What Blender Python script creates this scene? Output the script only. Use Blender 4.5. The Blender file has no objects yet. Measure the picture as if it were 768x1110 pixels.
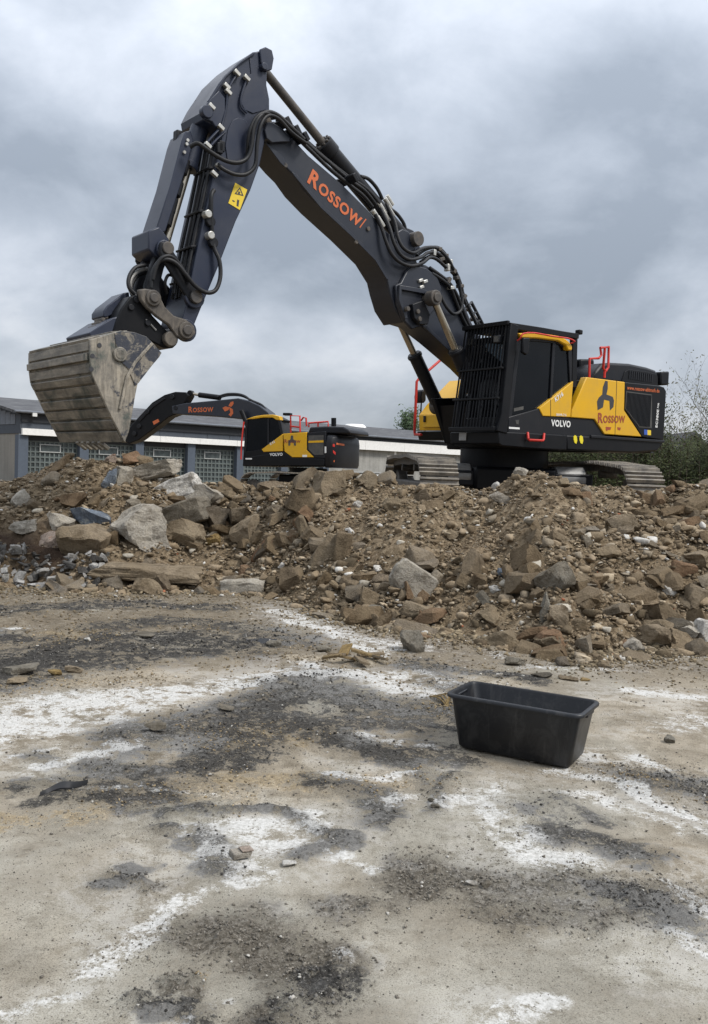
import bpy, bmesh, math, random
import numpy as np
from mathutils import Vector, Matrix

random.seed(7)
RNG = np.random.default_rng(11)
scene = bpy.context.scene
COL = scene.collection

# ------------------------------------------------------------------ camera
cam_d = bpy.data.cameras.new('camera')
cam = bpy.data.objects.new('camera', cam_d)
COL.objects.link(cam)
cam_d.sensor_fit = 'HORIZONTAL'
cam_d.sensor_width = 36.0
cam_d.lens = 950.0 / 768.0 * 36.0
cam_d.clip_start = 0.05
cam_d.clip_end = 3000.0
cam.matrix_world = (Matrix.Translation((0, 0, 1.6))
                    @ Matrix.Rotation(math.pi / 2 - math.atan(46 / 950), 4, 'X')
                    @ Matrix.Rotation(math.atan(0.036), 4, 'Z'))
scene.camera = cam

# ------------------------------------------------------------------ sky, sun, exposure
SUN_EL = math.radians(52)
SUN_AZ = math.radians(114)        # clockwise from +Y: behind the camera, to its right
scene.view_settings.view_transform = 'Standard'
scene.view_settings.look = 'None'
scene.view_settings.gamma = 1.0
scene.view_settings.exposure = 1.1
scene.view_settings.use_curve_mapping = False

world = bpy.data.worlds.new('World')
scene.world = world
world.use_nodes = True
wn, wl = world.node_tree.nodes, world.node_tree.links
wn.clear()
w_out = wn.new('ShaderNodeOutputWorld')
sky = wn.new('ShaderNodeTexSky')
sky.sky_type = 'NISHITA'
sky.sun_disc = False
sky.sun_elevation = SUN_EL
sky.sun_rotation = SUN_AZ
bg_sky = wn.new('ShaderNodeBackground')
bg_sky.inputs['Strength'].default_value = 0.1
wl.new(sky.outputs['Color'], bg_sky.inputs['Color'])
# cloud deck: noise laid out on a flat layer overhead
tc = wn.new('ShaderNodeTexCoord')
sep = wn.new('ShaderNodeSeparateXYZ')
wl.new(tc.outputs['Generated'], sep.inputs[0])
def wmath(op, a, b=None, clamp=False):
    n = wn.new('ShaderNodeMath'); n.operation = op; n.use_clamp = clamp
    for i, v in enumerate((a, b)):
        if v is None: continue
        if isinstance(v, (int, float)): n.inputs[i].default_value = v
        else: wl.new(v, n.inputs[i])
    return n.outputs[0]
zz = wmath('ADD', wmath('MAXIMUM', sep.outputs['Z'], 0.0), 0.50)
comb = wn.new('ShaderNodeCombineXYZ')
wl.new(wmath('DIVIDE', sep.outputs['X'], zz), comb.inputs['X'])
wl.new(wmath('DIVIDE', sep.outputs['Y'], zz), comb.inputs['Y'])
def wnoise(scale, detail, rough, dist=0.0, off=(0, 0, 0)):
    mp = wn.new('ShaderNodeMapping'); mp.inputs['Location'].default_value = off
    wl.new(comb.outputs[0], mp.inputs['Vector'])
    n = wn.new('ShaderNodeTexNoise')
    n.inputs['Scale'].default_value = scale; n.inputs['Detail'].default_value = detail
    n.inputs['Roughness'].default_value = rough; n.inputs['Distortion'].default_value = dist
    wl.new(mp.outputs[0], n.inputs['Vector'])
    return n.outputs['Fac']
big = wnoise(1.5, 3.0, 0.5, 0.35, (9.6, 14.5, 0))
fine = wnoise(4.2, 7.0, 0.55, 0.25, (12.9, 14.5, 0))
mid_ = wnoise(5.2, 6.0, 0.6, 0.2, (2.2, 7.7, 0))
mixn = wmath('ADD', wmath('ADD', wmath('MULTIPLY', big, 0.58), wmath('MULTIPLY', fine, 0.28)), wmath('MULTIPLY', mid_, 0.14))
dens = mixn
lift = wmath('ADD', wmath('MULTIPLY', wmath('MAXIMUM', sep.outputs['Z'], 0.0), 2.15), 0.81)   # overcast decks brighten upward
ramp = wn.new('ShaderNodeValToRGB')
el = ramp.color_ramp.elements
el[0].position = 0.385; el[0].color = (0.124, 0.141, 0.166, 1)
el[1].position = 0.615; el[1].color = (0.345, 0.355, 0.375, 1)
e = el.new(0.46); e.color = (0.180, 0.199, 0.228, 1)
e = el.new(0.535); e.color = (0.252, 0.270, 0.300, 1)
wl.new(dens, ramp.inputs[0])
bg_cl = wn.new('ShaderNodeBackground')
wl.new(lift, bg_cl.inputs['Strength'])
wl.new(ramp.outputs[0], bg_cl.inputs['Color'])
mixs = wn.new('ShaderNodeMixShader')
mixs.inputs[0].default_value = 0.94
wl.new(bg_sky.outputs[0], mixs.inputs[1])
wl.new(bg_cl.outputs[0], mixs.inputs[2])
wl.new(mixs.outputs[0], w_out.inputs['Surface'])

sun_d = bpy.data.lights.new('sun', 'SUN')
sun_d.energy = 1.5
sun_d.angle = math.radians(14)
sun_d.color = (1.0, 0.96, 0.9)
sun = bpy.data.objects.new('sun', sun_d)
COL.objects.link(sun)
sd = Vector((math.sin(SUN_AZ) * math.cos(SUN_EL), math.cos(SUN_AZ) * math.cos(SUN_EL), math.sin(SUN_EL)))
sun.rotation_euler = sd.to_track_quat('Z', 'Y').to_euler()

# ------------------------------------------------------------------ helpers
def tag(o, label=None, cat=None, group=None, kind=None):
    if label: o['label'] = label
    if cat: o['category'] = cat
    if group: o['group'] = group
    if kind: o['kind'] = kind
    return o

def empty(name, loc, rz=0.0):
    o = bpy.data.objects.new(name, None)
    COL.objects.link(o)
    o.empty_display_size = 0.2
    o.location = loc
    o.rotation_euler = (0, 0, rz)
    return o

def link(name, me, mat=None, parent=None):
    o = bpy.data.objects.new(name, me)
    COL.objects.link(o)
    if mat is not None and not me.materials:
        me.materials.append(mat)
    if parent is not None:
        o.parent = parent
    return o

def pts_norm(a):
    n = math.sqrt(sum(c * c for c in a)) or 1.0
    return tuple(c / n for c in a)

class MB:
    """collects shapes, then links them as one mesh object"""
    def __init__(self):
        self.v = []; self.f = []
    def add(self, vs, fs):
        b = len(self.v)
        self.v += [tuple(p) for p in vs]
        self.f += [tuple(i + b for i in f) for f in fs]
        return self
    def box(self, c, s, rot=None):
        x, y, z = (k / 2 for k in s)
        vs = [Vector((a * x, b * y, d * z)) for d in (-1, 1) for b in (-1, 1) for a in (-1, 1)]
        if rot is not None: vs = [rot @ v for v in vs]
        c = Vector(c)
        return self.add([v + c for v in vs], [(0, 2, 3, 1), (4, 5, 7, 6), (0, 1, 5, 4), (2, 6, 7, 3), (0, 4, 6, 2), (1, 3, 7, 5)])
    def prism(self, poly, y0, y1):
        """(x, z) outline pushed from y0 to y1"""
        n = len(poly)
        a = sum(poly[i][0] * poly[(i + 1) % n][1] - poly[(i + 1) % n][0] * poly[i][1] for i in range(n))
        if a < 0: poly = poly[::-1]
        lo, hi = min(y0, y1), max(y0, y1)
        vs = [(p[0], lo, p[1]) for p in poly] + [(p[0], hi, p[1]) for p in poly]
        fs = [tuple(range(n)), tuple(range(2 * n - 1, n - 1, -1))]
        fs += [(i, i + n, (i + 1) % n + n, (i + 1) % n) for i in range(n)]
        return self.add(vs, fs)
    def cyl(self, p0, p1, r0, r1=None, n=16, caps=True):
        r1 = r0 if r1 is None else r1
        p0, p1 = Vector(p0), Vector(p1)
        d = (p1 - p0).normalized()
        u = d.orthogonal().normalized(); w = d.cross(u)
        vs = []
        for p, r in ((p0, r0), (p1, r1)):
            vs += [p + (u * math.cos(2 * math.pi * i / n) + w * math.sin(2 * math.pi * i / n)) * r for i in range(n)]
        fs = [(i, (i + 1) % n, (i + 1) % n + n, i + n) for i in range(n)]
        if caps: fs += [tuple(range(n - 1, -1, -1)), tuple(range(n, 2 * n))]
        return self.add(vs, fs)
    def tube(self, pts, r, n=7, smooth=4):
        P = [Vector(p) for p in pts]
        if smooth > 1 and len(P) > 2:
            Q = []
            for i in range(len(P) - 1):
                a = P[max(i - 1, 0)]; b = P[i]; c = P[i + 1]; d = P[min(i + 2, len(P) - 1)]
                for k in range(smooth):
                    t = k / smooth
                    Q.append(0.5 * ((2 * b) + (c - a) * t + (2 * a - 5 * b + 4 * c - d) * t * t + (3 * b - a - 3 * c + d) * t ** 3))
            Q.append(P[-1]); P = Q
        u = None; vs = []; fs = []
        for i, p in enumerate(P):
            d = (P[min(i + 1, len(P) - 1)] - P[max(i - 1, 0)])
            d = d.normalized() if d.length > 1e-9 else Vector((0, 0, 1))
            u = d.orthogonal().normalized() if u is None else (u - d * u.dot(d)).normalized()
            w = d.cross(u)
            vs += [p + (u * math.cos(2 * math.pi * k / n) + w * math.sin(2 * math.pi * k / n)) * r for k in range(n)]
        for i in range(len(P) - 1):
            for k in range(n):
                a = i * n + k; b = i * n + (k + 1) % n
                fs.append((a, b, b + n, a + n))
        fs += [tuple(range(n - 1, -1, -1)), tuple(range(len(vs) - n, len(vs)))]
        return self.add(vs, fs)
    def mesh(self, name, smooth=35):
        me = bpy.data.meshes.new(name)
        me.from_pydata(self.v, [], self.f)
        me.update()
        if smooth:
            me.shade_smooth()
            me.set_sharp_from_angle(angle=math.radians(smooth))
        return me
    def build(self, name, mat, parent=None, bevel=0.0, smooth=35):
        o = link(name, self.mesh(name, smooth), mat, parent)
        if bevel:
            m = o.modifiers.new('bevel', 'BEVEL')
            m.width = bevel; m.segments = 2; m.limit_method = 'ANGLE'; m.angle_limit = math.radians(40)
            m.harden_normals = False
        return o

def prism(name, poly, y0, y1, mat, parent, bevel=0.012):
    return MB().prism(poly, y0, y1).build(name, mat, parent, bevel)

def tube(name, pts, r, mat, parent, n=7, smooth=4):
    return MB().tube(pts, r, n, smooth).build(name, mat, parent, 0, 60)

def barrel(name, p0, p1, r, mat, parent, n=18, bevel=0.0):
    return MB().cyl(p0, p1, r, n=n).build(name, mat, parent, bevel, 40)

def lettering(words, p0, p1, y, mat, parent, name='lettering', bold=0.02, depth=0.004, spacing=1.12, shear=0.0):
    """text from p0 to p1 ((x, z) baseline) on the plane at y; words: [(text, relative size)]"""
    d = Vector((p1[0] - p0[0], 0, p1[1] - p0[1])); L = d.length; d.normalize()
    nrm = Vector((0, 1, 0)); up = nrm.cross(d)
    V = []; Fc = []; x = 0.0
    for txt, sz in words:
        cu = bpy.data.curves.new('text', 'FONT')
        cu.body = txt; cu.size = sz; cu.offset = bold * sz; cu.extrude = 0.0; cu.shear = shear
        cu.resolution_u = 3; cu.space_character = spacing
        ob = bpy.data.objects.new('text', cu); COL.objects.link(ob)
        me = bpy.data.meshes.new_from_object(ob)
        n = len(me.vertices)
        co = np.empty(n * 3); me.vertices.foreach_get('co', co); co = co.reshape(-1, 3)
        b = len(V)
        lo = co[:, 0].min(); hi = co[:, 0].max()
        V += [(c[0] - lo + x, c[1], 0) for c in co]
        Fc += [tuple(b + i for i in p.vertices) for p in me.polygons]
        x += hi - lo + (0.03 if len(txt) == 1 else 0.07) * sz
        bpy.data.objects.remove(ob); bpy.data.meshes.remove(me); bpy.data.curves.remove(cu)
    W = max(v[0] for v in V); k = L / W
    o3 = Vector((p0[0], y, p0[1]))
    vs = [o3 + d * (v[0] * k) + up * (v[1] * k) + nrm * depth for v in V]
    me = bpy.data.meshes.new(name)
    me.from_pydata([tuple(v) for v in vs], [], Fc); me.update()
    return link(name, me, mat, parent)

# ------------------------------------------------------------------ materials
def new_mat(name):
    m = bpy.data.materials.new(name); m.use_nodes = True
    nt = m.node_tree; b = nt.nodes['Principled BSDF']
    return m, nt, b

def noise_node(nt, scale, detail=4, rough=0.55, coord='Object', dist=0.0):
    t = nt.nodes.new('ShaderNodeTexCoord')
    n = nt.nodes.new('ShaderNodeTexNoise')
    n.inputs['Scale'].default_value = scale; n.inputs['Detail'].default_value = detail
    n.inputs['Roughness'].default_value = rough; n.inputs['Distortion'].default_value = dist
    nt.links.new(t.outputs[coord], n.inputs['Vector'])
    return n.outputs['Fac']

def ramp_node(nt, fac, stops):
    r = nt.nodes.new('ShaderNodeValToRGB')
    e = r.color_ramp.elements
    e[0].position, e[0].color = stops[0][0], (*stops[0][1], 1)
    e[1].position, e[1].color = stops[-1][0], (*stops[-1][1], 1)
    for p, c in stops[1:-1]:
        k = e.new(p); k.color = (*c, 1)
    nt.links.new(fac, r.inputs[0])
    return r.outputs[0]

def mix_node(nt, fac, a, b, blend='MIX'):
    m = nt.nodes.new('ShaderNodeMix'); m.data_type = 'RGBA'; m.blend_type = blend
    for s, v in ((m.inputs[0], fac), (m.inputs[6], a), (m.inputs[7], b)):
        if isinstance(v, (int, float)): s.default_value = v
        elif isinstance(v, tuple): s.default_value = (*v, 1)
        else: nt.links.new(v, s)
    return m.outputs[2]

def math_node(nt, op, a, b=None, clamp=False):
    n = nt.nodes.new('ShaderNodeMath'); n.operation = op; n.use_clamp = clamp
    for i, v in enumerate((a, b)):
        if v is None: continue
        if isinstance(v, (int, float)): n.inputs[i].default_value = v
        else: nt.links.new(v, n.inputs[i])
    return n.outputs[0]

def bump_node(nt, bsdf, height, strength=0.3, dist=0.01):
    b = nt.nodes.new('ShaderNodeBump')
    b.inputs['Strength'].default_value = strength; b.inputs['Distance'].default_value = dist
    nt.links.new(height, b.inputs['Height'])
    nt.links.new(b.outputs[0], bsdf.inputs['Normal'])

def paint(name, col, dirt=(0.2, 0.17, 0.13), amount=0.25, rough=0.45, scale=3.0, metal=0.0, bump=0.05, spec=0.3):
    """painted or plain surface with patchy dust and fine scratches"""
    m, nt, b = new_mat(name)
    n1 = noise_node(nt, scale, 6, 0.62, dist=0.4)
    n2 = noise_node(nt, scale * 14, 5, 0.7)
    f = math_node(nt, 'MULTIPLY', math_node(nt, 'MULTIPLY', math_node(nt, 'SUBTRACT', n1, 0.36), 2.6, True), amount)
    f = math_node(nt, 'MULTIPLY', f, math_node(nt, 'ADD', n2, 0.45))
    tcs = nt.nodes.new('ShaderNodeTexCoord'); mps = nt.nodes.new('ShaderNodeMapping'); mps.inputs['Scale'].default_value = (9, 9, 0.9)
    nt.links.new(tcs.outputs['Object'], mps.inputs[0])
    ns = nt.nodes.new('ShaderNodeTexNoise'); ns.inputs['Scale'].default_value = 1.5; ns.inputs['Detail'].default_value = 6; ns.inputs['Roughness'].default_value = 0.65
    nt.links.new(mps.outputs[0], ns.inputs['Vector'])
    run = math_node(nt, 'MULTIPLY', math_node(nt, 'SUBTRACT', ns.outputs['Fac'], 0.56), 5.0, True)      # rain-washed dust runs
    f = math_node(nt, 'ADD', f, math_node(nt, 'MULTIPLY', run, amount * 0.55), True)
    c = mix_node(nt, f, col, dirt)
    nt.links.new(c, b.inputs['Base Color'])
    r = math_node(nt, 'ADD', math_node(nt, 'MULTIPLY', n1, 0.25), rough - 0.1)
    nt.links.new(r, b.inputs['Roughness'])
    b.inputs['Metallic'].default_value = metal
    b.inputs['Specular IOR Level'].default_value = spec
    if bump: bump_node(nt, b, n2, bump, 0.005)
    return m

def flat(name, col, rough=0.5):
    m, nt, b = new_mat(name)
    n = noise_node(nt, 30, 3)
    nt.links.new(mix_node(nt, math_node(nt, 'MULTIPLY', n, 0.25), col, tuple(c * 0.7 for c in col)), b.inputs['Base Color'])
    b.inputs['Roughness'].default_value = rough
    return m

MT = {}
MT['slate'] = paint('slate_paint', (0.013, 0.0185, 0.038), (0.08, 0.078, 0.076), 0.18, 0.38, 2.2, spec=0.45)
MT['boomgrey'] = paint('boom_paint', (0.0095, 0.0128, 0.0225), (0.055, 0.052, 0.05), 0.20, 0.40, 2.0, spec=0.5)
MT['black'] = paint('black_paint', (0.0045, 0.005, 0.0065), (0.05, 0.045, 0.04), 0.10, 0.42, 2.6, spec=0.18)
MT['char'] = paint('charcoal_paint', (0.0095, 0.0105, 0.0135), (0.07, 0.062, 0.055), 0.12, 0.42, 2.4, spec=0.22)
MT['rubber'] = paint('hose_rubber', (0.010, 0.011, 0.013), (0.07, 0.06, 0.055), 0.2, 0.48, 6.0)
MT['yellow'] = paint('yellow_paint', (0.65, 0.36, 0.008), (0.33, 0.23, 0.09), 0.34, 0.33, 2.0, bump=0.02)
MT['red'] = paint('red_paint', (0.52, 0.032, 0.025), (0.2, 0.08, 0.05), 0.2, 0.4, 6.0)
MT['chrome'] = paint('rod_steel', (0.42, 0.38, 0.31), (0.2, 0.15, 0.1), 0.5, 0.28, 5.0, metal=0.9)
MT['fitting'] = paint('zinc_fitting', (0.55, 0.54, 0.5), (0.2, 0.17, 0.13), 0.5, 0.35, 20.0, metal=0.7)
MT['steel_dirty'] = paint('worn_link_steel', (0.05, 0.045, 0.041), (0.20, 0.17, 0.135), 0.8, 0.55, 5.0, bump=0.3)
MT['pin'] = paint('pin_steel', (0.055, 0.052, 0.05), (0.16, 0.13, 0.1), 0.6, 0.5, 9.0)
MT['track'] = paint('track_steel', (0.11, 0.10, 0.09), (0.36, 0.315, 0.25), 1.0, 0.6, 5.0, bump=0.5)
MT['track_side'] = paint('track_chain', (0.035, 0.033, 0.03), (0.17, 0.15, 0.125), 0.7, 0.6, 5.0, bump=0.3)
MT['silver'] = paint('bare_sleeve', (0.30, 0.30, 0.295), (0.16, 0.14, 0.115), 0.6, 0.45, 4.0, metal=0.3)
MT['white'] = flat('white_decal', (0.75, 0.75, 0.73))
MT['orange'] = flat('orange_decal', (0.55, 0.125, 0.035))
MT['maroon'] = flat('red_brown_decal', (0.30, 0.055, 0.02))
MT['decal_dark'] = flat('dark_decal', (0.035, 0.035, 0.04))
MT['decal_yellow'] = flat('warning_yellow', (0.72, 0.52, 0.03))
MT['reflector'] = flat('reflector_yellow', (0.75, 0.62, 0.02), 0.25)
MT['blue'] = flat('blue_decal', (0.03, 0.09, 0.4))
MT['grille'] = paint('grille_mesh', (0.055, 0.056, 0.055), (0.16, 0.145, 0.12), 0.5, 0.6, 5.0)
MT['interior'] = paint('cab_interior', (0.02, 0.021, 0.024), (0.06, 0.055, 0.05), 0.4, 0.6, 4.0)

def glass_mat(name, tint, alpha_mix):
    m, nt, b = new_mat(name)
    tr = nt.nodes.new('ShaderNodeBsdfTransparent'); tr.inputs[0].default_value = (*tint, 1)
    mx = nt.nodes.new('ShaderNodeMixShader'); mx.inputs[0].default_value = alpha_mix
    b.inputs['Base Color'].default_value = (0.004, 0.005, 0.007, 1)
    b.inputs['Roughness'].default_value = 0.05
    b.inputs['Specular IOR Level'].default_value = 0.22
    n = noise_node(nt, 2.0, 4)
    nt.links.new(math_node(nt, 'ADD', math_node(nt, 'MULTIPLY', n, 0.2), alpha_mix - 0.1), mx.inputs[0])
    nt.links.new(tr.outputs[0], mx.inputs[1]); nt.links.new(b.outputs[0], mx.inputs[2])
    nt.links.new(mx.outputs[0], nt.nodes['Material Output'].inputs['Surface'])
    return m
MT['glass'] = glass_mat('cab_glass', (0.16, 0.19, 0.21), 0.72)

def bucket_mat(name, hi, lo=1.0, streak=(14, 14, 1.6)):
    """steel scraped bare along the digging direction, with dried mud, rust and dark leftover paint"""
    m, nt, b = new_mat(name)
    n1 = noise_node(nt, 2.6, 7, 0.66, dist=0.6)
    n2 = noise_node(nt, 26, 6, 0.75)
    n3 = noise_node(nt, 5.5, 8, 0.74, dist=0.8)
    tcs = nt.nodes.new('ShaderNodeTexCoord'); mps = nt.nodes.new('ShaderNodeMapping'); mps.inputs['Scale'].default_value = streak; mps.inputs['Rotation'].default_value = (0, 0.35, 0)
    nt.links.new(tcs.outputs['Object'], mps.inputs[0])
    ns = nt.nodes.new('ShaderNodeTexNoise'); ns.inputs['Scale'].default_value = 1.6; ns.inputs['Detail'].default_value = 7; ns.inputs['Roughness'].default_value = 0.7
    nt.links.new(mps.outputs[0], ns.inputs['Vector'])
    c = ramp_node(nt, n1, [(0.36, (0.06 * lo, 0.068 * lo, 0.058 * lo)), (0.45, (0.15 * lo, 0.135 * lo, 0.112 * lo)), (0.6, (0.25 * lo, 0.222 * lo, 0.178 * lo)), (0.75, (0.11 * lo, 0.095 * lo, 0.075 * lo))])
    st = ramp_node(nt, ns.outputs['Fac'], [(0.35, (0.55, 0.53, 0.5)), (0.5, (1, 1, 1)), (0.66, (1.45, 1.42, 1.36))])
    c = mix_node(nt, 0.85, c, st, 'MULTIPLY')
    k = math_node(nt, 'MULTIPLY', math_node(nt, 'SUBTRACT', n3, hi), 14.0, True)
    c = mix_node(nt, k, c, (0.026, 0.030, 0.042))
    s = math_node(nt, 'MULTIPLY', math_node(nt, 'SUBTRACT', n2, 0.58), 6.0, True)
    c = mix_node(nt, math_node(nt, 'MULTIPLY', s, 0.45), c, (0.34, 0.30, 0.24))
    nt.links.new(c, b.inputs['Base Color'])
    nt.links.new(math_node(nt, 'ADD', math_node(nt, 'MULTIPLY', n2, 0.4), 0.35), b.inputs['Roughness'])
    bump_node(nt, b, math_node(nt, 'ADD', n2, math_node(nt, 'ADD', n3, ns.outputs['Fac'])), 0.3, 0.012)
    return m
MT['bucket'] = bucket_mat('bucket_steel', 0.66, 0.85, (9, 1.1, 9))
MT['bucket_side'] = bucket_mat('bucket_side_steel', 0.57, 1.15)
MT['bucket_ear'] = bucket_mat('bucket_ear_steel', 0.44)

# ------------------------------------------------------------------ rubble heap height
#<HEAP>
def _h2(ix, iy, s):
    n = (ix.astype(np.int64) * 374761393 + iy.astype(np.int64) * 668265263 + s * 974711) & 0x7fffffff
    n = ((n ^ (n >> 13)) * 1274126177) & 0x7fffffff
    return ((n ^ (n >> 16)) & 0xffff) / 65535.0
def vnoise(x, y, s=0):
    x = np.asarray(x, float); y = np.asarray(y, float)
    ix = np.floor(x); iy = np.floor(y); fx = x - ix; fy = y - iy
    fx = fx * fx * (3 - 2 * fx); fy = fy * fy * (3 - 2 * fy)
    a = _h2(ix, iy, s); b = _h2(ix + 1, iy, s); c = _h2(ix, iy + 1, s); d = _h2(ix + 1, iy + 1, s)
    return (a + (b - a) * fx) * (1 - fy) + (c + (d - c) * fx) * fy - 0.5
def fbm(x, y, s=0, octv=4, gain=0.5):
    t = 0; a = 1.0
    for k in range(octv):
        t = t + a * vnoise(x * 2 ** k + 17.3 * k, y * 2 ** k - 9.1 * k, s + k); a *= gain
    return t
TOE = [(-30, 11.5), (-6.5, 10.7)] + [(-4.213,10.447),(-2.953,10.694),(-1.701,11.019),(-0.923,10.808),(-0.359,9.668),(0.196,9.082),(0.649,8.652),(1.072,8.352),(1.548,8.045),(1.97,7.68),(2.337,7.818),(2.773,8.134),(3.442,8.336)] + [(6.5, 8.9), (30, 10.0)]
CREST = [(-30, 15.0, 0.9), (-9, 14.2, 1.2)] + [(-5.594,13.8,1.254),(-4.87,13.8,1.425),(-4.147,13.8,1.582),(-3.421,13.8,1.579),(-2.836,13.8,1.44),(-2.103,13.8,1.205)] + [(-1.144,12.8,1.29),(-0.606,12.8,1.35),(0.201,12.8,1.379)] + [(0.705,12.2,1.42),(1.349,12.2,1.354),(1.731,12.2,1.445)] + [(2.125,11.6,1.665),(2.49,11.6,1.678),(2.861,11.6,1.581),(3.352,11.6,1.514),(4.087,11.6,1.467),(4.674,11.6,1.464)] + [(8, 11.8, 1.35), (30, 13.0, 0.9)]
def sst(t):
    t = np.clip(t, 0, 1); return t * t * (3 - 2 * t)
def hz(x, y, rough=1.0):
    x = np.asarray(x, float); y = np.asarray(y, float)
    toe = np.interp(x, [p[0] for p in TOE], [p[1] for p in TOE]) + 0.25 * vnoise(x * 1.3, y * 0 + 3.0, 5)
    cy = np.interp(x, [p[0] for p in CREST], [p[1] for p in CREST])
    cz = np.interp(x, [p[0] for p in CREST], [p[2] for p in CREST])
    t = (y - toe) / (cy - toe)
    tc_ = np.clip(t, 0, 1)
    up = cz * (0.55 * tc_ + 0.45 * sst(tc_ ** 0.85))
    flat_ = np.interp(x, [-2.5, 0.3], [0.4, 0.7]); flat_ = flat_ + (0.4 - flat_) * sst((y - 22) / 4)
    flat_ = flat_ * (1 - sst((y - 44) / 8)) - 0.06 * sst((y - 44) / 8)
    z = np.where(t <= 1, up, flat_ + (cz - flat_) * (1 - sst((y - cy) / 1.5)))
    # the dark soil shelf at the far left foot of the heap
    amp = sst(t / 0.12) * (1 - 0.75 * sst((y - cy - 0.6) / 1.5))
    z = z + amp * rough * (0.26 * fbm(x * 1.1, y * 1.1, 21, 3) + 0.10 * fbm(x * 4.2, y * 4.2, 40, 3))
    z = np.where(t < 0, -0.06 + 0.06 * np.clip(1 + t * 12, 0, 1), z)
    return z
#</HEAP>

# ------------------------------------------------------------------ ground
def strokes_mask(X, Y, strokes, seed, warp=0.12):
    """soft mask from strokes [(points, width, strength)] in ground metres, edges broken by noise"""
    wx = X + warp * (fbm(X * 3.1, Y * 3.1, seed, 4) + 1.2 * fbm(X * 1.1, Y * 1.1, seed + 50, 2)); wy = Y + warp * (fbm(X * 3.1 + 40, Y * 3.1, seed + 7, 4) + 1.2 * fbm(X * 1.1 + 9, Y * 1.1, seed + 60, 2))
    m = np.zeros_like(X)
    for pts, w, s in strokes:
        d = np.full(X.shape, 1e9)
        if len(pts) == 1: pts = [pts[0], (pts[0][0] + 0.001, pts[0][1])]
        for a, b in zip(pts[:-1], pts[1:]):
            ax, ay = a; bx, by = b; L2 = (bx - ax) ** 2 + (by - ay) ** 2
            t = np.clip(((wx - ax) * (bx - ax) + (wy - ay) * (by - ay)) / L2, 0, 1)
            d = np.minimum(d, np.hypot(wx - ax - t * (bx - ax), wy - ay - t * (by - ay)))
        m = np.maximum(m, s * np.exp(-(d / (w * 1.05)) ** 2))
    return np.clip(m, 0, 1)

WHITE0 = [
 ([(-2.174,5.151),(-1.901,5.639),(-1.597,5.842),(-1.164,6.18),(-0.741,6.49),(-0.312,6.859)], 0.24, 1.0),
 ([(-1.991,4.723),(-1.832,5.118),(-1.74,5.423)], 0.22, 0.9), ([(-1.736,5.322),(-1.392,5.531),(-1.203,5.897)], 0.16, 0.75),
 ([(-0.701,9.719),(-0.483,9.164),(-0.172,8.445),(0.135,7.755),(0.295,7.626)], 0.15, 0.95), ([(-0.497,9.393),(0.178,7.927),(0.509,7.821)], 0.30, 0.55),
 ([(-0.019,6.748),(0.197,6.751),(0.361,6.427),(0.473,6.256)], 0.26, 1.0), ([(0.379,6.809),(0.651,6.611)], 0.2, 0.8),
 ([(-1.48,4.523),(-1.312,4.644),(-1.16,4.833),(-1.098,4.923)], 0.10, 1.0), ([(-1.725,4.659),(-1.597,4.752)], 0.07, 0.9), ([(-1.521,4.393),(-1.062,4.256),(-0.631,4.127)], 0.05, 0.6),
 ([(0.093,5.203),(0.274,5.152)], 0.08, 0.95), ([(0.382,5.111),(0.515,5.074)], 0.06, 0.7),
 ([(-0.6,3.745),(-0.368,3.755),(-0.162,3.669)], 0.13, 1.0), ([(-0.478,3.543),(-0.263,3.476),(-0.323,3.35)], 0.13, 0.95), ([(-0.255,3.395),(-0.454,3.264),(-0.579,3.183)], 0.1, 0.7),
 ([(-0.147,4.013),(-0.091,3.88),(-0.15,3.824)], 0.07, 0.9), ([(-0.141,4.579),(0.128,4.593)], 0.07, 0.7), ([(0.25,4.577),(0.404,4.665)], 0.06, 0.85), ([(0.144,4.178),(0.307,4.291),(0.438,4.206)], 0.10, 0.65),
 ([(0.051,3.544),(0.187,3.512)], 0.07, 0.6), ([(0.491,4.284),(0.627,4.347)], 0.08, 0.8),
 ([(1.23,4.679),(1.337,4.522),(1.485,4.38),(1.621,4.176),(1.781,3.973)], 0.09, 1.0), ([(1.401,5.106),(1.495,4.903)], 0.08, 0.8), ([(1.642,4.903),(1.818,4.711)], 0.09, 1.0),
 ([(0.745,4.153),(0.75,3.784),(0.839,3.556),(1.002,3.453)], 0.13, 0.95), ([(0.727,4.332),(0.893,4.478)], 0.10, 0.6), ([(1.155,4.373),(1.368,4.153),(1.541,3.901),(1.715,3.818)], 0.10, 0.6),
 ([(1.271,3.32),(1.294,3.194),(1.351,3.079)], 0.06, 1.0), ([(1.182,2.923),(1.278,2.791)], 0.07, 1.0),
 ([(-0.68,2.72),(-0.673,2.869),(-0.65,3.042),(-0.539,3.243)], 0.07, 0.95), ([(-0.625,3.077),(-0.452,3.25),(-0.216,3.359)], 0.10, 0.7),
 ([(-0.897,2.405),(-0.816,2.473),(-0.703,2.547)], 0.05, 0.7), ([(-0.432,2.431),(-0.376,2.486)], 0.06, 0.7),
 ([(0.434,2.489),(0.54,2.552),(0.664,2.61)], 0.07, 0.85), ([(0.677,2.668),(0.705,2.641)], 0.03, 0.9), ([(0.503,2.667),(0.432,2.569)], 0.02, 0.9), ([(0.025,2.847),(0.065,2.794)], 0.05, 0.7),
 ([(2.089,6.483),(2.331,6.384),(2.744,6.238)], 0.18, 0.85), ([(1.424,7.37),(1.895,7.376),(2.193,7.32)], 0.18, 0.55), ([(2.163,7.789),(2.661,7.795),(3.5,8.014)], 0.25, 0.5), ([(1.572,8.177),(1.312,7.645)], 0.2, 0.4),
 ([(1.927,5.576),(2.587,5.868)], 0.15, 0.5), ([(-3.235,8.038),(-3.02,8.034)], 0.1, 0.7)]
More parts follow.
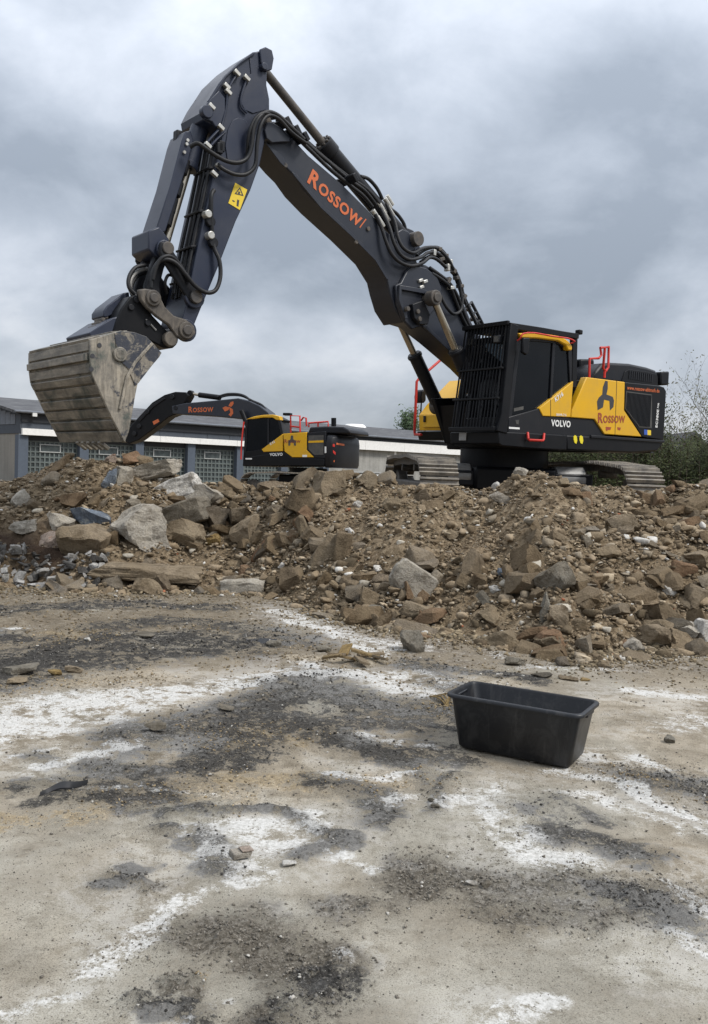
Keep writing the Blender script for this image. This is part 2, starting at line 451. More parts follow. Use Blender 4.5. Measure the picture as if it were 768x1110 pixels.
WHITE = [(p, w * 0.82, s * 0.92) for p, w, s in WHITE0]
DARK0 = [
 ([(-2.647,6.26),(-2.469,6.675),(-2.191,6.917),(-1.986,7.233),(-1.733,7.466),(-1.472,7.755),(-1.133,7.692)], 0.42, 1.0), ([(-2.469,6.871),(-2.211,7.745),(-1.796,7.908)], 0.22, 0.95), ([(-0.949,7.85),(-0.654,7.82)], 0.10, 1.0),
 ([(-0.196,6.691),(-0.373,6.348),(-0.479,5.877),(-0.679,5.497),(-0.896,5.232),(-1.205,5.014)], 0.26, 1.0), ([(-0.251,6.339),(0.022,5.874),(0.327,5.689),(0.634,5.729)], 0.34, 0.9),
 ([(-0.704,5.256),(-0.489,5.359),(-0.145,5.324)], 0.22, 0.85), ([(-0.138,5.139),(0.134,4.963),(0.504,4.955)], 0.18, 1.0), ([(-1.317,4.497),(-1.069,4.467),(-0.814,4.508),(-0.693,4.821),(-0.837,5.057)], 0.13, 1.0), ([(-0.784,5.063),(-0.611,4.979),(-0.62,4.674)], 0.15, 0.9),
 ([(-1.239,4.164),(-1.075,4.132),(-0.928,4.076),(-1.336,3.991)], 0.10, 0.85), ([(-1.876,4.689),(-1.615,4.523)], 0.06, 0.6), ([(-1.302,4.017),(-0.938,3.94)], 0.10, 0.6),
 ([(-0.784,3.849),(-0.718,4.005),(-0.661,3.923)], 0.06, 1.0), ([(-0.768,3.701),(-0.708,3.641)], 0.04, 1.0), ([(-0.661,3.923),(-0.473,3.94),(-0.306,3.955),(-0.22,3.818),(-0.104,3.711),(0.004,3.673)], 0.05, 1.0), ([(-0.611,3.649),(-0.557,3.494),(-0.508,3.375)], 0.07, 0.9), ([(-0.229,3.521),(-0.12,3.617),(0.004,3.664)], 0.05, 0.8),
 ([(-0.183,4.436),(0.055,4.266),(0.12,4.038),(0.097,3.897)], 0.09, 0.8), ([(0.395,4.12),(0.468,4.435),(0.619,4.587)], 0.06, 0.8),
 ([(0.901,3.846),(1.086,3.765),(1.274,3.599)], 0.10, 0.7), ([(1.004,4.119),(0.869,3.893)], 0.08, 0.5), ([(0.987,3.263),(1.107,3.201),(1.234,3.078)], 0.09, 0.9),
 ([(-0.899,3.344),(-0.802,3.392),(-0.757,3.355)], 0.035, 0.9), ([(-0.597,2.563),(-0.521,2.595),(-0.473,2.57)], 0.035, 1.0), ([(-0.248,2.671),(-0.107,2.73),(-0.017,2.685),(-0.174,2.489)], 0.10, 0.6),
 ([(1.587,4.547),(1.868,4.645),(1.986,4.454)], 0.14, 0.55), ([(1.224,6.283),(0.695,6.34),(0.552,7.229),(0.911,7.018),(1.449,6.729)], 0.14, 0.7)]
DARK = [(p, w * 1.22, s) for p, w, s in DARK0] + [
 ([(-3.779,8.913),(-3.153,9.293),(-2.374,9.73),(-1.487,9.671)], 0.34, 0.55), ([(-2.525,8.226),(-1.945,8.749),(-1.194,8.692),(-0.42,8.076)], 0.30, 0.5), ([(-3.269,7.718),(-2.594,7.431)], 0.3, 0.7),
 ([(-1.598,4.228),(-1.299,4.283),(-0.956,4.192)], 0.16, 0.6), ([(0.248,5.184),(0.382,4.707),(0.458,4.434)], 0.14, 0.6), ([(0.824,4.103),(1.059,4.364),(1.199,4.027)], 0.12, 0.45)]
OCHRE0 = [
 ([(-0.918,4.031),(-0.77,4.161),(-0.568,4.305),(-0.308,4.519)], 0.16, 0.9), ([(-0.651,5.079),(-0.476,5.227),(-0.247,5.126)], 0.16, 0.9), ([(-0.342,4.354),(0.031,4.365),(0.362,4.424)], 0.14, 0.6),
 ([(-1.547,3.682),(-1.279,3.825),(-0.98,3.936)], 0.14, 0.7), ([(-0.325,4.169),(-0.472,3.929)], 0.07, 0.7), ([(0.593,5.95),(0.696,5.737)], 0.10, 1.0), ([(-2.174,6.06),(-1.555,6.425)], 0.2, 0.7),
 ([(-2.668,7.417),(-2.392,7.797)], 0.3, 0.6), ([(-0.3,7.373),(0.169,7.307)], 0.15, 0.7), ([(-0.457,2.585),(-0.433,2.518)], 0.012, 0.7), ([(1.428,4.671),(1.69,4.301)], 0.2, 0.4), ([(0.668,3.683),(1.217,4.256)], 0.2, 0.3)]
OCHRE = [(p, w * 1.3, min(1, s * 1.15)) for p, w, s in OCHRE0]
CRUMB = [
 ([(0.259,3.435),(0.473,3.373),(0.687,3.351),(0.971,3.335),(1.214,3.209)], 0.16, 1.0), ([(0.515,3.158),(0.904,3.087),(1.067,2.974)], 0.10, 0.9), ([(-0.404,2.934),(-0.2,2.777),(-0.075,2.681),(-0.117,2.449)], 0.16, 1.0), ([(-0.061,3.084),(0.174,3.134)], 0.12, 0.7),
 ([(-0.597,2.563),(-0.521,2.595),(-0.473,2.57)], 0.04, 1.0), ([(-0.899,3.344),(-0.781,3.377)], 0.04, 1.0), ([(1.583,4.687),(1.93,4.323)], 0.2, 0.8)]

def lin(a, b, step): return np.arange(a, b + step * 0.5, step)
GX = np.concatenate([[-900, -300, -120, -60, -30, -18, -12, -8, -6, -5], lin(-4.4, 4.2, 0.026), [5, 6, 8, 12, 18, 30, 60, 120, 300, 900]])
GY = np.concatenate([[-60, -20, -6, 0, 1.2], lin(2.0, 7.0, 0.024), lin(7.05, 11.4, 0.045), [12, 14, 18, 25, 40, 70, 120, 250, 600, 1500]])
gx, gy = np.meshgrid(GX, GY)
fine = (gx > -4.6) & (gx < 4.4) & (gy > 1.5) & (gy < 11.6)
mw = strokes_mask(gx, gy, WHITE, 3, 0.16); mdk = strokes_mask(gx, gy, DARK, 9, 0.16); mhz = strokes_mask(gx, gy, [(p, w * 2.6, min(1, s)) for p, w, s in WHITE0], 5, 0.3)
mo = strokes_mask(gx, gy, OCHRE, 15, 0.2); mcr = strokes_mask(gx, gy, CRUMB, 25, 0.2)
mud = sst((gy - 5.9 - 0.5 * gx * 0.12 + 0.5 * fbm(gx * 0.8, gy * 0.8, 33, 3)) / 1.6)
mw = np.clip(mw + 0.25 * fbm(gx * 2.2, gy * 2.2, 61, 4) * (mw > 0.02), 0, 1)
rel = 0.010 * fbm(gx * 1.2, gy * 1.2, 70, 4) + (0.004 + 0.022 * mdk + 0.034 * mcr) * np.abs(fbm(gx * 8, gy * 8, 80, 3, 0.65)) * 1.4 + 0.012 * mdk + 0.006 * mo
rel += mud * 0.035 * np.abs(fbm(gx * 4, gy * 4, 84, 4, 0.6))
gzv = np.where(fine, rel, 0.0)
def grid_mesh(name, x, y, z, mat, attrs=None):
    ny, nx = x.shape
    me = bpy.data.meshes.new(name)
    co = np.stack([x, y, z], -1).reshape(-1, 3)
    idx = np.arange(ny * nx).reshape(ny, nx)
    q = np.stack([idx[:-1, :-1], idx[:-1, 1:], idx[1:, 1:], idx[1:, :-1]], -1).reshape(-1)
    nf = (ny - 1) * (nx - 1)
    me.vertices.add(len(co)); me.vertices.foreach_set('co', co.ravel())
    me.loops.add(len(q)); me.loops.foreach_set('vertex_index', q.astype(np.int32))
    me.polygons.add(nf); me.polygons.foreach_set('loop_start', np.arange(0, nf * 4, 4, dtype=np.int32))
    me.update(calc_edges=True); me.shade_smooth()
    for an, arr in (attrs or {}).items():
        at_ = me.color_attributes.new(an, 'FLOAT_COLOR', 'POINT')
        at_.data.foreach_set('color', arr.reshape(-1, 4).astype(np.float32).ravel())
    me.materials.append(mat)
    return me

gm, nt, bs = new_mat('dusty_concrete')
att = nt.nodes.new('ShaderNodeAttribute'); att.attribute_name = 'stain'
sepc = nt.nodes.new('ShaderNodeSeparateColor'); nt.links.new(att.outputs['Color'], sepc.inputs[0])
aW, aD, aO, aM = sepc.outputs[0], sepc.outputs[1], sepc.outputs[2], att.outputs['Alpha']
at2 = nt.nodes.new('ShaderNodeAttribute'); at2.attribute_name = 'crumbs'
sep2 = nt.nodes.new('ShaderNodeSeparateColor'); nt.links.new(at2.outputs['Color'], sep2.inputs[0]); aC = sep2.outputs[0]
nL = noise_node(nt, 1.1, 6, 0.6); nS = noise_node(nt, 3.4, 6, 0.62, dist=0.6); nM = noise_node(nt, 12, 7, 0.7); nF = noise_node(nt, 52, 6, 0.75); nG = noise_node(nt, 190, 4, 0.75)
nT = noise_node(nt, 0.9, 4, 0.55, dist=0.5); nW = noise_node(nt, 1.9, 6, 0.62, dist=0.8)
grey = ramp_node(nt, nL, [(0.3, (0.18, 0.165, 0.134)), (0.48, (0.29, 0.27, 0.225)), (0.68, (0.385, 0.362, 0.31))])
tanc = ramp_node(nt, nS, [(0.3, (0.17, 0.144, 0.107)), (0.5, (0.285, 0.247, 0.19)), (0.7, (0.40, 0.355, 0.285))])
tf = math_node(nt, 'ADD', math_node(nt, 'MULTIPLY', math_node(nt, 'SUBTRACT', nT, 0.47), 5.0), math_node(nt, 'MULTIPLY', sep2.outputs[1], 0.9), True)
base = mix_node(nt, tf, grey, tanc)
base = mix_node(nt, 0.9, base, ramp_node(nt, nM, [(0.34, (0.72, 0.70, 0.67)), (0.5, (1.0, 1.0, 1.0)), (0.66, (1.12, 1.12, 1.11))]), 'MULTIPLY')
base = mix_node(nt, 0.9, base, ramp_node(nt, nG, [(0.36, (0.42, 0.40, 0.37)), (0.47, (0.95, 0.95, 0.95)), (0.66, (1.16, 1.16, 1.15))]), 'MULTIPLY')
def amp(n, k): return math_node(nt, 'MULTIPLY', math_node(nt, 'SUBTRACT', n, 0.5), k)
nb = math_node(nt, 'ADD', math_node(nt, 'ADD', amp(nM, 6.0), amp(nF, 3.6)), math_node(nt, 'ADD', amp(nG, 2.6), amp(nS, 5.0)))
def brk(mask, gain, thr=0.32, k=1.0):
    """mask broken up by noise at three scales; nothing where the mask is zero"""
    v = math_node(nt, 'MULTIPLY', mask, math_node(nt, 'ADD', math_node(nt, 'MULTIPLY', nb, k), 1.0))
    return math_node(nt, 'MULTIPLY', math_node(nt, 'SUBTRACT', v, thr), gain, True)
wash = math_node(nt, 'MULTIPLY', math_node(nt, 'ADD', math_node(nt, 'MULTIPLY', math_node(nt, 'SUBTRACT', nW, 0.49), 4.5), math_node(nt, 'MULTIPLY', nb, 0.5)), 0.85, True)
base = mix_node(nt, wash, base, ramp_node(nt, nF, [(0.34, (0.085, 0.072, 0.053)), (0.5, (0.18, 0.156, 0.12)), (0.68, (0.30, 0.268, 0.215))]))
mudc = ramp_node(nt, nM, [(0.34, (0.030, 0.022, 0.014)), (0.47, (0.085, 0.066, 0.044)), (0.58, (0.15, 0.122, 0.086)), (0.7, (0.25, 0.215, 0.165))])
c = mix_node(nt, math_node(nt, 'MULTIPLY', brk(aM, 1.3, 0.25), 0.86), base, mudc)
och = ramp_node(nt, nF, [(0.35, (0.11, 0.084, 0.05)), (0.52, (0.25, 0.195, 0.12)), (0.7, (0.42, 0.35, 0.24))])
c = mix_node(nt, math_node(nt, 'MULTIPLY', brk(aO, 2.8, 0.32, 1.1), 0.85), c, och)
crc = ramp_node(nt, nF, [(0.36, (0.045, 0.038, 0.029)), (0.5, (0.135, 0.118, 0.093)), (0.64, (0.27, 0.245, 0.205))])
c = mix_node(nt, math_node(nt, 'MULTIPLY', brk(aC, 3.0, 0.30, 1.1), 0.92), c, crc)
drk = ramp_node(nt, nF, [(0.38, (0.017, 0.0165, 0.016)), (0.54, (0.052, 0.049, 0.045)), (0.67, (0.15, 0.14, 0.125))])
c = mix_node(nt, math_node(nt, 'MULTIPLY', brk(aD, 4.0, 0.30, 1.1), 0.95), c, drk)
hz_ = math_node(nt, 'MULTIPLY', brk(sep2.outputs[2], 1.2, 0.30, 1.3), 0.30)
c = mix_node(nt, hz_, c, (0.50, 0.485, 0.455))
wht = ramp_node(nt, nF, [(0.36, (0.36, 0.35, 0.325)), (0.60, (0.59, 0.58, 0.555))])
c = mix_node(nt, math_node(nt, 'MULTIPLY', brk(aW, 1.7, 0.30, 1.0), 0.86), c, wht)
nt.links.new(c, bs.inputs['Base Color'])
bs.inputs['Roughness'].default_value = 0.92; bs.inputs['Specular IOR Level'].default_value = 0.15
rg = math_node(nt, 'ADD', math_node(nt, 'MAXIMUM', aC, aD), 0.25)
hh = math_node(nt, 'MULTIPLY', math_node(nt, 'ADD', math_node(nt, 'MULTIPLY', nF, 1.0), math_node(nt, 'MULTIPLY', nG, 0.4)), rg)
bump_node(nt, bs, hh, 0.8, 0.028)
stain = np.stack([mw, mdk, mo, mud], -1)
tanm = sst((gy - 3.7 - 0.15 * gx) / 1.2)
crumb_at = np.stack([mcr, tanm, mhz, np.ones_like(mcr)], -1)
gnd = link('ground', grid_mesh('ground', gx, gy, gzv, gm, {'stain': stain, 'crumbs': crumb_at}))
tag(gnd, 'dusty grey concrete yard floor with white lime streaks and dark crumbs', None, None, 'structure')

# ------------------------------------------------------------------ rubble heap
HX = np.concatenate([[-32, -24, -17, -13, -10.5, -9], lin(-8.2, -5.5, 0.12), lin(-5.45, 5.6, 0.045), lin(5.8, 8, 0.2), [9, 11, 14, 18, 24, 32]])
HY = np.concatenate([lin(7.2, 15.2, 0.045), lin(15.4, 18, 0.2), [19, 20, 22, 24, 26, 30, 36, 44, 46, 48, 50, 52, 53]])
hx, hy = np.meshgrid(HX, HY)
hzv = hz(hx, hy) - 0.02
act = sst((hzv) / 0.15)
hzv = hzv + act * (0.075 * fbm(hx * 7, hy * 7, 90, 3, 0.65) - 0.01)
sm, nt, bs = new_mat('heap_soil')
n1 = noise_node(nt, 1.3, 6, 0.6); n2 = noise_node(nt, 14, 7, 0.7, dist=0.4); n3 = noise_node(nt, 70, 5, 0.7)
c = ramp_node(nt, n2, [(0.32, (0.045, 0.032, 0.019)), (0.45, (0.165, 0.122, 0.077)), (0.57, (0.265, 0.204, 0.135)), (0.7, (0.40, 0.325, 0.225))])
c = mix_node(nt, math_node(nt, 'MULTIPLY', math_node(nt, 'SUBTRACT', n1, 0.42), 2.2, True), c, ramp_node(nt, n3, [(0.35, (0.115, 0.085, 0.05)), (0.65, (0.29, 0.228, 0.145))]))
att = nt.nodes.new('ShaderNodeAttribute'); att.attribute_name = 'soil'
sp_ = nt.nodes.new('ShaderNodeSeparateColor'); nt.links.new(att.outputs['Color'], sp_.inputs[0])
c = mix_node(nt, math_node(nt, 'MULTIPLY', sp_.outputs[0], 0.92), c, ramp_node(nt, n3, [(0.35, (0.022, 0.013, 0.009)), (0.65, (0.066, 0.043, 0.032))]))
nt.links.new(c, bs.inputs['Base Color'])
bs.inputs['Roughness'].default_value = 0.95; bs.inputs['Specular IOR Level'].default_value = 0.1
bump_node(nt, bs, math_node(nt, 'ADD', n2, math_node(nt, 'MULTIPLY', n3, 0.6)), 0.9, 0.04)
soilm = strokes_mask(hx, hy, [([(-7.5, 11.75), (-4.7, 11.6), (-3.9, 11.4)], 0.40, 1.0)], 77, 0.2)
soil = np.stack([soilm, soilm, soilm, np.ones_like(soilm)], -1)
heap = link('rubble_heap', grid_mesh('rubble_heap', hx, hy, hzv, sm, {'soil': soil}))
tag(heap, 'long heap of brown demolition rubble and soil in front of the machines', None, None, 'structure')

# ------------------------------------------------------------------ stones
def stone_mesh(name, seed, n=5, p=4.0, cuts=7, rough=0.05, dims=(1, 1, 1), mat=None, depth=(0.55, 0.95), smooth=16):
    """unit stone: a cube grid pulled towards a rounded box, planed off by random cuts, then roughened"""
    r = np.random.default_rng(seed)
    t = np.linspace(-1, 1, n + 1)
    vid = {}; V = []; Fc = []
    def vtx(a):
        k = tuple(np.round(a, 5))
        if k not in vid: vid[k] = len(V); V.append(a)
        return vid[k]
    for ax in range(3):
        for sg in (-1, 1):
            for i in range(n):
                for j in range(n):
                    q = []
                    for (u, v) in ((t[i], t[j]), (t[i + 1], t[j]), (t[i + 1], t[j + 1]), (t[i], t[j + 1])):
                        a = [0, 0, 0]; a[ax] = sg; a[(ax + 1) % 3] = u; a[(ax + 2) % 3] = v
                        q.append(vtx(np.array(a, float)))
                    Fc.append(tuple(q if sg > 0 else q[::-1]))
    V = np.array(V)
    V = V / (np.sum(np.abs(V) ** p, 1) ** (1 / p))[:, None]
    V += (r.random((8, 3)) - 0.5)[((V[:, 0] > 0) * 1 + (V[:, 1] > 0) * 2 + (V[:, 2] > 0) * 4)] * 0.0
    sk = 1 + (r.random(6) - 0.5) * 0.5
    V *= np.where(V > 0, sk[:3], sk[3:])
    for _ in range(cuts):
        nn = r.normal(size=3); nn /= np.linalg.norm(nn); d = r.uniform(*depth)
        V -= np.maximum(0, V @ nn - d)[:, None] * nn[None]
    fr = 2.4
    dn = np.stack([fbm(V[:, (k + 1) % 3] * fr + V[:, k], V[:, (k + 2) % 3] * fr - V[:, k], int(seed) * 3 + k, 3) for k in range(3)], -1)
    V += dn * rough * 2 + (r.random(V.shape) - 0.5) * rough * 0.5
    mx = np.abs(V).max(0); V = V / mx * np.array(dims) * 0.5
    me = bpy.data.meshes.new(name)
    me.from_pydata([tuple(v) for v in V], [], Fc); me.update()
    if smooth:
        me.shade_smooth(); me.set_sharp_from_angle(angle=math.radians(smooth))
    if mat is not None: me.materials.append(mat)
    return me

def stone_mat(name, palette, spot=None, dusty=0.75):
    m, nt, b = new_mat(name)
    oi = nt.nodes.new('ShaderNodeObjectInfo')
    base = ramp_node(nt, oi.outputs['Random'], [(i / (len(palette) - 1), c) for i, c in enumerate(palette)])
    t = nt.nodes.new('ShaderNodeTexCoord')
    def nz(s, d, r_):
        n = nt.nodes.new('ShaderNodeTexNoise'); n.inputs['Scale'].default_value = s; n.inputs['Detail'].default_value = d; n.inputs['Roughness'].default_value = r_
        g = nt.nodes.new('ShaderNodeNewGeometry'); nt.links.new(g.outputs['Position'], n.inputs['Vector']); return n.outputs['Fac']
    n1 = nz(6, 7, 0.65); n2 = nz(40, 6, 0.72); n3 = nz(2.2, 3, 0.5)
    v = ramp_node(nt, n1, [(0.34, (0.5, 0.47, 0.43)), (0.5, (1.0, 1.0, 1.0)), (0.66, (1.4, 1.39, 1.36))])
    c = mix_node(nt, 0.9, base, v, 'MULTIPLY')
    v = ramp_node(nt, n2, [(0.35, (0.62, 0.6, 0.57)), (0.6, (1.08, 1.08, 1.08))])
    c = mix_node(nt, 0.8, c, v, 'MULTIPLY')
    dust = math_node(nt, 'MULTIPLY', math_node(nt, 'SUBTRACT', math_node(nt, 'ADD', math_node(nt, 'MULTIPLY', n3, 0.6), math_node(nt, 'MULTIPLY', n1, 0.4)), 0.38), 4.0, True)
    c = mix_node(nt, math_node(nt, 'MULTIPLY', dust, dusty), c, (0.19, 0.145, 0.092))
    if spot:
        k = math_node(nt, 'MULTIPLY', math_node(nt, 'SUBTRACT', n1, 0.56), 9.0, True)
        c = mix_node(nt, math_node(nt, 'MULTIPLY', k, 0.8), c, spot)
    nt.links.new(c, b.inputs['Base Color'])
    b.inputs['Roughness'].default_value = 0.92; b.inputs['Specular IOR Level'].default_value = 0.15
    bump_node(nt, b, math_node(nt, 'ADD', n1, math_node(nt, 'MULTIPLY', n2, 0.9)), 0.95, 0.04)
    return m
ST = {
 'brown': stone_mat('stone_brown', [(0.135, 0.103, 0.068), (0.197, 0.152, 0.101), (0.242, 0.198, 0.138), (0.157, 0.122, 0.083)]),
 'tan': stone_mat('stone_tan', [(0.303, 0.248, 0.176), (0.259, 0.209, 0.149)]),
 'pale': stone_mat('stone_pale', [(0.42, 0.39, 0.335), (0.36, 0.33, 0.285)], dusty=0.35),
 'grey': stone_mat('stone_grey', [(0.225, 0.209, 0.176), (0.180, 0.169, 0.144)], dusty=0.40),
 'dark': stone_mat('stone_dark', [(0.075, 0.069, 0.058), (0.117, 0.100, 0.081)], dusty=0.40),
 'white': stone_mat('stone_white', [(0.62, 0.6, 0.56), (0.56, 0.54, 0.5)], dusty=0.12),
 'shard': stone_mat('asphalt_shard', [(0.045, 0.044, 0.043), (0.10, 0.098, 0.095), (0.5, 0.49, 0.47), (0.06, 0.058, 0.055), (0.2, 0.195, 0.185), (0.55, 0.54, 0.52), (0.05, 0.048, 0.045)], dusty=0.10),
 'blue': stone_mat('stone_blue', [(0.16, 0.20, 0.25), (0.14, 0.18, 0.24)], (0.42, 0.44, 0.42), dusty=0.30),
 'ochre': stone_mat('stone_ochre', [(0.34, 0.24, 0.10), (0.30, 0.21, 0.09)], (0.07, 0.05, 0.03)),
 'brick': stone_mat('stone_brick', [(0.42, 0.36, 0.31), (0.38, 0.30, 0.25)], (0.33, 0.12, 0.06), dusty=0.35),
 'wood': stone_mat('old_timber', [(0.288, 0.236, 0.166), (0.247, 0.200, 0.144)]),
 'mixed': stone_mat('stone_mixed', [(0.105, 0.073, 0.042), (0.165, 0.119, 0.070), (0.25, 0.20, 0.138), (0.15, 0.108, 0.064), (0.13, 0.119, 0.102), (0.19, 0.139, 0.085), (0.30, 0.272, 0.226), (0.12, 0.086, 0.051), (0.24, 0.135, 0.08), (0.16, 0.117, 0.071), (0.24, 0.222, 0.195)]),
}
def place(o, X, Y, Z, rx=0.0, ry=0.0, rz=0.0):
    o.location = (X, Y, Z); o.rotation_euler = (math.radians(rx), math.radians(ry), math.radians(rz)); return o

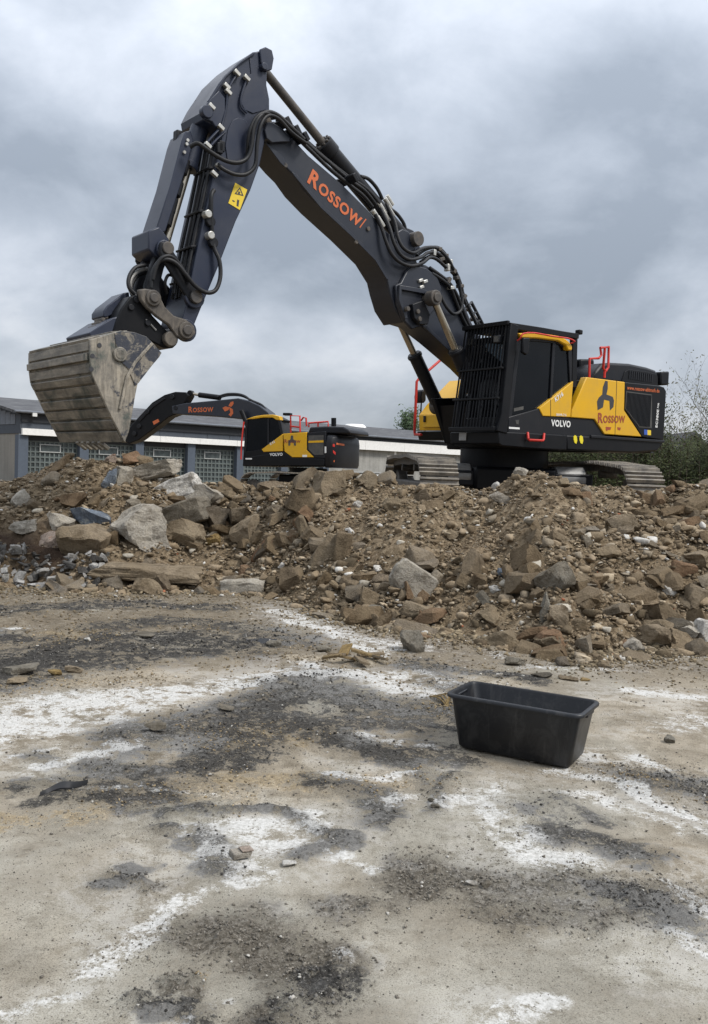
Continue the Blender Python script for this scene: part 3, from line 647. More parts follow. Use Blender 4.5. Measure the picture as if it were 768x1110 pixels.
# prominent pieces, one by one: kind of piece, material, width/height in metres from the heap, tilt, label
SLAB, BLOCK, BOULDER = dict(p=16, cuts=6, depth=(0.8, 1.2), rough=0.05, n=12), dict(p=9, cuts=13, depth=(0.55, 1.0), rough=0.06, n=11), dict(p=5, cuts=18, depth=(0.5, 0.9), rough=0.065, n=12)
PIECES = [
 ('concrete_slab', [(-3.167,13.598,1.429,0.858,0.243)][0], SLAB, 'pale', -16, 0.8, 'large pale concrete slab tilted on the crest of the left heap', 'slab'),
 ('concrete_sheet', [(-2.63,13.235,1.185,0.613,0.307)][0], SLAB, 'white', -24, 0.7, 'flat whitish concrete sheet lying slanted just right of the pale slab', 'slab'),
 ('concrete_block', [(-3.669,13.058,1.235,0.165,0.385)][0], BLOCK, 'blue', 6, 0.25, 'upright blue grey painted block on the left heap below the bucket', 'block'),
 ('concrete_block', [(-3.504,13.21,1.28,0.278,0.417)][0], BLOCK, 'tan', 4, 0.35, 'pale beige upright block beside the blue grey block on the left heap', 'block'),
 ('rubble_chunk', [(-3.828,13.696,1.592,0.216,0.173)][0], BOULDER, 'brick', 0, 0.2, 'small pinkish chunk on the very top of the left heap', 'stone'),
 ('painted_chunk', [(-3.655,12.134,0.778,0.538,0.256)][0], BOULDER, 'blue', 14, 0.35, 'blue and white patterned painted chunk in the left heap', 'stone'),
 ('boulder', [(-2.901,11.79,0.688,0.821,0.597)][0], BOULDER, 'tan', 3, 0.8, 'biggest rounded pale boulder in the middle of the left heap', 'boulder'),
 ('concrete_slab', [(-2.492,12.397,0.818,0.758,0.314)][0], SLAB, 'grey', -22, 0.7, 'long grey slab with speckled top edge leaning right of the biggest boulder', 'slab'),
 ('boulder', [(-2.334,12.093,0.547,0.562,0.409)][0], BLOCK, 'brown', 20, 0.6, 'tan wedge shaped boulder under the leaning grey slab', 'boulder'),
 ('boulder', [(-3.496,11.55,0.487,0.634,0.439)][0], BLOCK, 'brown', -6, 0.7, 'tan boulder left of the biggest boulder above the asphalt shards', 'boulder'),
 ('brick_chunk', [(-3.963,11.63,0.488,0.442,0.221)][0], BLOCK, 'brick', 6, 0.3, 'white mortar chunk with orange brick beside the dark soil', 'brick chunk'),
 ('concrete_slab', [(-2.632,11.134,0.175,1.225,0.188)][0], SLAB, 'brown', 2, 0.7, 'long flat tan slab along the foot of the left heap', 'slab'),
 ('rubble_chunk', [(-2.939,10.928,0.061,0.278,0.174)][0], BLOCK, 'brown', 24, 0.3, 'small tilted tan piece in front of the long flat slab', 'stone'),
 ('rubble_chunk', [(-4.426,11.808,0.656,0.349,0.199)][0], BOULDER, 'pale', -8, 0.3, 'pale rock at the left edge above the dark soil', 'stone'),
 ('rubble_chunk', [(-4.002,11.88,0.692,0.326,0.226)][0], BLOCK, 'pale', 16, 0.3, 'whitish broken chunk just left of the painted blue chunk', 'stone'),
 ('rubble_chunk', [(-4.803,12.583,0.95,0.318,0.292)][0], BLOCK, 'tan', -26, 0.3, 'pale tilted block high on the left end of the heap', 'block'),
 ('boulder', [(-1.944,12.495,0.78,0.395,0.395)][0], BLOCK, 'dark', -30, 0.5, 'dark grey steep block right of the leaning grey slab', 'boulder'),
 ('ochre_lump', [(-1.941,12.113,0.534,0.217,0.166)][0], BOULDER, 'ochre', 0, 0.2, 'yellow ochre pitted lump below the dark steep block', 'lump'),
 ('boulder', [(-2.35,13.105,0.978,0.691,0.47)][0], BOULDER, 'tan', -10, 0.6, 'pale boulder between the whitish sheet and the dark steep block', 'boulder'),
 ('boulder', [(-0.403,12.372,1.339,0.495,0.365)][0], BLOCK, 'tan', -12, 0.6, 'large light brown block on the crest right of the small excavator', 'boulder'),
 ('boulder', [(-0.674,12.01,1.108,0.43,0.38)][0], BLOCK, 'brown', 18, 0.5, 'dark brown block below the large light brown crest block', 'boulder'),
 ('upright_rock', [(1.38,30.011,1.303,0.631,1.073)][0], BLOCK, 'tan', 8, 0.3, 'tall upright tan rock on the crest left of the crawler track', 'boulder'),
 ('boulder', [(0.196,12.505,1.397,0.368,0.316)][0], BOULDER, 'brown', 0, 0.4, 'round brown boulder left of the tall upright rock', 'boulder'),
 ('boulder', [(0.479,11.452,1.147,0.241,0.193)][0], BOULDER, 'brown', 0, 0.3, 'small round brown boulder below the tall upright rock', 'boulder'),
 ('concrete_slab', [(-0.309,10.701,0.538,0.294,0.475)][0], SLAB, 'tan', 34, 0.25, 'steep light brown slab end in the middle of the central slope', 'slab'),
 ('concrete_slab', [(-0.127,10.573,0.569,0.179,0.402)][0], SLAB, 'brown', 8, 0.3, 'narrow upright brown slab beside the steep light brown slab', 'slab'),
 ('concrete_slab', [(-0.447,11.16,0.701,0.353,0.165)][0], SLAB, 'brown', 28, 0.3, 'short brown slab leaning above the two steep slabs', 'slab'),
 ('boulder', [(-1.473,12.137,0.626,0.436,0.333)][0], BLOCK, 'brown', -30, 0.5, 'tan angular block on the slope under the small excavator', 'boulder'),
 ('boulder', [(-0.638,11.391,0.724,0.12,0.385)][0], SLAB, 'brown', -22, 0.3, 'thin brown slab standing on edge in the central slope', 'slab'),
 ('flat_block', [(-1.322,11.049,0.068,0.538,0.199)][0], SLAB, 'tan', -4, 0.5, 'flat pale block at the foot of the heap left of the white line', 'slab'),
 ('concrete_slab', [(0.676,9.55,0.332,0.485,0.344)][0], SLAB, 'pale', 32, 0.3, 'pale slanted slab with a white patch at the foot of the central heap', 'slab'),
 ('timber_beam', [(0.794,9.138,0.09,0.542,0.136)][0], SLAB, 'wood', 16, 0.18, 'old wooden beam with grooves lying at the foot of the heap', 'beam'),
 ('rubble_block', [(0.226,9.246,0.051,0.255,0.167)][0], BLOCK, 'grey', -3, 0.25, 'dark grey block alone on the white line at the heap foot', 'block'),
 ('boulder', [(0.563,7.752,-0.0,0.23,0.214)][0], BOULDER, 'grey', 30, 0.35, 'dark craggy rock lying on the yard left of the black tub', 'rock'),
 ('concrete_slab', [(9.499,30.01,1.28,1.642,1.073)][0], SLAB, 'brown', -30, 0.6, 'big brown slab sliding down in front of the right crawler track', 'slab'),
 ('boulder', [(8.04,30.018,1.448,0.758,0.821)][0], BOULDER, 'tan', -28, 0.4, 'tan rock on the crest left of the big sliding slab', 'boulder'),
 ('white_block', [(3.541,8.654,0.03,0.202,0.312)][0], SLAB, 'white', 6, 0.35, 'white painted block at the right edge of the heap foot', 'block'),
 ('boulder', [(3.359,8.634,0.019,0.22,0.22)][0], BOULDER, 'pale', 0, 0.3, 'round pale stone beside the white painted block', 'boulder'),
 ('boulder', [(2.892,8.396,0.067,0.285,0.214)][0], BOULDER, 'tan', 0, 0.4, 'rounded tan boulder at the heap foot left of the round pale stone', 'boulder'),
 ('boulder', [(3.259,8.747,0.095,0.278,0.204)][0], BOULDER, 'dark', 8, 0.35, 'dark boulder above and between the two round stones at right', 'boulder'),
 ('boulder', [(2.65,8.072,-0.0,0.171,0.129)][0], BLOCK, 'pale', 5, 0.2, 'small pale rock on the yard in front of the rounded tan boulder', 'rock'),
 ('concrete_slab', [(2.068,8.778,0.515,0.334,0.279)][0], BLOCK, 'grey', -38, 0.35, 'grey angular slab in the middle of the right heap', 'slab'),
 ('upright_brick', [(1.871,8.336,0.273,0.097,0.318)][0], SLAB, 'grey', 3, 0.15, 'thin grey stone standing upright low on the right heap', 'stone'),
 ('boulder', [(1.963,8.154,0.254,0.156,0.242)][0], BLOCK, 'tan', -10, 0.2, 'pointed tan stone right of the thin upright stone', 'stone'),
 ('boulder', [(2.168,8.271,0.188,0.246,0.175)][0], BLOCK, 'brown', -14, 0.3, 'brown angular block low on the right heap', 'boulder'),
 ('boulder', [(3.207,8.932,0.193,0.322,0.284)][0], BLOCK, 'brown', 4, 0.4, 'square brown block above the rounded tan boulder', 'boulder'),
 ('boulder', [(1.842,7.926,0.078,0.252,0.168)][0], BOULDER, 'brown', 0, 0.3, 'brown boulder lowest on the foot of the right heap', 'boulder'),
 ('boulder', [(1.427,8.093,0.012,0.275,0.155)][0], BLOCK, 'brown', 8, 0.3, 'flat brown rock on the foot of the right heap behind the tub', 'boulder'),
 ('boulder', [(1.382,8.691,0.177,0.258,0.184)][0], BLOCK, 'brown', 22, 0.3, 'brown slanted chunk low on the left flank of the right heap', 'boulder'),
 ('boulder', [(3.891,9.809,0.715,0.352,0.207)][0], BOULDER, 'tan', -12, 0.4, 'tan boulder at the right edge halfway up the heap', 'boulder'),
 ('boulder', [(1.762,8.966,0.469,0.247,0.228)][0], BLOCK, 'grey', -16, 0.3, 'grey kite shaped stone on the right heap below the soil slope', 'stone'),
 ('tile_chip', [(1.597,9.25,0.553,0.088,0.098)][0], BLOCK, 'blue', 4, 0.08, 'small blue chip on the left flank of the right heap', 'chip'),
 ('white_chip', [(1.488,9.072,0.397,0.106,0.086)][0], BOULDER, 'white', 12, 0.08, 'white chip below the small blue chip', 'chip'),
 ('grey_shard', [(1.39,8.967,0.293,0.19,0.085)][0], SLAB, 'grey', 48, 0.06, 'thin grey shard leaning below the white chip', 'shard'),
 ('white_stone', [(3.387,9.285,0.436,0.157,0.118)][0], BOULDER, 'white', 0, 0.15, 'white stone in the lower right heap', 'stone'),
 ('white_wedge', [(12.016,30.023,1.56,0.316,0.442)][0], BOULDER, 'white', -20, 0.2, 'white wedge on the crest at the right edge', 'stone'),
 ('mortar_chunk', [(1.908,11.228,1.291,0.331,0.118)][0], BLOCK, 'pale', 20, 0.15, 'pale mortar streaked chunk on the soil slope of the right heap', 'chunk'),
 ('boulder', [(2.16,11.395,1.642,0.156,0.132)][0], BLOCK, 'pale', 26, 0.15, 'pale pointed stone on the top of the right heap', 'stone'),
 ('boulder', [(3.181,10.354,1.027,0.306,0.262)][0], BLOCK, 'tan', -34, 0.35, 'tan steep block on the right heap under the machine tail', 'boulder'),
 ('boulder', [(2.757,9.581,0.759,0.303,0.162)][0], BOULDER, 'brown', -4, 0.3, 'brown oblong boulder in the upper right heap', 'boulder'),
 ('wood_chip', [(3.967,10.954,1.201,0.115,0.092)][0], BLOCK, 'ochre', 0, 0.06, 'light yellow wood chip on the right heap under the hedge', 'wood'),
 ('white_fleck', [(0.047,11.84,1.116,0.125,0.1)][0], BLOCK, 'white', 20, 0.06, 'white fleck on the soil below the round brown boulder', 'chip'),
 ('white_fleck', [(-0.878,11.102,0.337,0.117,0.082)][0], BOULDER, 'white', -10, 0.06, 'white round chip left of the steep slabs', 'chip'),
]
for i, (nm, (X, Y, Z, W, H), kind, mt, tilt, dep, lab, cat) in enumerate(PIECES):
    k = dict(kind); n_ = k.pop('n')
    if X < -1.2 and Y > 9: mt = {'tan': 'pale', 'brown': 'tan'}.get(mt, mt)
    me = stone_mesh(nm, 300 + i * 7, n=n_, dims=(W * 1.2, max(dep, 0.5 * min(W, H)), H * 1.22), mat=ST[mt], **k)
    o = link(nm, me)
    place(o, X, Y + dep * 0.04, Z + (0.02 if Z < 0.02 else 0.08 * H), 0, tilt, RNG.uniform(-12, 12))
    if Y < 9.0 and Z < 0.03: o.location.z = H * 0.42
    tag(o, lab, cat)

# alike stones bedded in the heap: parts of it
PROTO = [stone_mesh('stone', 900 + k, n=6, p=[4, 8, 14, 18][k % 4], cuts=10, rough=0.035, depth=(0.45, 0.95), mat=ST['mixed']) for k in range(28)]
SOILZ = [(1.95,10.508,1.106,0.011,0.011),(1.712,9.978,0.704,0.011,0.011),(0.532,10.893,0.977,0.011,0.011),(-3.631,29.994,0.966,0.032,0.032),(2.795,10.36,1.144,0.011,0.011)]
def cover(x, y):
    c = 0.5 + 1.9 * float(fbm(x * 0.95, y * 0.95, 123, 3))
    for q, rr_ in zip(SOILZ, (0.5, 0.4, 0.45, 0.6, 0.25)):
        c -= 1.1 * math.exp(-((x - q[0]) ** 2 + (y - q[1]) ** 2) / rr_ ** 2)
    return c
def heap_spot(bias, clump=1.0, floor_=0.06, wide=0.62):
    while True:
        x = RNG.uniform(-8.2, 7.6); toe = np.interp(x, [p[0] for p in TOE], [p[1] for p in TOE]); cy = np.interp(x, [p[0] for p in CREST], [p[1] for p in CREST])
        y = toe - 0.25 + (cy + 0.15 - toe + 0.25) * RNG.random() ** bias
        if abs(x / y) < wide and RNG.random() * clump < max(cover(x, y), floor_): return x, y
cnt = 0
while cnt < 300:
    x, y = heap_spot(1.2, wide=0.44)
    if x < -3.6 and y < 11.95 and RNG.random() < 0.93: continue
    s = 0.14 + 0.27 * RNG.random() ** 2.2
    o = link('stone', PROTO[cnt % len(PROTO)], None, heap)
    z = float(hz(x, y))
    o.location = (x, y, max(z, 0) + s * 0.02)
    o.scale = (s * RNG.uniform(0.8, 1.5), s * RNG.uniform(0.7, 1.2), s * RNG.uniform(0.45, 0.9))
    o.rotation_euler = (RNG.normal() * 0.45, RNG.normal() * 0.45, RNG.uniform(0, 6.28))
    cnt += 1

# small stuff: chips and crumbs nobody could count
def hull_protos(n, seed):
    out = []
    r = np.random.default_rng(seed)
    for _ in range(n):
        bm = bmesh.new()
        for _ in range(11):
            v = r.normal(size=3); v /= np.linalg.norm(v) ; v *= r.uniform(0.75, 1.0)
            v = np.sign(v) * np.abs(v) ** 0.8
            bm.verts.new(v)
        bmesh.ops.convex_hull(bm, input=bm.verts)
        bmesh.ops.delete(bm, geom=[v for v in bm.verts if not v.link_faces], context='VERTS')
        bmesh.ops.triangulate(bm, faces=bm.faces)
        bm.verts.index_update()
        V = np.array([v.co[:] for v in bm.verts]); Fa = np.array([[v.index for v in f.verts] for f in bm.faces])
        out.append((V * 0.5, Fa)); bm.free()
    return out
HP = hull_protos(24, 5)
def scatter_mesh(name, P, S, colr, mat, seed, squash=0.6):
    r = np.random.default_rng(seed)
    Vs = []; Fs = []; Cs = []; base = 0; P = np.asarray(P); S = np.asarray(S)
    for k, (V, Fa) in enumerate(HP):
        I = np.arange(k, len(P), len(HP)); n = len(I)
        if not n: continue
        a = r.uniform(0, 6.28, n); b = r.normal(size=n) * 0.5
        sc = np.stack([r.uniform(0.8, 1.5, n), r.uniform(0.7, 1.2, n), squash * r.uniform(0.7, 1.3, n)], -1) * S[I][:, None]
        q = V[None] * sc[:, None, :]
        y = q[..., 1] * np.cos(b)[:, None] - q[..., 2] * np.sin(b)[:, None]; z = q[..., 1] * np.sin(b)[:, None] + q[..., 2] * np.cos(b)[:, None]; x = q[..., 0]
        q = np.stack([x * np.cos(a)[:, None] - y * np.sin(a)[:, None], x * np.sin(a)[:, None] + y * np.cos(a)[:, None], z], -1) + P[I][:, None, :]
        Vs.append(q.reshape(-1, 3)); Fs.append((Fa[None] + (base + np.arange(n) * len(V))[:, None, None]).reshape(-1, 3))
        Cs.append(np.repeat(colr[I], len(V), 0)); base += n * len(V)
    V = np.concatenate(Vs); Fa = np.concatenate(Fs); Cc = np.concatenate(Cs)
    me = bpy.data.meshes.new(name)
    me.vertices.add(len(V)); me.vertices.foreach_set('co', V.ravel())
    me.loops.add(Fa.size); me.loops.foreach_set('vertex_index', Fa.astype(np.int32).ravel())
    me.polygons.add(len(Fa)); me.polygons.foreach_set('loop_start', np.arange(0, Fa.size, 3, dtype=np.int32))
    me.update(calc_edges=True)
    at_ = me.color_attributes.new('tone', 'FLOAT_COLOR', 'POINT')
    at_.data.foreach_set('color', np.concatenate([Cc, np.ones((len(Cc), 1))], 1).astype(np.float32).ravel())
    me.materials.append(mat)
    return me
cm, nt, bs = new_mat('chip_mix')
att = nt.nodes.new('ShaderNodeAttribute'); att.attribute_name = 'tone'
n2 = noise_node(nt, 45, 5, 0.7)
nt.links.new(mix_node(nt, 0.8, att.outputs['Color'], ramp_node(nt, n2, [(0.35, (0.65, 0.63, 0.6)), (0.6, (1.1, 1.1, 1.1))]), 'MULTIPLY'), bs.inputs['Base Color'])
bs.inputs['Roughness'].default_value = 0.93; bs.inputs['Specular IOR Level'].default_value = 0.15
bump_node(nt, bs, n2, 0.6, 0.01)
PAL = 1.35 * np.array([(0.10, 0.076, 0.049), (0.16, 0.123, 0.081), (0.20, 0.158, 0.109), (0.14, 0.108, 0.071), (0.25, 0.205, 0.145), (0.17, 0.142, 0.105), (0.29, 0.265, 0.22), (0.08, 0.062, 0.04)])
def tones(n, white=0.02, seed=0):
    r = np.random.default_rng(seed)
    c = PAL[r.choice(len(PAL), n, p=[.15, .22, .18, .2, .08, .08, .04, .05])] * r.uniform(0.8, 1.2, (n, 1))
    k = r.random(n)
    c[k < white] = np.array((0.55, 0.53, 0.49)) * r.uniform(0.8, 1.1, ((k < white).sum(), 1))
    c[(k > 1 - white * 0.1)] = (0.34, 0.13, 0.07)
    return c
N = 40000
xs = []; ys = []
while len(xs) < N:
    x, y = heap_spot(1.0, 0.7, 0.38)
    if x < -3.55 and y < 12.0 and RNG.random() < 0.9: continue
    xs.append(x); ys.append(y)
xs = np.array(xs); ys = np.array(ys); ss = 0.018 + 0.06 * RNG.random(N) ** 3.2
zs = np.maximum(hz(xs, ys), 0) + ss * 0.05
# middling stones past the 300 that show largest
N2 = 2000
MIDP = []
for k in range(14):
    me = stone_mesh('mid', 4000 + k, n=3, p=[4, 8, 14][k % 3], cuts=9, rough=0.05, depth=(0.5, 0.95), smooth=0)
    Vm = np.array([v.co[:] for v in me.vertices]); Fm = np.array([list(f.vertices) for f in me.polygons])
    MIDP.append((Vm, np.concatenate([Fm[:, [0, 1, 2]], Fm[:, [0, 2, 3]]]))); bpy.data.meshes.remove(me)
mx_ = []; 
while len(mx_) < N2:
    x, y = heap_spot(1.0, 0.9, 0.2)
    if x < -3.6 and y < 11.95: continue
    mx_.append((x, y))
mx_ = np.array(mx_); ms = 0.06 + 0.10 * RNG.random(N2) ** 2
mz = np.maximum(hz(mx_[:, 0], mx_[:, 1]), 0) + ms * 0.03
HP_keep = HP; HP = MIDP
o = link('small_stones', scatter_mesh('small_stones', np.concatenate([mx_, mz[:, None]], 1), ms, tones(N2, 0.015, 31), cm, 41, 0.7), None, heap)
tag(o, None, None, None, 'stuff')
HP = HP_keep
o = link('chips', scatter_mesh('chips', np.stack([xs, ys, zs], -1), ss, tones(N, 0.022, 3), cm, 8), None, heap)
tag(o, None, None, None, 'stuff')

# crumbs of asphalt and grit on the yard
N = 80000
px = []; 
r = np.random.default_rng(77)
Y_ = 2.2 + 8.6 * r.random(420000) ** 1.1; X_ = Y_ * r.uniform(-0.58, 0.58, 420000)
keep = np.abs(X_ / Y_) < 0.58
X_, Y_ = X_[keep], Y_[keep]
den = 0.006 + 0.22 * strokes_mask(X_, Y_, DARK, 9, 0.16) + 0.5 * strokes_mask(X_, Y_, CRUMB, 25, 0.2) + 0.25 * strokes_mask(X_, Y_, OCHRE, 15, 0.2)
toe_ = np.interp(X_, [p[0] for p in TOE], [p[1] for p in TOE])
den += 0.35 * np.clip(1 - (toe_ - Y_) / 0.9, 0, 1)
den += 0.35 * strokes_mask(X_, Y_, CRUMB, 25, 0.2)
den += 0.12 * sst((Y_ - 5.8) / 1.5)
den *= 1.0 + 1.2 * fbm(X_ * 2.5, Y_ * 2.5, 55, 3)
den *= np.interp(Y_, [2.2, 5, 10.5], [0.75, 1.0, 0.8])
k = r.random(len(X_)) < den * 0.7
X_, Y_ = X_[k][:N], Y_[k][:N]
n_ = len(X_)
S_ = 0.004 + 0.016 * r.random(n_) ** 5
S_ *= np.interp(Y_, [2, 4, 9], [0.7, 0.9, 1.9]); S_ *= 1 + 1.6 * np.clip(1 - (np.interp(X_, [p[0] for p in TOE], [p[1] for p in TOE]) - Y_) / 0.8, 0, 1)
dk = strokes_mask(X_, Y_, DARK, 9, 0.16); oc = strokes_mask(X_, Y_, OCHRE, 15, 0.2)
cc = np.array((0.19, 0.172, 0.145))[None] * r.uniform(0.55, 1.3, (n_, 1)) + np.zeros((n_, 3))
cc[(dk > 0.35)] = np.array((0.075, 0.071, 0.065)) * r.uniform(0.4, 2.2, ((dk > 0.35).sum(), 1))
sel = (oc > 0.35) & (r.random(n_) < 0.6); cc[sel] = np.array((0.25, 0.195, 0.12)) * r.uniform(0.6, 1.4, (sel.sum(), 1))
sel = (Y_ > 6.3) & (dk < 0.35); cc[sel] = np.array((0.19, 0.152, 0.10)) * r.uniform(0.5, 1.5, (sel.sum(), 1))
sel = r.random(n_) < 0.03; cc[sel] = (0.45, 0.43, 0.39)
# fine grit everywhere near the viewer
xe = r.uniform(-2.4, 2.6, 60000); ye = 2.3 + 4.2 * r.random(60000) ** 1.2
ke = (np.abs(xe / ye) < 0.45) & (r.random(60000) < 0.45 + 1.1 * fbm(xe * 1.7, ye * 1.7, 91, 3))
xe, ye = xe[ke][:24000], ye[ke][:24000]; ne = len(xe)
X_ = np.concatenate([X_, xe]); Y_ = np.concatenate([Y_, ye]); S_ = np.concatenate([S_, 0.0022 + 0.0045 * r.random(ne) ** 2])
cc = np.concatenate([cc, np.array((0.19, 0.175, 0.15)) * r.uniform(0.35, 1.3, (ne, 1))])
# sit on the uneven floor
def ground_z(x, y):
    ix = np.clip(np.searchsorted(GX, x), 1, len(GX) - 1); iy = np.clip(np.searchsorted(GY, y), 1, len(GY) - 1)
    return np.maximum.reduce([gzv[iy, ix], gzv[iy - 1, ix - 1]])
o = link('grit', scatter_mesh('grit', np.stack([X_, Y_, ground_z(X_, Y_) + S_ * 0.12], -1), S_, cc, cm, 18, 0.75))
tag(o, 'loose asphalt crumbs and grit scattered over the concrete yard', None, None, 'stuff')

# ------------------------------------------------------------------ loose things on the yard
def tub():
    t = empty('mortar_tub', (0, 0, 0))
    tag(t, 'black plastic mortar tub standing empty on the concrete yard', 'tub')
    m, nt, b = new_mat('tub_plastic')
    n1 = noise_node(nt, 7, 7, 0.7, dist=0.8); n2 = noise_node(nt, 60, 4, 0.7)
    tcs = nt.nodes.new('ShaderNodeTexCoord'); mps = nt.nodes.new('ShaderNodeMapping'); mps.inputs['Scale'].default_value = (16, 16, 2.0)
    nt.links.new(tcs.outputs['Object'], mps.inputs[0])
    ns = nt.nodes.new('ShaderNodeTexNoise'); ns.inputs['Scale'].default_value = 1.3; ns.inputs['Detail'].default_value = 7; ns.inputs['Roughness'].default_value = 0.7
    nt.links.new(mps.outputs[0], ns.inputs['Vector'])
    dust = math_node(nt, 'ADD', math_node(nt, 'MULTIPLY', math_node(nt, 'SUBTRACT', n1, 0.5), 2.6, True), math_node(nt, 'MULTIPLY', math_node(nt, 'SUBTRACT', ns.outputs['Fac'], 0.55), 3.5, True), True)
    nt.links.new(mix_node(nt, math_node(nt, 'MULTIPLY', dust, 0.30), (0.005, 0.006, 0.0085), (0.14, 0.134, 0.125)), b.inputs['Base Color'])
    nt.links.new(math_node(nt, 'ADD', math_node(nt, 'MULTIPLY', n1, 0.35), 0.25), b.inputs['Roughness'])
    bump_node(nt, b, n2, 0.12, 0.004)
    def ring(L, W, r, z, n=6):
        out = []
        for cx, cy, a0 in ((L / 2 - r, W / 2 - r, 0), (-L / 2 + r, W / 2 - r, 90), (-L / 2 + r, -W / 2 + r, 180), (L / 2 - r, -W / 2 + r, 270)):
            for k in range(n + 1):
                a = math.radians(a0 + 90 * k / n); out.append((cx + r * math.cos(a), cy + r * math.sin(a) + 0.006 * math.sin(cx * 7 + 1.3) * (z > 0.2), z + 0.004 * math.sin(cx * 9 + cy * 5) * (z > 0.2)))
        return out
    H_ = TUBH; LT, WT, LB, WB = TUBD
    rings = [ring(LB - 0.03, WB - 0.03, 0.03, 0.0), ring(LB, WB, 0.045, 0.012), ring(LT - 0.045, WT - 0.045, 0.05, H_ - 0.018),
             ring(LT, WT, 0.055, H_ - 0.016), ring(LT, WT, 0.055, H_ - 0.002), ring(LT - 0.012, WT - 0.012, 0.05, H_ + 0.004),
             ring(LT - 0.045, WT - 0.045, 0.045, H_ + 0.003), ring(LT - 0.055, WT - 0.055, 0.045, H_ - 0.008), ring(LB - 0.012, WB - 0.012, 0.04, 0.03), ring(LB - 0.04, WB - 0.04, 0.03, 0.018)]
    def shell(a, b):
        mb = MB(); n = len(rings[0]); vs = []; fs = []
        for R_ in rings[a:b + 1]: vs += R_
        for k in range(b - a):
            for i in range(n): fs.append((k * n + i, k * n + (i + 1) % n, (k + 1) * n + (i + 1) % n, (k + 1) * n + i))
        return mb, vs, fs, n
    mb, vs, fs, n = shell(0, 2); fs.append(tuple(range(n - 1, -1, -1))); mb.add(vs, fs); mb.build('outer_wall', m, t, 0, 50)
    mb, vs, fs, n = shell(2, 6); mb.add(vs, fs); mb.build('rim', m, t, 0, 50)
    mb, vs, fs, n = shell(6, 9); fs.append(tuple(range(len(vs) - n, len(vs)))); mb.add(vs, fs); mb.build('inner_wall', m, t, 0, 50)
    for sx in (-1, 1):
        MB().box((sx * (LT / 2 - 0.02), 0, H_ - 0.03), (0.03, 0.14, 0.02)).build('grip', m, t, 0.006)
    return t
TUBH = 0.31
TUBD = (0.80, 0.42, 0.66, 0.335)
tb = tub()
fl, fr2, br = [(0.66,4.973),(1.194,4.675),(1.367,5.035)]
cx_t = (fl[0] + br[0]) / 2; cy_t = (fl[1] + br[1]) / 2
tb.location = (cx_t, cy_t, 0.012)
tb.rotation_euler = (0, 0, math.atan2(fr2[1] - fl[1], fr2[0] - fl[0]))

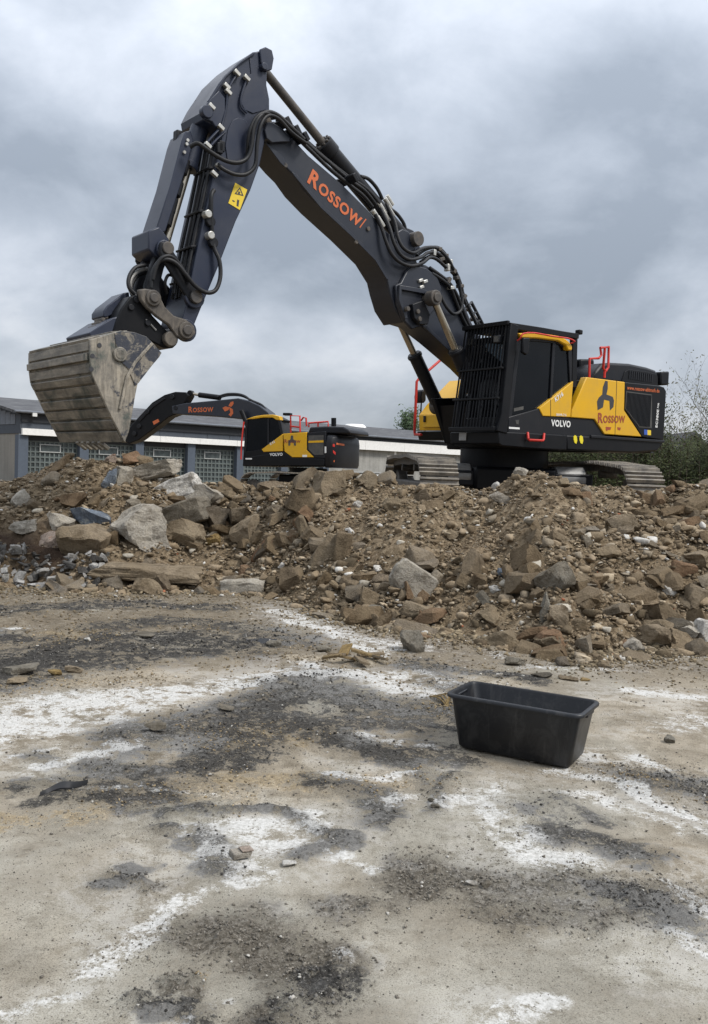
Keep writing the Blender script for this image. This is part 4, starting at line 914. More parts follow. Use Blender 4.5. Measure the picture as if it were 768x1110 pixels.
SMALL = [
 ('stone', [(-1.115,5.068,-0.003,0.141,0.065)][0], BOULDER, 'grey', 0, 'smooth grey stone on the dark crumbs left of centre', 'stone'),
 ('stone', [(-0.782,5.599,-0.003,0.119,0.048)][0], BOULDER, 'grey', 0, 'small grey stone on the dark crumbs near the white streak', 'stone'),
 ('flat_scrap', [(-1.867,7.852,-0.0,0.233,0.05)][0], SLAB, 'grey', 0, 'flat grey plate on the dark patch by the heap foot', 'plate'),
 ('plaster_chip', [(0.502,3.316,-0.005,0.05,0.029)][0], BLOCK, 'white', 0, 'white plaster chip on the brown crumbs in the foreground', 'chip'),
 ('stone', [(0.558,3.286,-0.002,0.046,0.035)][0], BOULDER, 'grey', 0, 'grey pebble right beside the white plaster chip', 'stone'),
 ('stone', [(1.977,5.299,-0.001,0.079,0.068)][0], BOULDER, 'grey', 0, 'dark pebble alone on the yard right of the tub', 'stone'),
 ('stone', [(1.403,7.341,-0.002,0.187,0.101)][0], BLOCK, 'grey', 0, 'grey square stone behind the tub', 'stone'),
 ('stone', [(1.808,7.371,-0.002,0.141,0.11)][0], BOULDER, 'dark', 0, 'dark stone behind the right end of the tub', 'stone'),
 ('brick_piece', [(1.734,6.841,-0.002,0.16,0.058)][0], SLAB, 'brown', 0, 'brown brick piece lying right behind the tub rim', 'brick'),
 ('wood_offcut', [(1.87,6.831,-0.002,0.102,0.044)][0], SLAB, 'ochre', 0, 'yellow wood offcut beside the brown brick piece', 'wood'),
 ('asphalt_scrap', [(1.537,6.871,-0.002,0.19,0.058)][0], BOULDER, 'dark', 0, 'black asphalt scrap behind the tub', 'asphalt'),
 ('stone', [(1.183,6.811,-0.0,0.065,0.058)][0], BOULDER, 'white', 0, 'white stone just behind the tub rim', 'stone'),
 ('stone', [(2.155,7.351,-0.001,0.109,0.094)][0], BLOCK, 'brown', 12, 'brown cracked stone at the heap foot right of the tub', 'stone'),
 ('slab_piece', [(-2.419,6.36,-0.002,0.284,0.122)][0], SLAB, 'grey', -14, 'grey broken slab on the dark patch at the left edge', 'slab'),
 ('stone', [(-2.334,6.09,-0.0,0.156,0.065)][0], BLOCK, 'tan', 0, 'tan stone in front of the grey broken slab', 'stone'),
 ('stone', [(-2.128,6.34,-0.0,0.121,0.067)][0], BOULDER, 'ochre', 0, 'yellowish stone right of the grey broken slab', 'stone'),
 ('stone', [(-2.048,6.47,-0.001,0.151,0.076)][0], BLOCK, 'tan', 0, 'second yellowish stone beside the dark patch', 'stone'),
 ('stone', [(-0.672,7.662,-0.002,0.146,0.081)][0], BOULDER, 'grey', 0, 'grey stone by the thin black scrap in mid yard', 'stone'),
 ('stone', [(-0.211,7.501,-0.0,0.159,0.08)][0], BOULDER, 'grey', 0, 'grey stone where the white line meets the wood litter', 'stone'),
 ('shingle', [(0.425,4.157,-0.0,0.04,0.027)][0], BLOCK, 'grey', 0, 'grey gravel piece in the cluster in front of the tub', 'stone'),
 ('shingle', [(0.436,4.087,-0.004,0.044,0.026)][0], BLOCK, 'grey', 0, 'nearest grey gravel piece of the cluster in front of the tub', 'stone'),
 ('paper_scrap', [(-0.208,3.446,-0.003,0.059,0.022)][0], SLAB, 'white', 0, 'whitish flat scrap right of the broken tile', 'scrap'),
 ('stone', [(-2.281,7.571,-0.001,0.064,0.056)][0], BOULDER, 'white', 0, 'white stone near the dark patch at the heap foot', 'stone'),
]
for i, (nm, (X, Y, Z, W, H), kind, mt, tilt, lab, cat) in enumerate(SMALL):
    k = dict(kind); n_ = k.pop('n')
    hgt = H * (0.75 if kind is not SLAB else 0.45)
    me = stone_mesh(nm, 1500 + i * 5, n=5, dims=(W, W * 0.7, hgt), mat=ST[mt], **k)
    o = link(nm, me)
    gz_ = float(ground_z(np.array([X]), np.array([Y]))[0])
    place(o, X, Y, max(gz_, Z, 0) + hgt * 0.36, 0, tilt * 0.3, RNG.uniform(-25, 25)); tag(o, lab, cat)

# broken tile: reddish top, grey side
(tx, ty), = [(-0.415,3.497)]
tl = empty('broken_tile', (tx, ty, 0.01), 0.5)
tag(tl, 'broken tile with a reddish corner in the foreground white patch', 'tile')
MB().prism([(-0.04, 0.0), (0.035, 0.0), (0.045, 0.022), (-0.035, 0.026)], -0.03, 0.03).build('tile_body', ST['pale'], tl, 0.004)
MB().prism([(0.0, 0.027), (0.05, 0.0235), (0.05, 0.03), (0.0, 0.033)], -0.03, 0.02).build('tile_face', ST['brick'], tl, 0.002)
# curled roofing strip
strip = MB()
A, B = [(-1.431,4.051),(-1.262,4.223)]
pts = [(A[0] + (B[0] - A[0]) * t, A[1] + (B[1] - A[1]) * t + 0.02 * math.sin(t * 7), 0.012 + 0.022 * math.sin(t * 3.1) ** 2) for t in np.linspace(0, 1, 12)]
vs = []; fs = []
for i, p in enumerate(pts):
    w = 0.014 * math.sin(math.pi * (0.1 + 0.85 * i / 11)) + 0.004
    vs += [(p[0], p[1] - w, p[2] - 0.008), (p[0], p[1] + w, p[2] + 0.012), (p[0], p[1] + w, p[2] + 0.018), (p[0], p[1] - w, p[2] - 0.001)]
for i in range(11):
    for k in range(4): fs.append((4 * i + k, 4 * i + (k + 1) % 4, 4 * i + 4 + (k + 1) % 4, 4 * i + 4 + k))
fs += [(3, 2, 1, 0), (44, 45, 46, 47)]
strip.add(vs, fs)
o = strip.build('roofing_strip', MT['rubber'], None); tag(o, 'curled black roofing felt strip on the left foreground', 'felt strip')
A, B = [(-0.922,7.771),(-0.658,7.861)]
strip = MB()
vs = []
for t in np.linspace(0, 1, 9):
    w = 0.07 * math.sin(math.pi * (0.08 + 0.84 * t)); x = A[0] + (B[0] - A[0]) * t; y = A[1] + (B[1] - A[1]) * t
    vs += [(x, y - w, 0.012), (x, y + w, 0.03), (x, y + w, 0.04), (x, y - w, 0.022)]
fs = []
for i in range(8):
    for k in range(4): fs.append((4 * i + k, 4 * i + (k + 1) % 4, 4 * i + 4 + (k + 1) % 4, 4 * i + 4 + k))
fs += [(3, 2, 1, 0), (32, 33, 34, 35)]
o = strip.add(vs, fs).build('roofing_strip', MT['rubber'], None); tag(o, 'flat black roofing felt scrap in the middle of the yard near the heap', 'felt strip')

# asphalt shards heaped at the left foot of the heap
sh_proto = [stone_mesh('asphalt_shard', 2000 + k, n=3, p=10, cuts=6, rough=0.05, depth=(0.55, 1.0), mat=ST['shard']) for k in range(9)]
for k in range(190):
    x = RNG.uniform(-5.0, -3.15); y = RNG.uniform(10.6, 11.3)
    s = 0.035 + 0.13 * RNG.random() ** 1.8
    o = link('asphalt_shard', sh_proto[k % 9])
    o.location = (x, y, max(float(hz(x, y)), 0) + s * 0.22 + 0.05 * RNG.random() * (y > 10.8))
    o.scale = (s * 1.2, s, s * RNG.uniform(0.2, 0.6)); o.rotation_euler = (RNG.normal() * 0.6, RNG.normal() * 0.6, RNG.uniform(0, 6.3))
    tag(o, 'broken asphalt shard in the grey and white pile at the left heap foot', 'asphalt shard', 'asphalt shards piled at the left foot of the heap')

# splintered wood by the white line
WP = [(-0.104,7.37),(0.015,7.176),(0.105,7.055),(-0.137,7.117),(0.187,7.419),(-0.035,7.493),(0.259,7.182),(0.138,7.266)]
for k, (x, y) in enumerate(WP):
    L_ = 0.16 + 0.1 * ((k * 37) % 10) / 10
    mb = MB().box((0, 0, 0), (L_, 0.035 + 0.03 * (k % 3), 0.022))
    o = mb.build('wood_splinter', ST['ochre'] if k % 2 else ST['wood'], None, 0.004)
    o.location = (x, y, 0.03 + 0.012 * (k % 4)); o.rotation_euler = (0.3 * (k % 3 - 1), 0.25 * (k % 2), 0.9 * k)
    tag(o, 'splintered light wood piece in the litter between the white line and white patch', 'wood', 'wood splinters in the middle of the yard')
# thin orange twigs beside the tub
o = MB()
for k in range(5):
    a = [(0.581,6.118)][0]; b = [(0.685,5.802)][0]
    o.tube([(a[0] + 0.03 * k, a[1] + 0.02 * k, 0.02), ((a[0] + b[0]) / 2 + 0.02 * k, (a[1] + b[1]) / 2, 0.05 + 0.01 * k), (b[0], b[1] + 0.03 * k, 0.02)], 0.006, 5, 3)
o = o.build('dry_twigs', ST['ochre']); tag(o, 'thin dry orange twigs left of the black tub', 'twigs')

# ------------------------------------------------------------------ long hall in the background
def concrete(name, col, var=0.35, streak=True):
    m, nt, b = new_mat(name)
    n1 = noise_node(nt, 0.8, 6, 0.65); n2 = noise_node(nt, 9, 5, 0.7)
    t = nt.nodes.new('ShaderNodeTexCoord'); mp = nt.nodes.new('ShaderNodeMapping'); mp.inputs['Scale'].default_value = (2.5, 2.5, 0.25)
    nt.links.new(t.outputs['Object'], mp.inputs[0]); n = nt.nodes.new('ShaderNodeTexNoise'); n.inputs['Scale'].default_value = 1.2; n.inputs['Detail'].default_value = 6
    nt.links.new(mp.outputs[0], n.inputs['Vector'])
    f = math_node(nt, 'MULTIPLY', math_node(nt, 'SUBTRACT', math_node(nt, 'ADD', math_node(nt, 'MULTIPLY', n1, 0.5), math_node(nt, 'MULTIPLY', n.outputs['Fac'], 0.5)), 0.4), 4.0, True)
    c = mix_node(nt, math_node(nt, 'MULTIPLY', f, var), col, tuple(c_ * 0.35 for c_ in col))
    c = mix_node(nt, 0.3, c, ramp_node(nt, n2, [(0.35, (0.6, 0.6, 0.6)), (0.6, (1, 1, 1))]), 'MULTIPLY')
    nt.links.new(c, b.inputs['Base Color']); b.inputs['Roughness'].default_value = 0.85
    return m
BM = {'conc': concrete('hall_concrete', (0.25, 0.235, 0.205)), 'conc2': concrete('wing_concrete', (0.36, 0.35, 0.32), 0.7), 'clad': concrete('slate_cladding', (0.062, 0.073, 0.09), 0.2),
      'clad2': concrete('pale_cladding', (0.16, 0.175, 0.20), 0.3), 'fascia': concrete('white_fascia', (0.82, 0.81, 0.78), 0.05), 'post': concrete('blue_grey_post', (0.085, 0.105, 0.135), 0.15),
      'blockw': concrete('glass_block_joint', (0.135, 0.158, 0.152), 0.4), 'roof': concrete('roof_felt', (0.085, 0.085, 0.09), 0.5), 'soffit': concrete('soffit_dark', (0.03, 0.033, 0.038), 0.2), 'frame': concrete('window_frame', (0.42, 0.43, 0.42), 0.2), 'wframe': concrete('white_window_frame', (0.7, 0.7, 0.68), 0.1)}
gl, nt, b = new_mat('glass_block')
n = noise_node(nt, 4, 4)
nt.links.new(ramp_node(nt, n, [(0.35, (0.03, 0.04, 0.042)), (0.65, (0.075, 0.09, 0.09))]), b.inputs['Base Color']); b.inputs['Roughness'].default_value = 0.2
BM['glass'] = gl
ROOFSTRIP, nt, b = new_mat('shingle_roof')
t = nt.nodes.new('ShaderNodeTexCoord'); mp = nt.nodes.new('ShaderNodeMapping'); mp.inputs['Scale'].default_value = (0.7, 3.0, 1.0); nt.links.new(t.outputs['Object'], mp.inputs[0])
n = nt.nodes.new('ShaderNodeTexNoise'); n.inputs['Scale'].default_value = 1.6; n.inputs['Detail'].default_value = 7; n.inputs['Roughness'].default_value = 0.7; nt.links.new(mp.outputs[0], n.inputs['Vector'])
nt.links.new(ramp_node(nt, n.outputs['Fac'], [(0.34, (0.026, 0.026, 0.03)), (0.5, (0.058, 0.058, 0.062)), (0.6, (0.10, 0.10, 0.10)), (0.7, (0.22, 0.22, 0.215))]), b.inputs['Base Color']); b.inputs['Roughness'].default_value = 0.8

# hall frame: x along the front, y outward to the viewer, z up
hall = empty('factory_hall', (-19.26, 50.0, 0.0), math.atan2(.665, .747))
tag(hall, 'long low hall with glass block front, white fascia and dark roof behind the heap', 'building')
SEND = [(53.053,4.125)][0][0]; SMID = [(22.0,3.467)][0][0]
Zf1 = 3.27; Zb1 = [(7.493,2.928)][0][1]
EAVE = [(-0.126,4.254)][0][1]; DEPTH = 14.0; RIDGE = [(1.42,5.399)][0][1]
def hb(name, x0, x1, y0, y1, z0, z1, m, parent=hall, bevel=0.0):
    return MB().box(((x0 + x1) / 2, (y0 + y1) / 2, (z0 + z1) / 2), (x1 - x0, abs(y1 - y0), z1 - z0)).build(name, m, parent, bevel)
# in this frame -y points at the viewer (the frame is turned so that +y runs away from the camera)
Zb1 = 2.90
roof = MB()
roof.add([(-0.5, -0.63, EAVE), (SEND + 0.5, -0.63, EAVE), (SEND + 0.5, DEPTH / 2, RIDGE), (-0.5, DEPTH / 2, RIDGE), (SEND + 0.5, DEPTH + 0.7, EAVE), (-0.5, DEPTH + 0.7, EAVE),
          (-0.5, -0.7, EAVE - 0.16), (SEND + 0.5, -0.7, EAVE - 0.16), (SEND + 0.5, DEPTH / 2, RIDGE - 0.16), (-0.5, DEPTH / 2, RIDGE - 0.16), (SEND + 0.5, DEPTH + 0.7, EAVE - 0.16), (-0.5, DEPTH + 0.7, EAVE - 0.16)],
         [(0, 1, 2, 3), (3, 2, 4, 5), (6, 9, 8, 7), (9, 11, 10, 8), (0, 6, 7, 1), (4, 10, 11, 5), (0, 3, 9, 6), (3, 5, 11, 9), (1, 7, 8, 2), (2, 8, 10, 4)])
rf = roof.build('roof', ROOFSTRIP, hall, 0, 20)
MB().tube([(-0.5, -0.76, EAVE - 0.06), (SEND + 0.5, -0.76, EAVE - 0.06)], 0.07, 8, 1).build('gutter', BM['clad2'], rf)
MB().box((0.6, -0.8, EAVE - 0.2), (0.25, 0.12, 0.2)).build('gutter_outlet', BM['wframe'], rf)
hb('soffit', 0.0, SEND, -0.5, 0.3, EAVE - 0.62, EAVE - 0.17, BM['soffit'])
x = 0.0; k = 0
while x < SEND - 0.1:                                       # cladding panels above the fascia
    x1 = min(x + 1.75, SEND)
    top = EAVE - 0.62
    zlo = Zf1 if x < SMID else [(30.042,3.846)][0][1]
    hb('cladding_panel', x + 0.012, x1 - 0.012, -0.42, 0.2, zlo, top, BM['clad'])
    x = x1; k += 1
x = 0.0
while x < SMID:
    x1 = min(x + 2.9, SMID); hb('fascia_board', x + 0.01, x1 - 0.01, -0.60, 0.2, Zb1, Zf1 - 0.002, BM['fascia']); x = x1
Z2t, Z2b = [(30.042,3.846),(30.079,3.15)][0][1], [(30.042,3.846),(30.079,3.15)][1][1]
x = SMID
while x < SEND:
    x1 = min(x + 4.2, SEND); hb('fascia_board', x + 0.01, x1 - 0.01, -0.60, 0.2, Z2b, Z2t - 0.002, BM['fascia']); x = x1
# end wall
MB().add([(0, 0, -0.3), (0, DEPTH, -0.3), (0, DEPTH, Zf1 - 0.3), (0, 0, Zf1 - 0.3), (0.4, 0, -0.3), (0.4, DEPTH, -0.3), (0.4, DEPTH, Zf1 - 0.3), (0.4, 0, Zf1 - 0.3)],
         [(0, 3, 2, 1), (4, 5, 6, 7), (0, 4, 7, 3), (1, 2, 6, 5), (3, 7, 6, 2)]).build('end_wall', BM['conc'], hall)
gw = MB()
z0g, z1g = Zf1 - 0.298, EAVE - 0.2
gw.add([(-0.05, -0.4, z0g), (-0.05, DEPTH, z0g), (-0.05, DEPTH, z1g), (-0.05, DEPTH / 2, RIDGE - 0.2), (-0.05, -0.4, z1g), (0.3, -0.4, z0g), (0.3, DEPTH, z0g), (0.3, DEPTH, z1g), (0.3, DEPTH / 2, RIDGE - 0.2), (0.3, -0.4, z1g)],
       [(0, 4, 3, 2, 1), (5, 6, 7, 8, 9), (0, 5, 9, 4), (0, 1, 6, 5)])
gw.build('gable_cladding', BM['clad'], hall)
for k in range(8):
    y0 = 0.3 + k * 0.75
    hb('gable_panel', -0.09, -0.052, y0 + 0.02, y0 + 0.73, EAVE - 0.75, EAVE - 0.28 + (y0 + 0.3) * (RIDGE - EAVE) / (DEPTH / 2), BM['clad2'])
# bays of glass blocks between posts
posts = [(0.134,1.386),(3.773,1.507),(7.4,1.627),(11.099,1.75),(14.917,1.877),(18.678,2.001),(22.499,2.128)]
PS = [p[0] for p in posts]
for p in PS: hb('post', p - 0.28, p + 0.28, -0.42, 0.1, -0.3, Zb1 - 0.002, BM['post'])
for a, b in zip(PS[:-1], PS[1:]):
    bay = hb('glass_block_wall', a + 0.28, b - 0.28, 0.0, 0.08, -0.3, Zb1 - 0.3, BM['glass'])
    hb('bay_lintel', a + 0.28, b - 0.28, -0.1, 0.1, Zb1 - 0.3, Zb1 - 0.004, BM['soffit'])
    lat = MB(); nx = 11; w = b - a - 0.56
    for i in range(nx + 1): lat.box((a + 0.28 + w * i / nx, -0.03, (Zb1 - 0.6) / 2), (0.085, 0.05, Zb1))
    for j in range(10): lat.box(((a + b) / 2, -0.033, Zb1 - 0.33 - j * 0.30), (w, 0.05, 0.085))
    lat.build('block_joints', BM['blockw'], bay)
    vx = a + 0.28 + w * 0.5
    vent = hb('vent_window', vx - 0.72, vx + 0.48, -0.075, -0.056, Zb1 - 0.92, Zb1 - 0.50, BM['glass'])
    fm = MB()
    for zc in (Zb1 - 0.92, Zb1 - 0.50): fm.box((vx - 0.12, -0.085, zc), (1.28, 0.05, 0.05))
    for xc in (vx - 0.72, vx + 0.48): fm.box((xc, -0.085, Zb1 - 0.71), (0.05, 0.05, 0.42))
    fm.build('vent_frame', BM['frame'], vent)
# concrete wing beyond
hb('wing_wall', PS[-1] + 0.3, SEND - 0.3, -0.2, 0.2, -0.3, Z2b - 0.002, BM['conc2'])
hb('wall_pilaster', [(29.609,2.364)][0][0], [(29.813,2.37)][0][0], -0.28, -0.2, -0.3, Z2b - 0.002, BM['fascia'])
wn_ = [(25.363,1.274),(26.025,1.255),(27.473,1.217),(28.963,1.178),(26.063,0.477),(29.001,0.45)]
hb('window_ledge', [(25.355,1.45)][0][0], [(28.15,1.449)][0][0], -0.34, -0.2, [(26.689,1.377)][0][1], [(26.685,1.448)][0][1], BM['frame'])
for a, b in ((389, 402), (402.5, 417)):
    A_ = [(26.12,1.257),(27.375,1.229),(27.424,1.216),(28.862,1.176)]; 
    xa, xb = (A_[0][0], A_[1][0]) if a == 389 else (A_[2][0], A_[3][0])
    z1 = A_[1][1]; z0 = z1 - 0.75
    w_ = hb('window', xa, xb, -0.24, -0.205, z0, z1, BM['glass'])
    fm = MB()
    for zc in (z0, z1): fm.box(((xa + xb) / 2, -0.27, zc), (xb - xa, 0.08, 0.12))
    for xc in (xa + 0.06, xb - 0.06): fm.box((xc, -0.272, (z0 + z1) / 2), (0.12, 0.08, z1 - z0))
    fm.build('window_frame', BM['wframe'], w_)
hb('back_wall', 0.4, SEND, DEPTH - 0.3, DEPTH, -0.3, EAVE - 0.3, BM['conc'])
for px_, w_, d_ in (([(31.751,5.676)][0][0], 1.1, 0.5),):
    MB().cyl((px_, DEPTH / 2, RIDGE - 0.2), (px_, DEPTH / 2, RIDGE + 0.12), w_, w_ * 0.7, n=20).build('roof_dome', BM['fascia'], hall, 0.05)

# ------------------------------------------------------------------ the large excavator
X1 = empty('excavator', (2.79, 16.57, 0.72), math.atan2(-0.645, -0.764))
tag(X1, 'large yellow and black crawler excavator with raised dark boom, standing behind the rubble', 'excavator')

# --- boom
boom_poly = [(5.829,5.618),(5.778,5.746),(5.684,5.766),(5.49,5.723),(5.258,5.641),(4.991,5.485),(4.326,5.217),(3.802,4.951),(3.481,4.745),(3.216,4.623),(2.965,4.524),(2.705,4.363),(2.61,4.169),(2.634,3.832),(2.784,3.478),(2.942,3.306),(3.158,3.514),(3.278,3.761),(3.349,3.948),(3.611,4.205),(4.138,4.491),(4.728,4.778),(5.046,4.964),(5.24,5.131),(5.406,5.222),(5.687,5.411),(5.801,5.497)]
boom = prism('boom', boom_poly, -0.25, 0.25, MT['boomgrey'], X1, 0.02)
# raised nose plate and flange along the lower edge
prism('nose_plate', [(5.833,5.598),(5.791,5.712),(5.713,5.74),(5.52,5.696),(5.387,5.628),(5.4,5.546),(5.513,5.516),(5.702,5.454),(5.798,5.493)], 0.24, 0.345, MT['boomgrey'], boom, 0.012)
prism('stiffener', [(5.775,5.463),(5.711,5.454),(5.467,5.349),(5.398,5.248),(5.428,5.201),(5.511,5.246)], 0.25, 0.275, MT['boomgrey'], boom, 0.008)
prism('lower_flange', [(5.295,5.162),(5.252,5.119),(4.744,4.766),(4.155,4.478),(3.629,4.191),(3.37,3.936),(3.33,3.942),(3.582,4.219),(4.111,4.517),(4.702,4.809),(5.212,5.155)], 0.25, 0.275, MT['boomgrey'], boom, 0.006)
prism('lug', [(3.278,4.544),(3.205,4.704),(3.028,4.813),(2.882,4.798),(2.748,4.646),(2.697,4.476),(2.837,4.346),(3.091,4.462)], 0.08, 0.23, MT['boomgrey'], boom, 0.015)
prism('lug', [(2.898,4.69),(2.823,4.856),(2.638,4.97),(2.487,4.954),(2.348,4.796),(2.294,4.619),(2.44,4.484),(2.704,4.605)], -0.23, -0.08, MT['boomgrey'], boom, 0.015)
for p in [(5.551,5.615),(3.788,4.654),(4.022,4.409),(5.406,5.235)]:
    MB().cyl((p[0], 0.24, p[1]), (p[0], 0.275, p[1]), 0.035, n=10).build('bolt', MT['pin'], boom, 0.004)
t0, t1 = [(5.0,5.101),(3.977,4.638)]
lettering([('R', 1.0), ('OSSOW', 0.74)], t0, t1, 0.252, MT['orange'], boom, bold=0.035)
u0, u1 = [(3.968,4.646),(3.9,4.618)]
lettering([('/', 1.0)], u0, u1, 0.252, MT['orange'], boom, bold=0.0)

# --- base boom section behind the hinge
base_poly = [(2.857,4.067),(2.744,4.296),(2.49,4.326),(2.09,4.242),(1.762,4.062),(1.539,3.843),(1.307,3.525),(0.841,3.096),(0.049,2.762),(-0.299,2.399),(0.008,2.169),(0.669,2.386),(1.306,2.752),(2.091,3.117),(2.584,3.323),(2.86,3.347),(2.994,3.523)]
bboom = prism('base_boom', base_poly, -0.25, 0.25, MT['boomgrey'], X1, 0.02)
prism('hinge_plate', [(3.211,3.867),(3.093,3.93),(2.961,4.159),(2.842,4.254),(2.545,4.261),(2.28,4.17),(2.159,3.99),(2.189,3.74),(2.374,3.529),(2.515,3.326),(2.806,3.213),(3.0,3.336),(3.155,3.566)], 0.25, 0.315, MT['boomgrey'], bboom, 0.018)
prism('hinge_plate', [(2.647,4.042),(2.521,4.109),(2.382,4.352),(2.255,4.453),(1.942,4.46),(1.66,4.363),(1.532,4.173),(1.564,3.908),(1.76,3.684),(1.909,3.47),(2.217,3.35),(2.423,3.481),(2.587,3.724)], -0.315, -0.25, MT['boomgrey'], bboom, 0.018)
prism('rib', [(3.169,3.871),(2.673,3.891),(2.457,3.864),(2.454,3.819),(2.689,3.813),(3.125,3.804),(3.117,3.643),(2.959,3.37),(3.019,3.346),(3.177,3.634)], 0.315, 0.37, MT['boomgrey'], bboom, 0.008)
prism('rib', [(2.909,3.6),(2.662,3.697),(2.501,3.493),(2.534,3.322),(2.725,3.296),(2.855,3.384)], 0.315, 0.41, MT['char'], bboom, 0.012)
prism('edge_plate', [(2.454,3.339),(2.114,3.151),(1.571,2.867),(1.568,2.804),(2.11,3.089),(2.517,3.3)], 0.25, 0.285, MT['boomgrey'], bboom, 0.006)
for a, b in [(2.795,3.493),(2.747,3.379),(3.024,3.504)] :
    MB().cyl((a, 0.35, b), (a, 0.44, b), 0.04, n=8).build('bolt', MT['pin'], bboom, 0.005)

# --- boom lift cylinders, one each side
(pa, pb, pc) = [(2.543,3.739),(1.973,2.977),(1.303,2.097)]
MB().cyl((pa[0], -0.66, pa[1]), (pa[0], 0.62, pa[1]), 0.075, n=18).build('cylinder_pin', MT['pin'], X1, 0.01)
for sy in (1, -1):
    c = empty('lift_cylinder', (0, 0, 0)); c.parent = X1
    y = 0.50 * sy
    barrel('rod_eye', (pa[0], y - 0.09, pa[1]), (pa[0], y + 0.09, pa[1]), 0.125, MT['pin'], c, 20, 0.012)
    barrel('rod', (pa[0], y, pa[1]), (pb[0], y, pb[1]), 0.058, MT['chrome'], c, 18)
    barrel('gland', (pb[0] * 1.02 - pa[0] * 0.02, y, pb[1] * 1.02 - pa[1] * 0.02), (pb[0] * 0.93 + pc[0] * 0.07, y, pb[1] * 0.93 + pc[1] * 0.07), 0.135, MT['char'], c, 18, 0.012)
    barrel('barrel', (pb[0], y, pb[1]), (pc[0], y, pc[1]), 0.118, MT['char'], c, 20, 0.01)
    barrel('base_eye', (pc[0], y - 0.1, pc[1]), (pc[0], y + 0.1, pc[1]), 0.15, MT['pin'], c, 18, 0.012)

# --- arm cylinder along the top of the boom
(q0, q1, q2) = [(5.639,6.572),(4.543,5.84),(2.738,4.7)]
ac = empty('arm_cylinder', (0, 0, 0)); ac.parent = X1
barrel('rod', (q0[0], 0, q0[1]), (q1[0], 0, q1[1]), 0.065, MT['pin'], ac, 18)
barrel('gland', (q1[0], 0, q1[1]), (q1[0] * 0.9 + q2[0] * 0.1, 0, q1[1] * 0.9 + q2[1] * 0.1), 0.155, MT['char'], ac, 20, 0.012)
barrel('barrel', (q1[0] * 0.93 + q2[0] * 0.07, 0, q1[1] * 0.93 + q2[1] * 0.07), (q2[0], 0, q2[1]), 0.135, MT['char'], ac, 22, 0.01)
barrel('base_eye', (q2[0], -0.28, q2[1]), (q2[0], 0.32, q2[1]), 0.12, MT['pin'], ac, 18, 0.01)
for k in range(10):
    a = 2 * math.pi * k / 10
    d = Vector((q2[0] - q1[0], 0, q2[1] - q1[1])).normalized(); u = Vector((0, 1, 0)); w = d.cross(u)
    c = Vector((q1[0], 0, q1[1])) + (u * math.cos(a) + w * math.sin(a)) * 0.12
    MB().cyl(c - d * 0.03, c + d * 0.01, 0.022, n=6).build('gland_bolt', MT['pin'], ac)

# --- arm
arm_poly = [(6.033,6.616),(5.924,6.669),(5.816,6.668),(5.774,6.587),(5.794,6.422),(5.792,6.238),(5.738,6.063),(5.731,5.886),(5.788,5.5),(5.867,5.122),(6.012,4.722),(6.234,4.253),(6.498,3.575),(6.694,3.107),(6.84,2.753),(6.905,2.596),(7.016,2.583),(7.048,2.725),(6.985,2.941),(6.925,3.256),(6.877,3.509),(6.804,3.865),(6.705,4.339),(6.605,4.792),(6.529,5.131),(6.506,5.309),(6.539,5.423),(6.655,5.453),(6.784,5.478),(6.808,5.58),(6.722,5.762),(6.586,5.985),(6.497,6.138),(6.264,6.404)]
arm = prism('arm', arm_poly, -0.30, 0.30, MT['slate'], X1, 0.018)
prism('doubler_plate', [(6.102,6.518),(6.01,6.498),(5.931,6.423),(5.846,6.222),(5.8,6.032),(5.802,5.892),(6.015,5.781),(6.152,5.792),(6.215,5.861),(6.206,6.038),(6.12,6.151),(6.153,6.241),(6.064,6.306)], 0.30, 0.314, MT['slate'], arm, 0.006)
prism('doubler_plate', [(6.409,5.459),(6.34,5.602),(6.252,5.657),(6.132,5.66),(6.038,5.56),(6.045,5.331),(6.144,5.129),(6.275,5.021),(6.41,5.062),(6.445,5.227)], 0.30, 0.314, MT['slate'], arm, 0.006)
prism('top_rib', [(6.06,6.595),(6.014,6.597),(6.248,6.385),(6.475,6.129),(6.558,5.993),(6.707,5.742),(6.749,5.73),(6.601,5.993),(6.504,6.132),(6.263,6.398)], 0.30, 0.34, MT['slate'], arm, 0.006)
prism('cylinder_ear', [(6.791,5.48),(6.809,5.609),(6.729,5.753),(6.591,5.916),(6.487,5.848),(6.481,5.677),(6.534,5.49),(6.618,5.418),(6.677,5.475)], 0.30, 0.345, MT['slate'], arm, 0.012)
prism('rod_ear', [(5.948,6.67),(5.857,6.732),(5.747,6.723),(5.712,6.62),(5.737,6.458),(5.83,6.404),(5.926,6.5)], 0.30, 0.34, MT['slate'], arm, 0.012)
for (px_, pz_, r_) in [(*[(6.774,5.575)][0], 0.085), (*[(5.888,6.445)][0], 0.05)]:
    barrel('pin_cap', (px_, 0.29, pz_), (px_, 0.385, pz_), r_, MT['slate'], arm, 18, 0.01)
(m0,) = [(5.78,5.72)]
barrel('boom_pin', (m0[0], -0.42, m0[1]), (m0[0], 0.30, m0[1]), 0.11, MT['pin'], arm, 18, 0.01)
